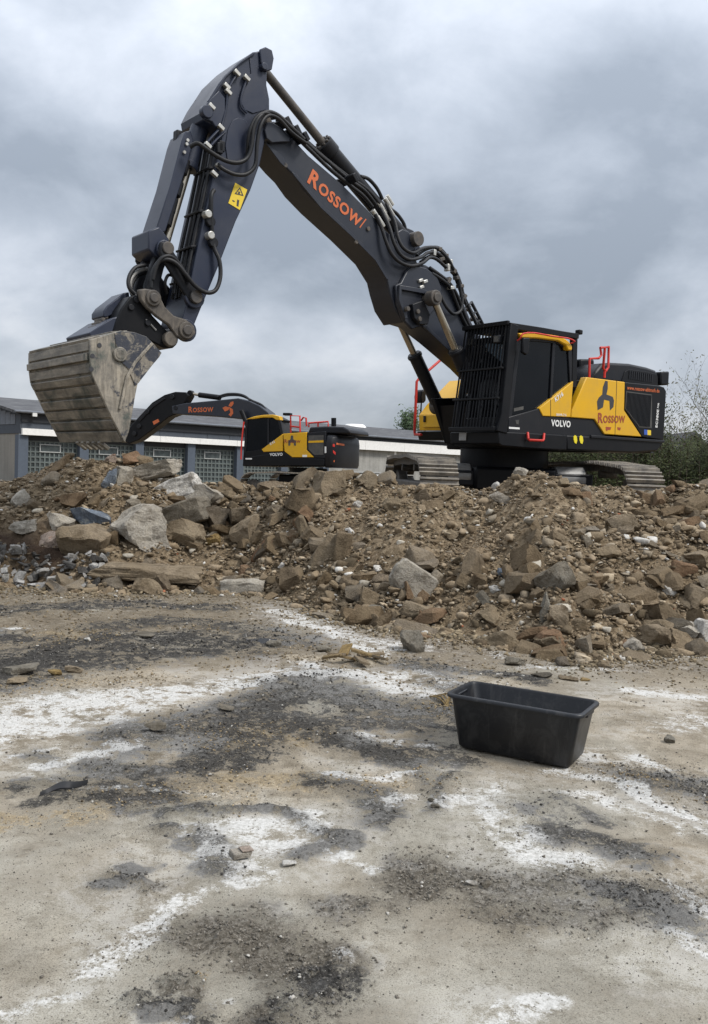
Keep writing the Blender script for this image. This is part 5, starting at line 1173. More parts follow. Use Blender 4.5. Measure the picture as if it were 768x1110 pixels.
# warning plate
wp = prism('warning_plate', [(6.267,4.773),(6.069,4.725),(6.179,4.422),(6.368,4.475)], 0.30, 0.306, MT['decal_yellow'], arm, 0.0)
tri = [(6.19,4.734),(6.126,4.623),(6.276,4.62)]
cx_, cz_ = sum(p[0] for p in tri) / 3, sum(p[1] for p in tri) / 3
tri_in = [(cx_ + (p[0] - cx_) * 0.62, cz_ + (p[1] - cz_) * 0.62) for p in tri]
mb = MB(); n0 = []
for p in tri: n0.append((p[0], 0.308, p[1]))
for p in tri_in: n0.append((p[0], 0.308, p[1]))
mb.add(n0, [(0, 1, 4, 3), (1, 2, 5, 4), (2, 0, 3, 5)]).build('pictogram_triangle', MT['decal_dark'], wp)
for pl in ([(6.211,4.673),(6.18,4.667),(6.191,4.633),(6.222,4.639)], [(6.303,4.533),(6.266,4.525),(6.273,4.508),(6.309,4.516)], [(6.229,4.556),(6.195,4.551),(6.206,4.46),(6.237,4.466)]):
    MB().add([(p[0], 0.308, p[1]) for p in pl], [(0, 1, 2, 3)]).build('pictogram', MT['decal_dark'], wp)
# bosses at the tip
for p, r_ in (([(6.874,3.112)][0], 0.10), ([(6.985,2.656)][0], 0.10)):
    barrel('boss', (p[0], 0.29, p[1]), (p[0], 0.36, p[1]), r_ + 0.05, MT['slate'], arm, 20, 0.012)
    barrel('pin_cap', (p[0], 0.36, p[1]), (p[0], 0.41, p[1]), r_ - 0.01, MT['pin'], arm, 18, 0.01)

# --- bucket cylinder, its guard and the linkage
bc = empty('bucket_cylinder', (0, 0, 0)); bc.parent = X1
(c0, c1, c2) = [(6.601,5.724),(6.848,4.889),(7.164,3.774)]
barrel('base_eye', (c0[0], -0.2, c0[1]), (c0[0], 0.2, c0[1]), 0.12, MT['slate'], bc, 18, 0.01)
barrel('barrel', (c0[0], 0, c0[1]), (c1[0], 0, c1[1]), 0.125, MT['slate'], bc, 20, 0.01)
barrel('gland', (c1[0] * 0.9 + c0[0] * 0.1, 0, c1[1] * 0.9 + c0[1] * 0.1), (c1[0], 0, c1[1]), 0.14, MT['slate'], bc, 20, 0.01)
barrel('rod', (c1[0], 0, c1[1]), (c2[0], 0, c2[1]), 0.06, MT['chrome'], bc, 16)
guard = prism('rod_guard', [(7.051,5.154),(7.0,5.3),(6.918,5.335),(6.872,5.214),(6.959,4.852),(7.247,3.942),(7.3,3.895),(7.394,3.924),(7.197,4.553)], -0.22, 0.2, MT['slate'], X1, 0.015)
prism('guard_end', [(7.519,3.886),(7.363,3.971),(7.212,3.833),(7.22,3.651),(7.312,3.562),(7.419,3.579),(7.513,3.645)], -0.26, 0.24, MT['slate'], guard, 0.02)
for a, b in [(6.969,5.188),(6.981,5.136),(7.013,5.02)]:
    MB().cyl((a, 0.19, b), (a, 0.225, b), 0.022, n=8).build('bolt', MT['fitting'], guard)
MB().box((*[(6.971,5.239)][0][:1], -0.05, [(6.971,5.239)][0][1]), (0.10, 0.12, 0.28)).build('bracket', MT['char'], guard, 0.02)
for a, b, l in [(*p, 0.2) for p in [(6.937,4.866),(7.025,4.554),(7.101,4.318),(7.15,4.138)]]:
    MB().cyl((a, 0.10, b + l / 2), (a + 0.05, 0.10, b - l / 2), 0.075, n=12).build('hose_manifold', MT['char'], bc, 0.012)
k0 = [(7.297,3.68)][0]
barrel('link_pin', (k0[0], -0.38, k0[1]), (k0[0], 0.385, k0[1]), 0.085, MT['pin'], X1, 18, 0.012)
barrel('pin_boss', (k0[0], 0.24, k0[1]), (k0[0], 0.30, k0[1]), 0.12, MT['slate'], guard, 20, 0.012)
link_poly = [(7.362,3.703),(7.215,3.755),(7.185,3.64),(7.26,3.433),(7.308,3.232),(7.29,3.066),(7.341,2.962),(7.473,2.942),(7.516,3.056),(7.52,3.198),(7.448,3.449)]
rock_poly = [(7.404,3.745),(7.298,3.765),(7.228,3.671),(6.988,3.4),(6.787,3.225),(6.768,3.093),(6.851,3.007),(6.949,3.017),(7.078,3.179),(7.33,3.473),(7.413,3.601)]
for sy in (1, -1):
    prism('bucket_link', link_poly, sy * 0.11, sy * 0.20, MT['char'], X1, 0.02)
    prism('rocker_link', rock_poly, sy * 0.305, sy * 0.365, MT['char'], X1, 0.02)

# --- quick coupler
qc = prism('quick_coupler', [(7.914,2.805),(7.793,2.986),(7.692,3.025),(7.6,2.957),(7.465,2.787),(7.247,2.612),(7.122,2.543),(7.099,2.461),(7.159,2.405),(7.294,2.389),(7.535,2.468),(7.882,2.531),(8.018,2.49),(7.972,2.658)], -0.32, 0.32, MT['black'], X1, 0.02)
ear_poly = [(7.729,3.07),(7.628,3.098),(7.511,3.099),(7.418,3.031),(7.348,2.911),(7.212,2.811),(7.034,2.787),(6.907,2.719),(6.883,2.625),(6.944,2.544),(7.067,2.505),(7.177,2.551),(7.289,2.681),(7.463,2.764),(7.595,2.851),(7.688,2.943)]
for sy in (1, -1):
    prism('coupler_ear', ear_poly, sy * 0.42, sy * 0.35, MT['steel_dirty'], qc, 0.018)
k1, k2, k3 = [(7.521,2.991),(7.03,2.643),(7.23,2.509)]
for p, r_ in ((k1, 0.105), (k2, 0.115)):
    barrel('coupler_boss', (p[0], 0.40, p[1]), (p[0], 0.45, p[1]), r_, MT['steel_dirty'], qc, 22, 0.012)
    barrel('coupler_pin', (p[0], -0.46, p[1]), (p[0], 0.475, p[1]), r_ * 0.6, MT['pin'], qc, 20, 0.012)
barrel('hook', (k3[0], 0.30, k3[1]), (k3[0], 0.40, k3[1]), 0.10, MT['steel_dirty'], qc, 16, 0.014)
for a, b in [(7.776,2.848),(7.703,2.953),(7.54,2.681)]:
    barrel('bolt', (a, 0.31, b), (a, 0.345, b), 0.04, MT['char'], qc, 12, 0.006)
s0, s1 = [(7.568,2.725),(7.42,2.602)]
MB().tube([(s0[0], 0.328, s0[1]), (s1[0], 0.328, s1[1])], 0.012, 6, 1).build('weld_mark', MT['silver'], qc)
prism('hydraulic_box', [(8.037,2.79),(7.989,2.867),(7.766,3.065),(7.689,3.089),(7.673,2.973),(7.76,2.841),(7.998,2.713),(8.035,2.72)], -0.3, 0.08, MT['slate'], qc, 0.015)
for a, b in [(8.027,2.685),(8.063,2.633),(7.99,2.725),(8.112,2.579),(8.16,2.526)]:
    MB().box((a, -0.05, b), (0.05, 0.25, 0.05)).build('bolt', MT['steel_dirty'], qc, 0.01)
prism('adapter_plate', [(8.315,2.459),(8.015,2.683),(7.879,2.737),(7.813,2.629),(7.986,2.489),(8.289,2.405)], -0.45, 0.3, MT['slate'], qc, 0.012)

# --- bucket: side cheeks, shell of wear strips, lip
bk = empty('bucket', (0, 0, 0)); bk.parent = X1
BW = 1.0
side_poly = [(8.603,2.277),(8.464,2.332),(8.328,2.392),(8.224,2.432),(8.047,2.433),(7.891,2.403),(7.801,2.336),(7.683,2.226),(7.71,2.173),(7.866,1.988),(7.989,1.821),(8.015,1.686),(8.036,1.551),(8.088,1.237),(8.138,1.102),(8.352,1.462),(8.573,1.886),(8.6,2.065)]
for y0, y1 in ((BW - 0.04, BW), (-BW, -BW + 0.04)):
    prism('side_plate', side_poly, y0, y1, MT['bucket_side'], bk, 0.008)
ear_p = [(8.328,2.392),(8.224,2.432),(8.047,2.433),(7.891,2.403),(7.801,2.336),(7.991,2.12),(8.13,1.962),(8.179,2.045),(8.299,2.162)]
prism('corner_plate', [(8.305,2.389),(8.224,2.427),(8.047,2.428),(7.891,2.397),(7.686,2.226),(7.866,1.988),(7.983,1.833),(8.03,1.795),(8.068,1.88),(8.119,1.985),(8.263,2.101)], BW, BW + 0.012, MT['bucket_ear'], bk, 0.004)
prism('edge_bar', [(7.838,2.337),(7.801,2.319),(8.025,2.061),(8.116,1.886),(8.169,1.64),(8.213,1.483),(8.237,1.503),(8.195,1.704),(8.152,1.905),(8.05,2.091)], BW, BW + 0.03, MT['bucket_side'], bk, 0.008)
b0 = [(8.231,2.146)][0]
barrel('boss', (b0[0], BW, b0[1]), (b0[0], BW + 0.03, b0[1]), 0.09, MT['bucket_side'], bk, 20, 0.012)
barrel('boss_core', (b0[0], BW + 0.02, b0[1]), (b0[0], BW + 0.034, b0[1]), 0.06, MT['bucket'], bk, 16, 0.01)
for a, b in [(8.487,2.225),(8.569,2.093),(8.579,1.938)]:
    barrel('hole', (a, BW + 0.0, b), (a, BW + 0.006, b), 0.028, MT['decal_dark'], bk, 12)
prof = [(8.138,1.102),(8.225,1.257),(8.298,1.384),(8.371,1.515),(8.442,1.645),(8.514,1.779),(8.573,1.886),(8.595,2.023),(8.603,2.139),(8.603,2.277),(8.464,2.332),(8.328,2.392),(8.118,2.429),(7.891,2.403)]
cxp = sum(p[0] for p in side_poly) / len(side_poly); czp = sum(p[1] for p in side_poly) / len(side_poly)
for i in range(len(prof) - 1):
    a, b = prof[i], prof[i + 1]
    tx, tz = b[0] - a[0], b[1] - a[1]; L = math.hypot(tx, tz); tx, tz = tx / L, tz / L
    nx, nz = -tz, tx
    if (a[0] - cxp) * nx + (a[1] - czp) * nz < 0: nx, nz = -nx, -nz
    g = 0.016 if i < 9 else 0.0
    out = (0.020 if i % 2 else 0.004) + (0.016 if i in (7,) else 0)
    if i == 0: out = 0.02
    q = [(a[0] + tx * g, a[1] + tz * g), (b[0] - tx * g, b[1] - tz * g)]
    poly = [(q[0][0] - nx * 0.03, q[0][1] - nz * 0.03), (q[1][0] - nx * 0.03, q[1][1] - nz * 0.03),
            (q[1][0] + nx * out, q[1][1] + nz * out), (q[0][0] + nx * out, q[0][1] + nz * out)]
    prism('wear_strip' if i < 9 else 'top_plate', poly, -BW + 0.041, BW - 0.041, MT['bucket'], bk, 0.006)
    if g:
        poly = [(a[0] - nx * 0.034, a[1] - nz * 0.034), (b[0] - nx * 0.034, b[1] - nz * 0.034),
                (b[0] - nx * 0.022, b[1] - nz * 0.022), (a[0] - nx * 0.022, a[1] - nz * 0.022)]
        prism('shell_sheet', poly, -BW + 0.041, BW - 0.041, MT['bucket'], bk, 0.0)
lip = prof[0]
for k in range(5):
    y = -0.35 + k * 0.17
    MB().box((lip[0] - 0.03, y, lip[1] - 0.03), (0.16, 0.075, 0.05), Matrix.Rotation(math.radians(-35), 3, 'Y')).build('tooth', MT['bucket'], bk, 0.01)

# --- hoses and fittings on arm and boom
def hose(pts, r=0.026, m='rubber', name='hose', parent=None):
    return tube(name, pts, r, MT[m], parent or X1, 7, 5)
hose([(6.997,0.33,5.063),(6.928,0.4,5.111),(6.827,0.42,5.073),(6.684,0.42,5.025),(6.496,0.42,4.987),(6.307,0.42,5.01),(6.161,0.42,5.108),(6.098,0.43,5.284),(6.083,0.44,5.51),(6.005,0.45,5.691),(5.85,0.42,5.819),(5.649,0.4,5.831),(5.436,0.4,5.736),(5.185,0.4,5.622)], 0.030, parent=arm)
hose([(6.588,0.36,4.93),(6.495,0.4,4.869),(6.33,0.42,4.843),(6.153,0.42,4.898),(6.029,0.43,5.051),(6.016,0.44,5.341),(5.971,0.45,5.601),(5.84,0.43,5.768),(5.631,0.4,5.785),(5.417,0.4,5.663),(5.15,0.4,5.578)], 0.028, parent=arm)
hose([(6.111,0.34,5.178),(6.142,0.42,5.437),(6.058,0.44,5.667),(5.894,0.44,5.788),(5.665,0.38,5.793),(5.422,0.38,5.732)], 0.024, parent=arm)
hose([(6.61,0.32,4.59),(6.672,0.36,4.444),(6.614,0.34,3.895),(6.541,0.4,3.651),(6.531,0.42,3.427),(6.61,0.44,3.239),(6.751,0.44,3.18),(6.921,0.44,3.238),(7.062,0.44,3.36),(7.191,0.42,3.484),(7.328,0.4,3.522),(7.438,0.36,3.461),(7.502,0.34,3.3),(7.51,0.34,3.133)], 0.030, parent=arm)
hose([(6.986,0.38,3.296),(7.115,0.38,3.48),(7.263,0.4,3.57),(7.395,0.4,3.534),(7.46,0.38,3.419),(7.497,0.36,3.239)], 0.026, parent=arm)
hose([(7.211,0.2,3.127),(7.273,0.26,3.254),(7.222,0.26,3.359),(7.126,0.26,3.326),(7.134,0.26,3.131)], 0.022, parent=arm)
for k in range(3):
    pale = 'silver' if k == 1 else 'rubber'
    hose([(p[0] - 0.05 * k, p[1] - 0.06 * k, p[2] - 0.03 * k) for p in [(7.477,0.1,3.471),(7.629,0.12,3.405),(7.73,0.15,3.265),(7.741,0.18,3.129),(7.659,0.2,3.045)]], 0.028, pale, parent=qc)
# steel pipes down the front of the arm
for k in range(4):
    off = k * 0.10
    P = [(6.528,0.24,5.319),(6.6,0.24,4.869),(6.699,0.24,4.353),(6.798,0.24,3.877),(6.883,0.24,3.443),(6.929,0.24,3.116)]
    tube('pipe', [(p[0] + 0.05 + 0.012 * (k % 2), p[1] - off, p[2]) for p in P], 0.022, MT['rubber'], arm, 6, 3)
for a, b in [(6.59,4.891),(6.715,4.29),(6.829,3.796),(6.914,3.335)]:
    MB().box((a + 0.05, 0.08, b), (0.09, 0.42, 0.03), Matrix.Rotation(0.3, 3, 'Y')).build('pipe_clamp', MT['char'], arm, 0.006)
for a, b, w, h in [(*p, 0.10, 0.05) for p in [(6.318,6.226),(6.161,6.207),(6.472,6.001),(6.447,5.935),(6.698,5.667),(6.547,5.436),(6.738,5.147),(6.627,4.798),(6.558,4.912)]]:
    MB().box((a, 0.345, b), (w, 0.06, h), Matrix.Rotation(-0.5, 3, 'Y')).build('pipe_fitting', MT['fitting'], arm, 0.006)
for pts in ([(6.292,0.33,6.238),(6.43,0.33,5.986),(6.465,0.33,5.706),(6.529,0.33,5.443)], [(6.141,0.33,6.21),(6.196,0.33,6.057),(6.235,0.33,5.896),(6.217,0.33,5.802),(6.125,0.33,5.753)], [(6.529,0.33,5.443),(6.673,0.34,5.279),(6.782,0.34,5.129)], [(6.469,0.33,5.397),(6.615,0.34,5.246),(6.738,0.34,5.091)]):
    tube('pipe', pts, 0.018, MT['slate'], arm, 6, 4)
hose([(6.565,-0.2,5.967),(6.608,-0.25,5.931),(6.62,-0.25,5.827),(6.602,-0.2,5.742)], 0.012, parent=arm)
for p in [(6.552,5.159),(6.524,5.191)]:
    MB().box((p[0], 0.33, p[1]), (0.09, 0.07, 0.14)).build('valve_block', MT['char'], arm, 0.01)
for p in [(6.723,4.238),(6.671,3.967)]:
    MB().cyl((p[0], 0.29, p[1]), (p[0], 0.40, p[1]), 0.055, n=12).build('hose_port', MT['fitting'], arm, 0.01)
    MB().cyl((p[0] - 0.06, 0.29, p[1] - 0.08), (p[0] - 0.06, 0.37, p[1] - 0.08), 0.07, n=12).build('hose_port', MT['char'], arm, 0.01)

# hoses along the top of the boom
RUNS = [[(5.8,0.21,5.777),(5.628,0.23,5.897),(5.4,0.23,5.857),(5.21,0.25,5.693),(4.899,0.25,5.535),(4.541,0.25,5.367),(4.156,0.23,5.242),(3.873,0.21,5.156),(3.658,0.19,5.037)],
        [(5.622,0.13,5.875),(5.397,0.13,5.938),(5.175,0.15,5.809),(4.877,0.17,5.642),(4.519,0.17,5.501),(4.149,0.17,5.355),(3.805,0.17,5.251),(3.53,0.13,5.106)],
        [(5.473,0.1,5.899),(5.209,0.1,5.893),(4.946,0.12,5.731),(4.605,0.14,5.569),(4.164,0.14,5.414),(3.743,0.14,5.301),(3.444,0.12,5.141)],
        [(5.399,-0.1,5.921),(5.134,-0.1,5.954),(4.749,-0.1,5.826),(4.273,-0.1,5.613),(3.813,-0.1,5.424),(3.412,-0.1,5.223)],
        [(3.851,0.1,5.484),(3.678,0.1,5.482),(3.497,0.1,5.38),(3.371,0.1,5.234)],
        [(3.16,0.05,5.144),(2.993,0.05,5.09),(2.841,0.05,4.972),(2.794,0.05,4.862)]]
for r_ in RUNS: hose(r_, 0.030, parent=boom)
for p in [(5.428,0.11,5.83),(5.295,0.16,5.734),(5.143,0.16,5.682),(4.194,0.16,5.319)]:
    MB().box(p, (0.07, 0.5, 0.13), Matrix.Rotation(0.7, 3, 'Y')).build('hose_clamp', MT['char'], boom, 0.01)
# zinc couplings in a row, then hoses that loop over the hinge
for p in [(3.646,0.25,4.913),(3.545,0.25,4.833),(3.393,0.11,5.096),(3.308,0.11,4.997),(3.234,0.06,5.229),(3.167,0.06,5.111),(3.445,0.1,5.13),(3.054,-0.1,5.347)]:
    MB().cyl((p[0] + 0.06, p[1], p[2] + 0.05), (p[0] - 0.08, p[1], p[2] - 0.08), 0.042, n=8).build('coupling', MT['fitting'], boom, 0.006)
LOOPS = [[(3.663,0.27,4.905),(3.553,0.31,4.705),(3.48,0.35,4.497),(3.371,0.37,4.326),(3.185,0.37,4.229),(2.92,0.35,4.22),(2.634,0.31,4.321),(2.411,0.25,4.461),(2.176,0.19,4.483),(1.915,0.16,4.394)],
         [(3.447,0.15,5.062),(3.362,0.27,4.78),(3.305,0.33,4.534),(3.174,0.35,4.366),(2.966,0.35,4.315),(2.662,0.29,4.409),(2.419,0.21,4.542),(2.142,0.15,4.603),(1.825,0.11,4.511)],
         [(3.288,0.1,5.179),(3.193,0.21,4.899),(3.172,0.29,4.625),(3.079,0.33,4.474),(2.871,0.33,4.439),(2.641,0.26,4.553),(2.385,0.17,4.647),(2.106,0.11,4.694),(1.893,0.15,4.571),(1.691,0.12,4.407)],
         [(2.671,0.21,4.451),(2.368,0.11,4.63),(2.097,0.1,4.713),(1.863,0.05,4.671),(1.717,0.05,4.524),(1.52,0.05,4.351),(1.437,0.05,4.14),(1.376,0.05,3.924)],
         [(2.485,0.11,4.394),(2.221,0.1,4.55),(1.851,0.0,4.571),(1.612,0.0,4.423),(1.46,0.0,4.24),(1.303,0.0,4.006),(1.044,0.0,3.718),(0.838,0.0,3.581)],
         [(2.421,0.27,4.289),(2.218,0.29,4.214),(1.966,0.29,4.117),(1.775,0.29,3.96),(1.639,0.28,3.793),(1.448,0.27,3.536),(1.32,0.27,3.393)],
         [(2.392,0.29,4.2),(2.19,0.31,4.139),(1.96,0.31,4.038),(1.791,0.29,3.848),(1.578,0.28,3.565),(1.391,0.27,3.384)],
         [(2.154,0.29,3.871),(2.051,0.33,3.696),(1.864,0.33,3.598),(1.665,0.31,3.692),(1.611,0.29,3.923)],
         [(1.338,-0.1,4.371),(1.231,-0.1,4.193),(1.171,-0.1,4.006),(0.988,-0.1,3.803),(0.779,-0.1,3.632),(0.651,-0.1,3.582)],
         [(1.308,-0.2,4.456),(1.177,-0.2,4.281),(1.016,-0.2,4.026),(0.777,-0.2,3.777),(0.514,-0.2,3.61)]]
for r_ in LOOPS: hose(r_, 0.030, parent=bboom)
rr = random.Random(4)
for p in [(2.051,0.1,4.69),(1.889,0.1,4.611),(1.768,0.1,4.507),(1.668,0.1,4.382),(1.593,0.1,4.284),(1.842,0.11,4.414),(2.007,0.11,4.526),(2.24,0.16,4.584),(1.386,0.0,4.187),(1.28,0.0,4.01),(1.916,0.29,4.032),(1.991,0.29,4.144),(1.634,0.21,3.803),(1.172,0.0,3.83),(1.016,0.0,3.672)]:
    MB().box(p, (0.07 + 0.05 * rr.random(), 0.10, 0.06), Matrix.Rotation(rr.random() * 2, 3, 'Y')).build('hose_fitting', MT['pin'] if rr.random() < 0.7 else MT['fitting'], bboom, 0.008)
for p in [(2.68,0.33,4.025),(2.593,0.35,4.021),(2.653,0.33,3.924)]:
    MB().box(p, (0.10, 0.05, 0.05), Matrix.Rotation(0.4, 3, 'Y')).build('valve_fitting', MT['fitting'], bboom, 0.008)
for r_ in ([(1.029,-0.05,3.972),(0.683,-0.05,3.606)], [(1.283,0.1,3.867),(0.995,0.1,3.517)]):
    tube('pipe', r_, 0.03, MT['rubber'], bboom, 8, 1)
for r_ in ([(1.281,0.12,3.865),(0.993,-0.06,3.962)], [(1.176,0.12,3.719),(0.86,-0.06,3.816)], [(1.07,0.12,3.587),(0.752,-0.06,3.682)]):
    tube('pipe_clamp', r_, 0.018, MT['rubber'], bboom, 6, 1)

# --- upper carriage
SY = 1.5
frame = prism('upper_frame', [(0.117,1.616),(-3.012,1.681),(-3.001,1.59),(-2.812,1.455),(-1.946,1.384),(-0.585,1.363),(0.096,1.351)], -1.42, SY, MT['black'], X1, 0.03)
prism('cab_platform', [(1.924,1.58),(0.117,1.616),(0.096,1.351),(0.989,1.337),(1.818,1.347),(1.911,1.38)], 0.42, SY, MT['black'], X1, 0.02)
f0 = [(1.922,1.543)][0]
MB().box((f0[0] + 0.006, 0.72, 1.50), (0.012, 0.16, 0.13)).build('type_plate', MT['silver'], X1)
prism('step_ledge', [(-0.561,1.652),(-3.019,1.678),(-3.017,1.627),(-0.565,1.602)], SY, SY + 0.03, MT['char'], frame, 0.008)
# lower door skin and side panels
prism('lower_panel', [(1.647,1.558),(1.642,1.829),(0.852,2.029),(0.735,1.902),(-0.033,1.93),(-0.75,1.944),(-1.077,1.694),(-1.083,1.62),(0.44,1.591)], 0.5, 1.46, MT['char'], X1, 0.012)
prism('yellow_quarter', [(-0.029,2.567),(0.884,2.025),(0.775,1.901),(0.001,1.932)], 1.40, 1.475, MT['yellow'], X1, 0.012)
s_ = [(0.589,2.197),(0.567,1.911)]
tube('panel_gap', [(s_[0][0], 1.4755, s_[0][1]), (s_[1][0], 1.4755, s_[1][1])], 0.006, MT['decal_dark'], X1, 6, 1)
hp = prism('hood_side_panel', [(-0.388,2.671),(-1.596,2.694),(-1.618,2.172),(-2.258,1.708),(-1.023,1.691),(-0.698,1.943),(0.006,1.93),(-0.021,2.067)], 1.36, 1.49, MT['yellow'], X1, 0.014)
s_ = [(-1.324,2.686),(-1.352,1.693)]
tube('panel_gap', [(s_[0][0], 1.4905, s_[0][1]), (s_[1][0], 1.4905, s_[1][1])], 0.006, MT['decal_dark'], hp, 6, 1)
prism('engine_housing', [(-0.236,1.954),(-0.538,2.651),(-3.1,2.654),(-3.123,1.723),(-1.161,1.71),(-0.823,1.943)], -1.4, 1.38, MT['black'], X1, 0.02)
cw = prism('tail_panel', [(-1.608,2.695),(-2.804,2.733),(-2.957,2.719),(-3.049,2.646),(-3.043,1.679),(-2.275,1.698),(-1.636,2.177)], 1.30, 1.49, MT['black'], X1, 0.02)
cwm = MB()
tx0 = [(-3.044,2.355)][0][0]
prof_cw = []
for k in range(13):
    a = math.pi * k / 12
    prof_cw.append((math.cos(a) * 1.47, math.sin(a) ** 0.7 * 0.42))
vs = []; n = len(prof_cw)
for z in (1.42, 1.6, 2.5, 2.66):
    s = 0.94 if z in (1.42, 2.66) else 1.0
    vs += [(tx0 + 0.28 - d * s, y * s, z) for y, d in prof_cw]
fs = [(r * n + i, r * n + i + 1, (r + 1) * n + i + 1, (r + 1) * n + i) for r in range(3) for i in range(n - 1)]
fs += [tuple(range(n)), tuple(range(4 * n - 1, 3 * n - 1, -1))]
cwm.add(vs, fs).build('counterweight', MT['black'], X1, 0.03)
gr = prism('grille', [(-1.638,2.526),(-2.519,2.537),(-2.581,1.892),(-2.146,1.881),(-1.65,2.19)], 1.488, 1.497, MT['grille'], X1, 0.0)
g0 = [(-1.657,2.528),(-2.503,2.537)]
for k in range(20):
    t = (k + 0.5) / 20
    x = g0[0][0] + (g0[1][0] - g0[0][0]) * t
    ztop = g0[0][1] + (g0[1][1] - g0[0][1]) * t - 0.02
    gb = [(-1.657,2.184),(-2.146,1.885),(-2.571,1.892)]
    zb = float(np.interp(-x, [-gb[0][0], -gb[1][0], -gb[2][0]], [gb[0][1], gb[1][1], gb[2][1]])) + 0.02
    MB().box((x, 1.503, (ztop + zb) / 2), (0.02, 0.012, ztop - zb)).build('slat', MT['char'], gr)
# decals
p0, p1 = [(-0.796,1.889),(-1.657,1.942)]
lettering([('R', 1.0), ('OSSOW', 0.72)], p0, p1, 1.491, MT['maroon'], hp, bold=0.03)
p0, p1 = [(0.529,1.752),(-0.02,1.761)]
lettering([('VOLVO', 1.0)], p0, p1, 1.462, MT['white'], X1, bold=0.035)
p0, p1 = [(-2.778,1.913),(-2.8,2.265)]
lettering([('EC380E', 1.0)], p0, p1, 1.491, MT['white'], cw, bold=0.03)
p0, p1 = [(-2.781,2.291),(-2.804,2.391)]
lettering([('HR', 0.6)], p0, p1, 1.491, MT['white'], cw, bold=0.02)
p0, p1 = [(-1.669,2.563),(-2.784,2.596)]
lettering([('www.rossow-abbruch.de', 1.0)], p0, p1, 1.491, MT['orange'], cw, bold=0.02)
p0, p1 = [(0.452,2.168),(0.241,2.296)]
lettering([('K716', 1.0)], p0, p1, 1.477, MT['white'], X1, bold=0.03)
p0, p1 = [(0.421,1.933),(0.135,1.944)]
lettering([('380HR-716', 1.0)], p0, p1, 1.477, MT['white'], X1, bold=0.02)
for pl in ([(-2.318,1.851),(-2.461,1.85),(-2.47,1.753),(-2.327,1.754)],):
    prism('sticker', pl, 1.49, 1.493, MT['blue'], cw, 0)
for pl in ([(-2.435,1.848),(-2.559,1.848),(-2.568,1.752),(-2.444,1.753)],):
    prism('sticker', pl, 1.491, 1.4935, MT['decal_yellow'], cw, 0)
# jaw emblem: a demolition shear painted on the panel
prism('emblem', [(-0.96,2.659),(-1.039,2.656),(-1.05,2.527),(-1.019,2.415),(-1.218,2.389),(-1.268,2.325),(-1.26,2.206),(-1.155,2.131),(-1.122,2.306),(-0.952,2.314),(-0.93,2.174),(-0.769,2.11),(-0.736,2.267),(-0.784,2.337),(-0.887,2.404),(-0.894,2.53)], 1.489, 1.4925, MT['decal_dark'], hp, 0)
for pl in ([(-1.046,1.829),(-1.222,1.831),(-1.197,1.779),(-1.11,1.774),(-1.097,1.748),(-1.051,1.77)], [(-1.415,1.842),(-1.536,1.841),(-1.51,1.788),(-1.434,1.792)]):
    prism('emblem', pl, 1.489, 1.4925, MT['maroon'], hp, 0)
for pl in ([(-0.11,1.625),(-0.16,1.606),(-0.179,1.534),(-0.159,1.476),(-0.107,1.49),(-0.072,1.553),(-0.071,1.601)], [(-0.283,1.63),(-0.337,1.612),(-0.357,1.538),(-0.336,1.481),(-0.28,1.495),(-0.243,1.555),(-0.244,1.607)]):
    prism('reflector', pl, SY, SY + 0.008, MT['reflector'], frame, 0)
tube('step_handle', [(1.192,1.5,1.597),(1.245,1.56,1.495),(1.22,1.56,1.473),(0.866,1.56,1.481),(0.84,1.56,1.498),(0.755,1.5,1.602)], 0.022, MT['red'], X1, 8, 1)
p0, p1 = [(1.632,1.687),(1.409,1.67)]
prism('notice_sticker', [(1.631,1.67),(1.362,1.674),(1.359,1.643),(1.629,1.64)], 1.459, 1.463, MT['white'], X1, 0)
prism('notice_sticker', [(1.476,1.787),(1.382,1.801),(1.389,1.724),(1.448,1.728)], 1.459, 1.463, MT['grille'], X1, 0)

# engine hood, exhaust, intake
prism('engine_hood', [(-1.035,2.695),(-1.111,2.838),(-1.33,3.031),(-1.626,3.083),(-2.276,3.131),(-2.897,3.123),(-3.187,3.097),(-3.298,3.016),(-3.323,2.758),(-2.185,2.73)], -0.9, 1.15, MT['char'], X1, 0.05)
hg = prism('hood_vent', [(-1.978,2.755),(-2.085,2.96),(-2.207,3.007),(-2.79,3.029),(-3.162,3.011),(-3.251,2.974),(-3.269,2.79)], 1.15, 1.165, MT['black'], X1, 0.006)
for k in range(12):
    t = k / 11
    a, b = [(-2.237,2.858),(-3.024,2.86)]
    MB().box((a[0] + (b[0] - a[0]) * t, 1.17, a[1] + (b[1] - a[1]) * t + 0.05), (0.04, 0.012, 0.16)).build('slat', MT['char'], hg)
prism('exhaust_box', [(-3.31,3.072),(-3.62,3.112),(-3.62,2.831),(-3.322,2.805)], 0.85, 1.2, MT['black'], X1, 0.03)
prism('air_intake', [(-1.288,3.146),(-1.734,3.194),(-1.81,2.648),(-1.332,2.606)], 0.1, 0.7, MT['black'], X1, 0.04)
MB().cyl([(-1.33,0.9,2.77)][0], [(-1.314,0.9,2.96)][0], 0.09, n=14).build('pre_cleaner', MT['char'], X1, 0.02)
RAILS = [[(-0.667,1.35,2.699),(-0.651,1.35,3.036),(-0.93,1.35,3.073),(-1.005,1.35,3.135),(-0.963,1.35,3.264),(-1.225,1.35,3.308),(-1.242,1.35,2.941),(-1.166,1.35,2.857),(-1.08,1.35,2.907),(-1.106,1.35,3.281)],
         [(-1.133,1.35,2.735),(-1.137,1.35,2.862)], [(-0.963,1.35,3.264),(-1.478,1.0,3.36),(-1.732,1.0,3.4),(-1.225,1.35,3.308)]]
rl = empty('handrail', (0, 0, 0)); rl.parent = X1
for r_ in RAILS: tube('rail', r_, 0.024, MT['red'], rl, 8, 1)

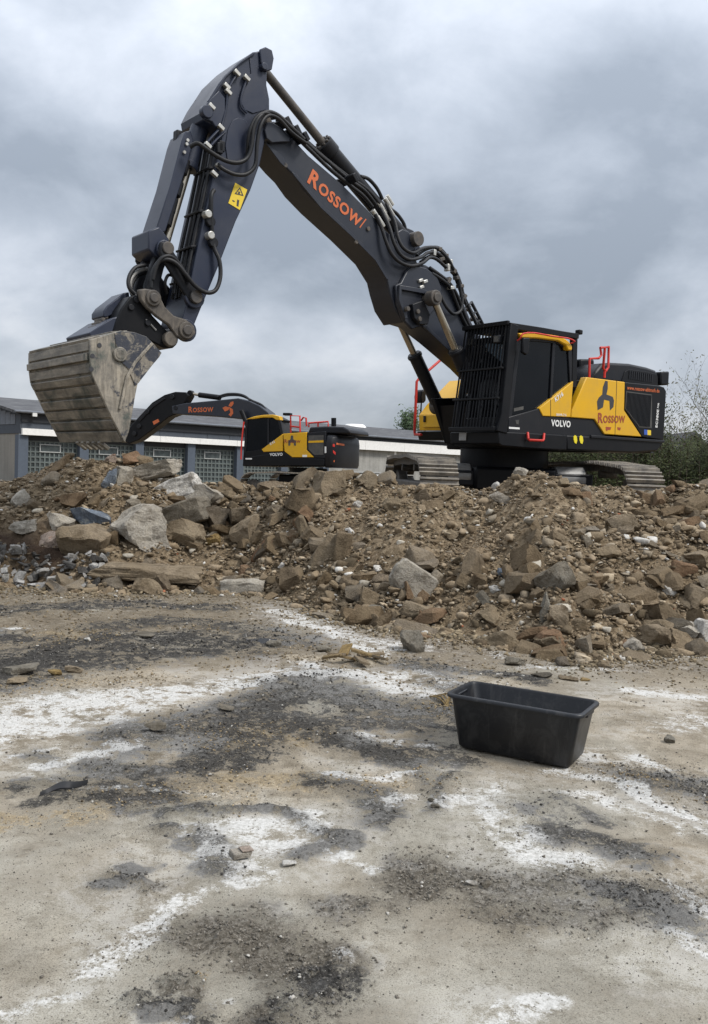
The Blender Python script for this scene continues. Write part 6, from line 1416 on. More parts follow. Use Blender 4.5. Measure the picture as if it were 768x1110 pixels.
# --- cab
cab = empty('cab', (0, 0, 0)); cab.parent = X1
CY0, CY1 = 0.48, 1.44
prism('floor', [(1.623,1.559),(-0.072,1.618),(-0.064,1.715),(1.606,1.651)], CY0, CY1 - 0.04, MT['interior'], cab, 0)
prism('rear_wall', [(0.126,3.114),(-0.035,3.101),(-0.127,1.946),(0.034,1.936)], CY0, CY1 - 0.03, MT['interior'], cab, 0)
prism('right_wall', [(0.506,1.627),(0.348,3.43),(-1.012,3.497),(-1.317,3.322),(-1.355,1.727)], CY0 - 0.03, CY0, MT['interior'], cab, 0)
prism('roof', [(1.48,3.206),(0.956,3.28),(0.402,3.303),(0.136,3.241),(0.02,3.11),(0.123,3.067),(0.236,3.165),(0.446,3.203),(0.973,3.185),(1.451,3.127)], CY0, CY1 - 0.02, MT['black'], cab, 0.01)
PIL = [[(1.491,3.197),(1.397,3.209),(1.537,1.836),(1.635,1.83)], [(0.549,3.206),(0.473,3.216),(0.497,2.189),(0.564,2.153)], [(0.113,3.116),(0.008,3.128),(-0.078,2.558),(0.009,2.501)], [(1.476,3.154),(1.449,3.104),(0.444,3.172),(0.206,3.121),(0.109,3.068),(0.072,3.104),(0.212,3.2),(0.449,3.234),(0.976,3.216)]]
for pl in PIL: prism('pillar', pl, CY1 - 0.05, CY1, MT['char'], cab, 0.008)
prism('window_pane', [(1.428,3.147),(0.484,3.2),(0.508,2.174),(0.813,2.025),(1.583,1.834)], CY1 - 0.035, CY1 - 0.027, MT['glass'], cab, 0)
prism('window_pane', [(0.471,3.202),(0.208,3.154),(0.056,3.076),(-0.04,2.531),(0.499,2.222)], CY1 - 0.035, CY1 - 0.027, MT['glass'], cab, 0)
wf = [(1.619,1.665),(1.478,3.184)]
MB().add([(wf[0][0], CY0, wf[0][1]), (wf[0][0], CY1, wf[0][1]), (wf[1][0], CY1, wf[1][1]), (wf[1][0], CY0, wf[1][1])], [(0, 1, 2, 3)]).build('windscreen', MT['glass'], cab)
st = [(0.462,2.111),(0.047,2.142),(0.011,2.721),(0.144,2.724),(0.191,2.295),(0.469,2.208)]
prism('seat', st, 0.75, 1.2, MT['interior'], cab, 0.03)
MB().box(([(0.665,2.096)][0][0], 1.2, [(0.665,2.096)][0][1]), (0.12, 0.1, 0.4)).build('console', MT['interior'], cab, 0.02)
prism('sun_visor', [(1.54,3.202),(1.294,3.239),(1.03,3.267),(0.734,3.289),(0.481,3.294),(0.298,3.265),(0.19,3.231),(0.079,3.158),(0.083,3.084),(0.191,3.076),(0.263,3.158),(0.474,3.203),(1.024,3.179),(1.46,3.133)], 1.30, 1.50, MT['yellow'], cab, 0.02)
tube('grab_rail', [(1.567,1.5,3.077),(1.549,1.55,3.112),(1.509,1.57,3.19),(1.215,1.57,3.238),(0.724,1.57,3.243),(0.315,1.57,3.262),(0.089,1.55,3.237),(0.163,1.52,3.199)], 0.014, MT['red'], cab, 7, 2)
mr = [(1.553,3.115),(1.389,3.135),(1.396,2.895),(1.463,2.842),(1.559,2.876)]
prism('mirror', mr, 1.56, 1.62, MT['black'], cab, 0.02)
prism('side_notice', [(1.476,1.985),(1.23,2.038),(1.226,1.983),(1.473,1.932)], CY1 - 0.025, CY1 - 0.022, MT['grille'], cab, 0)

# --- protective cage
cg = empty('cab_guard', (0, 0, 0)); cg.parent = X1
GT, GB = [(1.759,3.342),(1.993,1.591)]
prism('post', [(1.759,3.345),(1.565,3.316),(1.651,2.605),(1.717,1.823),(1.729,1.553),(1.992,1.583),(1.891,1.856),(1.822,2.588)], 1.42, 1.52, MT['black'], cg, 0.012)
prism('post', [(1.593,3.335),(1.501,3.347),(1.699,2.036),(1.743,1.624),(1.858,1.633),(1.8,2.185)], 0.44, 0.52, MT['black'], cg, 0.012)
prism('roof_frame', [(1.759,3.345),(0.892,3.375),(0.386,3.384),(-0.102,3.4),(-0.096,3.311),(0.481,3.287),(1.249,3.267),(1.695,3.247)], 1.42, 1.5, MT['black'], cg, 0.01)
prism('roof_frame', [(1.517,3.366),(-0.354,3.421),(-0.36,3.336),(1.512,3.288)], 0.45, 0.52, MT['black'], cg, 0.01)
prism('rear_post', [(0.002,3.384),(-0.131,3.401),(-0.166,2.468),(-0.032,2.456)], 1.37, 1.45, MT['black'], cg, 0.012)
prism('rear_post', [(-0.291,3.409),(-0.4,3.405),(-0.465,2.54),(-0.355,2.53)], 0.45, 0.53, MT['black'], cg, 0.012)
RT, RB = [(1.758,3.328),(-0.09,3.383)]
for k in range(13):
    t = (k + 0.3) / 13
    x = RT[0] + (RB[0] - RT[0]) * t; z = RT[1] + (RB[1] - RT[1]) * t
    MB().box((x, 0.97, z - 0.02), (0.05, 0.95, 0.045)).build('roof_bar', MT['black'], cg, 0.006)
for k in range(14):
    y = 0.54 + k * (0.89 / 13)
    MB().tube([(GT[0] + 0.01, y, GT[1] - 0.03), (GB[0] + 0.01, y, GB[1] + 0.03)], 0.017, 6, 1).build('guard_bar', MT['black'], cg, 0, 60)
for t in (0.0, 0.42, 0.70, 0.985):
    x = GT[0] + (GB[0] - GT[0]) * t; z = GT[1] + (GB[1] - GT[1]) * t
    MB().box((x + 0.012, 0.98, z), (0.06, 1.0, 0.07 if t in (0.0, 0.985) else 0.035)).build('crossbar', MT['black'], cg, 0.008)
for p in ([(1.577,0.55,3.129),(1.78,1.3,3.084)]):
    MB().box((p[0] + 0.03, p[1], p[2]), (0.09, 0.14, 0.13)).build('work_light', MT['char'], cg, 0.015)
    MB().box((p[0] + 0.078, p[1], p[2]), (0.008, 0.10, 0.09)).build('lens', MT['grille'], cg)
prism('bracket_plate', [(1.677,3.312),(1.61,3.288),(1.57,3.289),(1.569,3.271),(1.669,3.265)], 1.502, 1.508, MT['silver'], cg, 0)
MB().box([(-0.156,1.45,3.436)][0], (0.10, 0.10, 0.08)).build('corner_light', MT['black'], cg, 0.015)

# --- right-hand side of the carriage
rb = prism('storage_box', [(0.932,1.673),(0.961,1.973),(0.748,2.202),(0.159,2.702),(-0.735,2.784),(-0.8,1.769)], -1.36, -0.6, MT['yellow'], X1, 0.02)
fx = [(0.946,1.832)][0]
MB().box((fx[0] + 0.02, -0.95, fx[1] + 0.02), (0.04, 0.52, 0.24)).build('box_lid', MT['yellow'], rb, 0.012)
for dy in (-0.2, 0.2):
    MB().box((fx[0] + 0.055, -0.95 + dy, fx[1] + 0.06), (0.03, 0.05, 0.12)).build('latch', MT['char'], rb, 0.006)
prism('right_platform', [(0.906,1.666),(-0.901,1.766),(-0.915,1.547),(0.847,1.499)], -1.45, -0.6, MT['black'], X1, 0.02)
prism('boom_foot', [(1.619,2.203),(0.817,2.284),(-0.053,2.811),(-0.734,2.877),(-0.828,1.524),(1.207,1.42)], 0.30, 0.40, MT['black'], X1, 0.015)
prism('boom_foot', [(1.619,2.203),(0.817,2.284),(-0.053,2.811),(-0.734,2.877),(-0.828,1.524),(1.207,1.42)], -0.40, -0.30, MT['black'], X1, 0.015)
prism('foot_web', [(1.485,2.081),(-0.228,2.207),(-0.275,1.498),(1.256,1.426)], -0.30, 0.30, MT['black'], X1, 0.0)
mr = empty('side_mirror', (0, 0, 0)); mr.parent = X1
prism('mirror_shell', [(0.837,2.448),(0.776,2.489),(0.725,2.476),(0.709,2.28),(0.761,2.222),(0.837,2.234),(0.856,2.34)], -1.62, -1.42, MT['black'], mr, 0.02)
mm = [(0.806,2.344)][0]
MB().box((mm[0] - 0.07, -1.5, mm[1]), (0.02, 0.12, 0.15)).build('mirror_glass', MT['silver'], mr)
tube('mirror_stalk', [(0.812,-1.45,2.236),(0.813,-1.45,2.021),(0.809,-1.3,1.768)], 0.016, MT['black'], mr, 6, 1)
fr_ = empty('front_rail', (0, 0, 0)); fr_.parent = X1
tube('rail', [(1.022,-1.2,1.595),(0.953,-1.45,1.601),(0.967,-1.45,1.689),(0.959,-1.45,2.624),(0.912,-1.45,2.673),(0.325,-1.45,3.109)], 0.026, MT['red'], fr_, 8, 1)

# --- undercarriage, turned under the body
und_yaw = math.atan2(-math.cos(math.radians(4.5)), math.sin(math.radians(4.5))) - math.atan2(-0.645, -0.764)
MB().cyl((0, 0, 0.98), (0, 0, 1.36), 0.82, n=40).build('slew_ring', MT['black'], X1, 0.02)
MB().box((0, 0, 0.80), (1.9, 1.5, 0.44)).build('carbody', MT['black'], X1, 0.06).rotation_euler.z = und_yaw
for sx in (-0.62, 0.62):
    o = MB().box((sx, 0, 0.80), (0.46, 2.9, 0.30)).build('cross_beam', MT['char'], X1, 0.04); o.rotation_euler.z = und_yaw
    for sy in (-1, 1):
        o = MB().cyl((sx, sy * 0.78, 0.83), (sx, sy * 1.32, 0.83), 0.24, n=20).build('beam_sleeve', MT['silver'], X1, 0.02); o.rotation_euler.z = und_yaw

# track run: outline of the chain, then each shoe
def track_path(R_idler=0.50, R_spr=0.46, half=2.05, ztop=1.14):
    P = []
    for k in range(13):                                    # sprocket (rear)
        a = math.radians(90 + 180 * k / 12); P.append((-half + R_spr * math.cos(a), 0.52 + R_spr * math.sin(a) + (0.13 if k < 2 else 0)))
    P += [(-1.4, 0.045), (0, 0.04), (1.4, 0.045)]
    for k in range(13):
        a = math.radians(-90 + 180 * k / 12); P.append((half + R_idler * math.cos(a), 0.56 + R_idler * math.sin(a)))
    P += [(1.4, 1.10), (0.8, ztop), (0.0, ztop - 0.02), (-0.9, ztop)]
    return P
TP = track_path()
pp = TP + [TP[0]]
seg = [math.hypot(pp[i + 1][0] - pp[i][0], pp[i + 1][1] - pp[i][1]) for i in range(len(TP))]
tot = sum(seg); NSH = 44
def at_len(s):
    s %= tot
    for i, L in enumerate(seg):
        if s <= L: break
        s -= L
    a, b = pp[i], pp[i + 1]; t = s / max(seg[i], 1e-9)
    return a[0] + (b[0] - a[0]) * t, a[1] + (b[1] - a[1]) * t
SW = 0.62
sh = MB()
pl = tot / NSH
pl_shoe = pl
sh.prism([(-pl * 0.46, 0), (pl * 0.46, 0)] + [q for k in (0.36, 0.02, -0.32) for q in ((pl * (k + 0.085), 0.012), (pl * (k + 0.045), 0.058), (pl * (k - 0.045), 0.058), (pl * (k - 0.085), 0.012))], -SW / 2, SW / 2)
shoe_me = sh.mesh('track_shoe', 30); shoe_me.materials.append(MT['track'])
lk = MB()
lk.box((0, 0, -0.06), (pl * 0.98, 0.30, 0.11))
link_me = lk.mesh('chain_link', 0); link_me.materials.append(MT['track_side'])
for sy in (-1, 1):
    tr = empty('track', (0, 0, 0), und_yaw); tr.parent = X1
    # offset sideways in the turned frame
    off = Matrix.Rotation(und_yaw, 3, 'Z') @ Vector((0.12, sy * 1.68, 0)); tr.location = off
    for k in range(NSH):
        x, z = at_len((k + 0.5) * pl); x2, z2 = at_len((k + 0.5) * pl + 0.03); x0, z0 = at_len((k + 0.5) * pl - 0.03)
        ang = math.atan2(z2 - z0, x2 - x0)
        o = link('track_shoe', shoe_me, None, tr); o.location = (x, 0, z); o.rotation_euler = (0, -ang + math.pi, 0)
        o = link('chain_link', link_me, None, tr); o.location = (x, 0, z); o.rotation_euler = (0, -ang + math.pi, 0)
    MB().prism([(-1.9, 0.25), (1.9, 0.25), (2.05, 0.5), (1.8, 0.72), (-1.7, 0.72), (-1.95, 0.55)], -0.17, 0.17).build('track_frame', MT['track_side'], tr, 0.03)
    idl = MB().cyl((2.05, -0.09, 0.56), (2.05, 0.09, 0.56), 0.40, n=24); idl.cyl((2.05, -0.2, 0.56), (2.05, 0.2, 0.56), 0.12, n=16)
    idl.build('idler', MT['track_side'], tr, 0.02)
    spk = MB().cyl((-2.05, -0.1, 0.52), (-2.05, 0.1, 0.52), 0.38, n=24); spk.cyl((-2.05, -0.26, 0.52), (-2.05, 0.26, 0.52), 0.25, n=18)
    spk.build('sprocket', MT['track_side'], tr, 0.02)
    for k in range(8):
        x = -1.6 + k * 0.46
        MB().cyl((x, -0.17, 0.2), (x, 0.17, 0.2), 0.11, n=14).build('roller', MT['track_side'], tr, 0.01)
    for x in (-0.8, 0.8):
        MB().cyl((x, -0.16, 0.96), (x, 0.16, 0.96), 0.075, n=12).build('carrier_roller', MT['track_side'], tr, 0.01)

# ------------------------------------------------------------------ the smaller excavator farther back
X2 = empty('excavator', (-1.75, 34.3, 0.4), math.atan2(0.37, -0.93))
tag(X2, 'smaller yellow and black crawler excavator in the background in front of the hall', 'excavator')
Y2 = 1.40
b2 = prism('boom', [(6.278,3.551),(5.659,3.668),(3.801,3.826),(3.169,3.884),(2.665,3.776),(2.205,3.596),(1.786,3.327),(1.401,2.789),(1.551,2.425),(1.958,2.417),(2.387,2.921),(2.848,3.043),(4.335,3.155),(6.224,3.229)], -0.3, 0.3, MT['boomgrey'], X2, 0.03)
p0, p1 = [(5.449,3.301),(4.276,3.341)]
lettering([('R', 1.0), ('OSSOW', 0.78)], p0, p1, 0.303, MT['orange'], b2, bold=0.035)
for pl in ([(3.501,3.717),(3.375,3.754),(3.351,3.663),(3.452,3.533),(3.58,3.569)], [(3.854,3.493),(3.728,3.55),(3.536,3.514),(3.575,3.403),(3.743,3.346)], [(3.558,3.532),(3.386,3.441),(3.359,3.276),(3.46,3.146),(3.569,3.219),(3.487,3.312)]):
    prism('emblem', pl, 0.302, 0.308, MT['orange'], b2, 0)
a2 = prism('arm', [(8.483,2.53),(7.939,3.081),(7.267,3.702),(6.685,4.01),(6.151,4.144),(5.662,4.125),(5.503,3.994),(5.735,3.634),(5.857,3.293),(6.433,3.098),(7.233,2.551),(7.911,2.113),(8.373,1.948),(8.658,2.058)], -0.25, 0.25, MT['black'], X2, 0.03)
prism('arm_rib', [(7.936,2.965),(7.263,3.587),(6.682,3.896),(6.591,3.858),(7.17,3.511),(7.841,2.888)], 0.25, 0.29, MT['char'], a2, 0.01)
prism('warning_sticker', [(7.22,2.897),(6.95,3.015),(6.879,2.901),(7.148,2.763)], 0.251, 0.256, MT['orange'], a2, 0)
for p in [(6.073,3.479),(7.867,2.694),(8.091,2.38),(7.47,3.315),(6.265,3.933)]:
    barrel('pin_cap', (p[0], 0.24, p[1]), (p[0], 0.32, p[1]), 0.10, MT['char'], a2, 14, 0.01)
bk2 = [(8.575,2.45),(8.519,2.139),(8.94,2.013),(9.419,2.121),(9.526,2.512),(9.053,2.677)]
prism('bucket', bk2, -0.6, 0.3, MT['bucket'], X2, 0.03)
c2 = empty('arm_cylinder', (0, 0, 0)); c2.parent = X2
q = [(5.554,4.092),(5.155,4.036),(4.151,3.926),(3.341,3.965)]
barrel('eye', (q[0][0], -0.1, q[0][1]), (q[0][0], 0.1, q[0][1]), 0.13, MT['black'], c2, 14, 0.01)
barrel('rod', (q[0][0], 0, q[0][1]), (q[1][0], 0, q[1][1]), 0.06, MT['chrome'], c2, 12)
barrel('barrel', (q[1][0], 0, q[1][1]), (q[2][0], 0, q[2][1]), 0.11, MT['black'], c2, 16, 0.01)
for pts in ([(4.192,0.15,3.95),(3.768,0.15,4.062),(3.26,0.15,4.063),(2.921,0.15,3.971),(2.707,0.15,3.825)], [(4.194,0.0,3.926),(3.768,0.0,4.02),(3.173,0.0,4.003),(2.662,0.0,3.802),(2.241,0.0,3.639),(1.984,0.0,3.384)]):
    tube('hose', pts, 0.045, MT['rubber'], X2, 6, 4)
for sy in (1, -1):
    barrel('lift_cylinder', *[(p[0], sy * 0.5, p[1]) for p in [(2.873,3.375),(2.252,2.111)]], 0.10, MT['black'], X2, 14, 0.01)
# body
bd = prism('upper_frame', [(2.258,1.176),(2.249,1.506),(1.473,1.634),(0.458,1.766),(0.142,1.566),(-1.186,1.569),(-1.197,1.286),(0.015,1.258)], -1.3, Y2, MT['black'], X2, 0.03)
prism('engine_housing', [(0.545,2.427),(-0.45,2.515),(-1.127,2.561),(-1.165,1.536),(0.473,1.488)], -1.3, 1.33, MT['black'], X2, 0.02)
hp2 = prism('hood_side_panel', [(0.549,2.459),(-0.423,2.532),(-0.448,1.869),(-0.753,1.605),(0.142,1.58),(0.475,1.793)], 1.30, Y2 + 0.01, MT['yellow'], X2, 0.015)
prism('yellow_quarter', [(0.576,2.448),(1.445,1.846),(1.366,1.749),(0.545,1.798)], 1.32, Y2 + 0.005, MT['yellow'], X2, 0.015)
prism('tail_side_panel', [(-0.435,2.512),(-1.186,2.576),(-1.223,1.571),(-0.772,1.592),(-0.459,1.876)], 1.30, Y2, MT['char'], X2, 0.012)
g2 = prism('grille', [(-0.501,2.409),(-1.113,2.435),(-1.14,1.705),(-0.773,1.695),(-0.52,1.894)], Y2, Y2 + 0.012, MT['grille'], X2, 0)
prism('yellow_strip', [(-0.513,2.21),(-1.125,2.243),(-1.128,2.165),(-0.515,2.134)], Y2 + 0.013, Y2 + 0.02, MT['yellow'], X2, 0)
prism('model_plate', [(-1.181,2.013),(-1.241,2.014),(-1.25,1.776),(-1.19,1.774)], Y2, Y2 + 0.012, MT['white'], X2, 0)
xt = [(-1.202,2.15)][0][0]
vs = []; n = 15
for z, s in ((1.23, 0.93), (1.36, 1.0), (2.15, 1.0), (2.38, 0.95), (2.46, 0.82)):
    for k in range(n):
        a = math.pi * k / (n - 1)
        vs.append((xt - (abs(math.sin(a)) ** 0.5) * 0.48 * s, math.cos(a) * 1.4 * s if abs(math.cos(a)) < 0.999 else math.copysign(1.4 * s, math.cos(a)), z))
fs = [(r_ * n + i, r_ * n + i + 1, (r_ + 1) * n + i + 1, (r_ + 1) * n + i) for r_ in range(4) for i in range(n - 1)]
fs += [tuple(range(n)), tuple(range(5 * n - 1, 4 * n - 1, -1))] + [(r_ * n, (r_ + 1) * n, (r_ + 1) * n + n - 1, r_ * n + n - 1) for r_ in range(4)]
cw2 = MB().add(vs, fs).build('counterweight', MT['char'], X2, 0.03, 50)
def wrap_stripe(name, ang0, ang1, z0, z1, mat, dz=0.0):
    vs = []; m_ = 9
    for k in range(m_):
        t = k / (m_ - 1); a = math.radians(ang0 + (ang1 - ang0) * t)
        x = xt - (abs(math.sin(a)) ** 0.5) * 0.486; y = math.cos(a) * 1.405
        vs += [(x, y, z0 + dz * t), (x, y, z1 + dz * t)]
    fs = [(2 * k, 2 * k + 2, 2 * k + 3, 2 * k + 1) for k in range(m_ - 1)]
    return MB().add(vs, fs).build(name, mat, cw2)
wrap_stripe('web_lettering', 32, 62, 2.10, 2.17, MT['orange'], -0.02)
wrap_stripe('red_mark', 18, 26, 2.02, 2.12, MT['red']); wrap_stripe('red_mark', 20, 30, 1.80, 1.90, MT['red'], -0.08)
wrap_stripe('reflector', 24, 27, 1.45, 1.52, MT['orange'])
p0, p1 = [(0.485,2.113),(-0.188,2.128)]
lettering([('R', 1.0), ('OSSOW', 0.74)], p0, p1, Y2 + 0.012, MT['maroon'], hp2, bold=0.03)
prism('emblem', [(0.225,2.396),(0.128,2.397),(0.116,2.259),(0.006,2.192),(-0.0,2.02),(0.076,2.018),(0.1,2.138),(0.227,2.136),(0.238,2.014),(0.315,2.012),(0.321,2.186),(0.231,2.257)], Y2 + 0.011, Y2 + 0.016, MT['grille'], hp2, 0)
p0, p1 = [(1.091,1.602),(0.545,1.631)]
lettering([('VOLVO', 1.0)], p0, p1, Y2 + 0.004, MT['white'], bd, bold=0.035)
p0, p1 = [(1.067,2.012),(0.874,2.121)]
lettering([('K42', 1.0)], p0, p1, Y2 + 0.009, MT['white'], X2, bold=0.02)
prism('sticker', [(-0.28,1.681),(-0.47,1.686),(-0.473,1.604),(-0.283,1.599)], Y2 + 0.011, Y2 + 0.016, MT['white'], hp2, 0)
# hood, rails, mirrors
prism('engine_hood', [(-0.334,2.526),(-0.403,2.735),(-1.009,2.779),(-1.757,2.773),(-2.02,2.658),(-2.062,2.522),(-1.019,2.503)], -0.9, 1.1, MT['char'], X2, 0.05)
barrel('exhaust', *[(p[0], -0.3, p[1]) for p in [(-0.783,2.858),(-0.771,3.18)]], 0.10, MT['black'], X2, 12)
prism('camera_box', [(-1.619,2.742),(-1.845,2.746),(-1.851,2.607),(-1.625,2.603)], 0.2, 0.5, MT['black'], X2, 0.02)
r2 = empty('handrail', (0, 0, 0)); r2.parent = X2
for pts in ([(0.331,1.2,2.508),(0.365,1.2,3.152),(-0.025,1.2,3.146),(-0.058,1.2,2.533)], [(0.343,1.2,2.752),(-0.048,1.2,2.723)], [(0.065,0.9,2.984),(-0.027,0.9,3.108),(-0.144,0.9,3.092),(-0.175,0.9,2.778)], [(-0.272,0.9,2.744),(-0.267,0.9,2.901),(-1.065,0.9,2.964),(-1.073,0.9,2.757)], [(-0.657,0.9,2.716),(-0.649,0.9,2.924)]):
    tube('rail', pts, 0.035, MT['red'], r2, 6, 1)
# cab
k2 = empty('cab', (0, 0, 0)); k2.parent = X2
prism('cab_shell', [(2.727,1.516),(2.673,2.977),(2.286,3.091),(1.475,3.172),(1.148,3.032),(1.009,2.497),(0.943,1.782)], 0.42, 0.46, MT['interior'], k2, 0)
prism('rear_wall', [(0.783,2.949),(0.63,2.463),(0.566,1.766),(0.702,1.763)], 0.46, 1.32, MT['interior'], k2, 0)
prism('roof', [(2.205,2.963),(1.827,3.056),(1.039,3.135),(0.721,2.999),(0.757,2.911),(1.034,3.013),(1.824,2.95),(2.181,2.857)], 0.46, 1.3, MT['black'], k2, 0.01)
prism('sun_visor', [(2.158,2.978),(1.802,3.095),(1.446,3.151),(1.014,3.173),(0.723,3.11),(0.687,2.961),(0.843,2.97),(1.01,3.058),(1.443,3.053),(1.798,3.0)], 1.15, 1.43, MT['yellow'], k2, 0.02)
prism('door_skin', [(2.246,1.471),(2.227,1.721),(1.455,1.839),(1.368,1.743),(0.507,1.783),(0.498,1.522)], 1.28, 1.39, MT['black'], k2, 0.01)
for pl in ([(2.185,2.96),(2.097,2.961),(2.134,1.687),(2.235,1.684)], [(1.261,3.041),(1.182,3.042),(1.148,2.063),(1.225,2.009)], [(0.812,2.977),(0.695,2.979),(0.568,2.459),(0.652,2.405)]):
    prism('pillar', pl, 1.30, 1.385, MT['char'], k2, 0.01)
prism('window_pane', [(2.139,2.963),(1.266,3.044),(1.229,1.993),(1.461,1.829),(2.177,1.705)], 1.34, 1.35, MT['glass'], k2, 0)
prism('window_pane', [(1.227,3.045),(0.832,2.979),(0.657,2.425),(1.192,2.046)], 1.34, 1.35, MT['glass'], k2, 0)
wf = [(2.241,1.65),(2.183,2.928)]
MB().add([(wf[0][0], 0.46, wf[0][1]), (wf[0][0], 1.35, wf[0][1]), (wf[1][0], 1.35, wf[1][1]), (wf[1][0], 0.46, wf[1][1])], [(0, 1, 2, 3)]).build('windscreen', MT['glass'], k2)
prism('seat', [(1.744,1.82),(1.143,1.835),(1.091,2.617),(1.29,2.614),(1.35,2.044),(1.749,1.963)], 0.7, 1.1, MT['interior'], k2, 0.03)
tube('front_grab_rail', [(2.2,1.5,2.883),(2.273,1.5,2.069),(2.271,1.5,1.432)], 0.03, MT['red'], k2, 6, 2)
prism('notice_sticker', [(2.127,1.492),(1.847,1.5),(1.845,1.447),(2.125,1.439)], 1.41, 1.415, MT['white'], k2, 0)
MB().box(([(0.639,3.223)][0][0], 0.9, [(0.639,3.223)][0][1]), (0.3, 0.25, 0.1)).build('beacon_base', MT['black'], k2, 0.02)
# undercarriage
MB().cyl((0.1, 0, 0.86), (0.1, 0, 1.2), 0.75, n=30).build('slew_ring', MT['black'], X2, 0.02)
MB().box((0.1, 0, 0.72), (1.8, 1.6, 0.4)).build('carbody', MT['black'], X2, 0.06)
path = TP
for sy in (-1, 1):
    tr = empty('track', (0, sy * 1.2, 0), 0.0); tr.parent = X2; tr.scale = (0.9, 0.95, 0.86)
    for k in range(0, NSH):
        x, z = at_len((k + 0.5) * pl_shoe); x2, z2 = at_len((k + 0.5) * pl_shoe + 0.03); x0, z0 = at_len((k + 0.5) * pl_shoe - 0.03)
        o = link('track_shoe', shoe_me, None, tr); o.location = (x, 0, z); o.rotation_euler = (0, -math.atan2(z2 - z0, x2 - x0) + math.pi, 0)
    MB().prism([(-1.9, 0.25), (1.9, 0.25), (2.05, 0.5), (1.8, 0.72), (-1.7, 0.72), (-1.95, 0.55)], -0.17, 0.17).build('track_frame', MT['track_side'], tr, 0.03)
    MB().cyl((2.05, -0.1, 0.47), (2.05, 0.1, 0.47), 0.34, n=20).build('idler', MT['track_side'], tr, 0.02)
    MB().cyl((-2.05, -0.1, 0.52), (-2.05, 0.1, 0.52), 0.38, n=20).build('sprocket', MT['track_side'], tr, 0.02)

# ------------------------------------------------------------------ trees, hedge and house behind the right side
def leaf_mat(name, c0, c1, c2):
    m, nt, b = new_mat(name)
    g = nt.nodes.new('ShaderNodeNewGeometry')
    rnd = g.outputs['Random Per Island']
    nt.links.new(ramp_node(nt, rnd, [(0.0, c0), (0.5, c1), (1.0, c2)]), b.inputs['Base Color'])
    b.inputs['Roughness'].default_value = 0.7; b.inputs['Specular IOR Level'].default_value = 0.2
    return m
LM = {'olive': leaf_mat('olive_leaves', (0.022, 0.030, 0.009), (0.036, 0.047, 0.014), (0.06, 0.068, 0.024)),
      'green': leaf_mat('spring_leaves', (0.05, 0.09, 0.022), (0.075, 0.125, 0.032), (0.12, 0.17, 0.055)),
      'brown': leaf_mat('dull_leaves', (0.075, 0.066, 0.038), (0.10, 0.092, 0.05), (0.085, 0.10, 0.045)),
      'blue': leaf_mat('far_leaves', (0.045, 0.075, 0.035), (0.07, 0.10, 0.05), (0.085, 0.12, 0.065))}
BARK = paint('bark', (0.075, 0.06, 0.047), (0.14, 0.12, 0.1), 0.5, 0.85, 6.0, bump=0.4)

def tree(name, label, cat, base, H, spread, mat, leaves, seed, group=None, leaf=0.14, bare=0.25, depth=4, trunk_r=None, up=0.55, first=0.3):
    r = random.Random(seed)
    root = empty(name, base); tag(root, label, cat, group)
    wood = MB(); tips = []
    def branch(p, d, L, rad, lev):
        segs = 3; pts = [p]
        for s in range(segs):
            d = (d + Vector((r.gauss(0, 0.13), r.gauss(0, 0.13), r.gauss(0, 0.07) + 0.05 * (lev > 0)))).normalized()
            p = p + d * (L / segs); pts.append(p)
        for i in range(segs):
            wood.cyl(pts[i], pts[i + 1], rad * (1 - 0.22 * i), rad * (1 - 0.22 * (i + 1)), n=6 if lev < 2 else 4, caps=False)
        if lev >= depth:
            tips.append(pts[-1]); tips.append((pts[1] + pts[2]) / 2); return
        nb = r.choice((3, 4)) if lev else 6
        for k in range(nb):
            t = first + (1 - first) * (k + 1) / nb if lev == 0 else 0.35 + 0.65 * (k + 1) / nb
            i = min(int(t * segs), segs - 1); q = pts[i].lerp(pts[i + 1], min(1, t * segs - i))
            a = r.uniform(0, 6.28) + k * 2.4
            dd = (Vector((math.cos(a) * spread, math.sin(a) * spread, up)) + d * 0.6).normalized()
            branch(q, dd, L * r.uniform(0.48, 0.66), rad * r.uniform(0.42, 0.55), lev + 1)
        if lev == 0: branch(pts[-1], d, L * 0.45, rad * 0.4, 1)
    branch(Vector((0, 0, -0.1)), Vector((0, 0, 1)), H * 0.62, trunk_r or H * 0.018, 0)
    wood.build('trunk', BARK, root, 0, 60)
    if leaves:
        mb = MB(); vs = []; fs = []
        for _ in range(leaves):
            if r.random() < bare: c = r.choice(tips) + Vector((r.gauss(0, 0.5), r.gauss(0, 0.5), r.gauss(0, 0.4)))
            else: c = r.choice(tips) + Vector((r.gauss(0, 0.22), r.gauss(0, 0.22), r.gauss(0, 0.2)))
            u = Vector((r.gauss(0, 1), r.gauss(0, 1), r.gauss(0, 1))).normalized(); v = u.orthogonal().normalized(); s = leaf * r.uniform(0.6, 1.4)
            b = len(vs); vs += [c - u * s, c + v * s * 0.5, c + u * s, c - v * s * 0.5]; fs.append((b, b + 1, b + 2, b + 3))
        mb.add(vs, fs); mb.build('crown', mat, root, 0, 0)
    return root
P = [(12.636,34.0,1.662),(13.386,34.0,1.689)]
tree('bare_tree', 'bare layered tree rising behind the hedge right of the machine tail', 'tree', (P[0][0], 34, 0), 5.0, 0.9, LM['brown'], 500, 3, leaf=0.06, depth=4, up=0.25, first=0.5, trunk_r=0.04)
P = [(15.28,38.0,1.711),(16.157,38.0,1.743)]
tree('bare_tree', 'tall leafless tree at the right edge behind the hedge', 'tree', (P[0][0] + 0.3, 38, 0), 6.2, 0.8, LM['brown'], 700, 8, leaf=0.06, depth=4, up=0.6, trunk_r=0.045)
P = [(4.806,75.0,2.484),(3.94,75.0,2.453)]
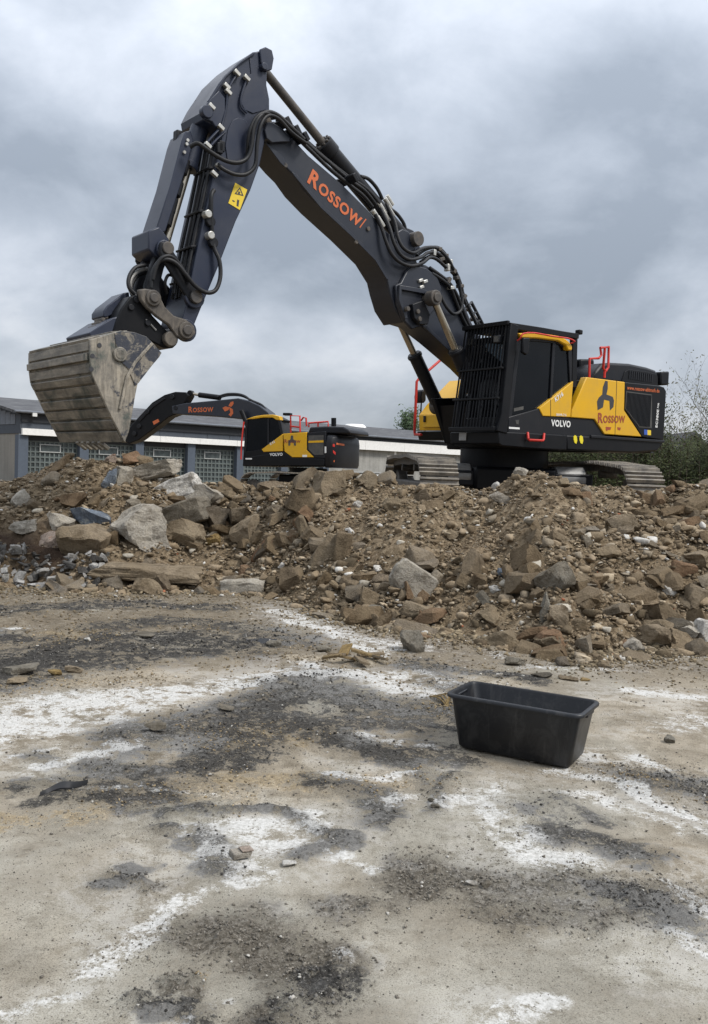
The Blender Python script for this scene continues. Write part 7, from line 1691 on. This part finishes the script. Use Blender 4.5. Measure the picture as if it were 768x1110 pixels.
tree('leafy_tree', 'pale green tree seen behind the red rail beyond the hall roof', 'tree', (P[0][0], 88, 0), 6.6, 0.5, LM['blue'], 2600, 21, leaf=0.13, depth=4, up=0.7)
# saplings and shrubs that make up the green hedge
r = random.Random(12)
HB = [(7.241,27.0,1.265),(8.66,27.0,1.316),(10.872,27.0,1.396)]
# (one mass of thin stems and small leaves that cannot be told apart)
stems = MB(); lv = []; lf = []
for k in range(430):
    x = r.uniform(HB[0][0] - 1.5, HB[2][0] + 5.0); y = 27 + r.uniform(-1.0, 3.5); h = r.uniform(2.5, 3.9) * (0.92 + 0.18 * math.sin(x * 1.7))
    p = Vector((x, y, 0.05)); top = p + Vector((r.gauss(0, 0.15), r.gauss(0, 0.15), h))
    stems.cyl(p, top, 0.018, 0.005, n=4, caps=False)
    for b_ in range(7):
        q = p.lerp(top, r.uniform(0.25, 0.95)); e2 = q + Vector((r.gauss(0, 0.3), r.gauss(0, 0.3), r.uniform(0.15, 0.5)))
        stems.cyl(q, e2, 0.008, 0.003, n=3, caps=False)
        for _ in range(48):
            c_ = q.lerp(e2, r.random()) + Vector((r.gauss(0, 0.12), r.gauss(0, 0.12), r.gauss(0, 0.14)))
            u = Vector((r.gauss(0, 1), r.gauss(0, 1), r.gauss(0, 1))).normalized(); v = u.orthogonal().normalized(); s_ = r.uniform(0.025, 0.055)
            b0_ = len(lv); lv += [c_ - u * s_, c_ + v * s_ * 0.5, c_ + u * s_, c_ - v * s_ * 0.5]; lf.append((b0_, b0_ + 1, b0_ + 2, b0_ + 3))
hedge = MB().add(lv, lf).build('hedge', LM['olive'], None, 0, 0)
tag(hedge, 'dense olive green hedge of thin saplings behind the heap on the right', None, None, 'stuff')
tag(stems.build('stems', BARK, hedge, 0, 0), None, None, None, 'stuff')
# far wooded slope beyond the hedge
hs = MB(); vs = []; fs = []
NXH, NYH = 60, 12
for j in range(NYH):
    for i in range(NXH):
        x = -40 + i * 4.2; y = 120 + j * 14
        vs.append((x, y, -0.5 + 11.0 * sst(j / 8.0) * sst((x - 10) / 55.0) + 1.2 * float(vnoise(i * 0.7, j * 0.7, 8))))
for j in range(NYH - 1):
    for i in range(NXH - 1): fs.append((j * NXH + i, j * NXH + i + 1, (j + 1) * NXH + i + 1, (j + 1) * NXH + i))
hm, nt, b = new_mat('far_meadow')
n = noise_node(nt, 0.25, 6, 0.7)
nt.links.new(ramp_node(nt, n, [(0.35, (0.03, 0.04, 0.018)), (0.6, (0.07, 0.085, 0.035))]), b.inputs['Base Color']); b.inputs['Roughness'].default_value = 0.95
o = hs.add(vs, fs).build('hillside', hm, None); tag(o, 'green slope rising far behind the hedge', None, None, 'structure')
# grey house gable between the trees
P = [(22.681,60.0,5.121),(21.796,60.0,4.022),(23.997,60.0,4.101),(22.866,60.0,1.731)]
hx0, hxa, hx1 = P[1][0], P[0][0], P[0][0] + (P[0][0] - P[1][0]) * 1.6
hs_ = empty('house', ((hx0 + hx1) / 2, 60, 0)); tag(hs_, 'grey house gable with dark roof glimpsed above the hedge at right', 'house')
W_ = (hx1 - hx0) / 2; ze, zr = P[1][2] - 0.5, P[0][2] - 0.3
HW = concrete('house_render', (0.27, 0.27, 0.255), 0.3)
MB().prism([(-W_, -0.2), (W_, -0.2), (W_, ze), (0, zr - 0.15), (-W_, ze)], 0, 9).build('wall', HW, hs_)
for sx in (-1, 1):
    MB().add([(sx * (W_ + 0.5), -0.5, ze - 0.45), (sx * 0, -0.5, zr), (sx * 0, 9.5, zr), (sx * (W_ + 0.5), 9.5, ze - 0.45), (sx * (W_ + 0.5), -0.5, ze - 0.25), (0, -0.5, zr + 0.2), (0, 9.5, zr + 0.2), (sx * (W_ + 0.5), 9.5, ze - 0.25)],
             [(0, 1, 2, 3), (7, 6, 5, 4), (0, 4, 5, 1), (2, 6, 7, 3), (0, 3, 7, 4)]).build('roof', BM['roof'], hs_)
for sx in (-0.35, 0.3):
    w_ = MB().box((sx * W_, -0.03, ze - 0.6), (0.9, 0.06, 1.0)).build('window', BM['glass'], hs_)
    MB().box((sx * W_, -0.06, ze - 1.13), (1.1, 0.12, 0.08)).build('sill', BM['wframe'], w_)
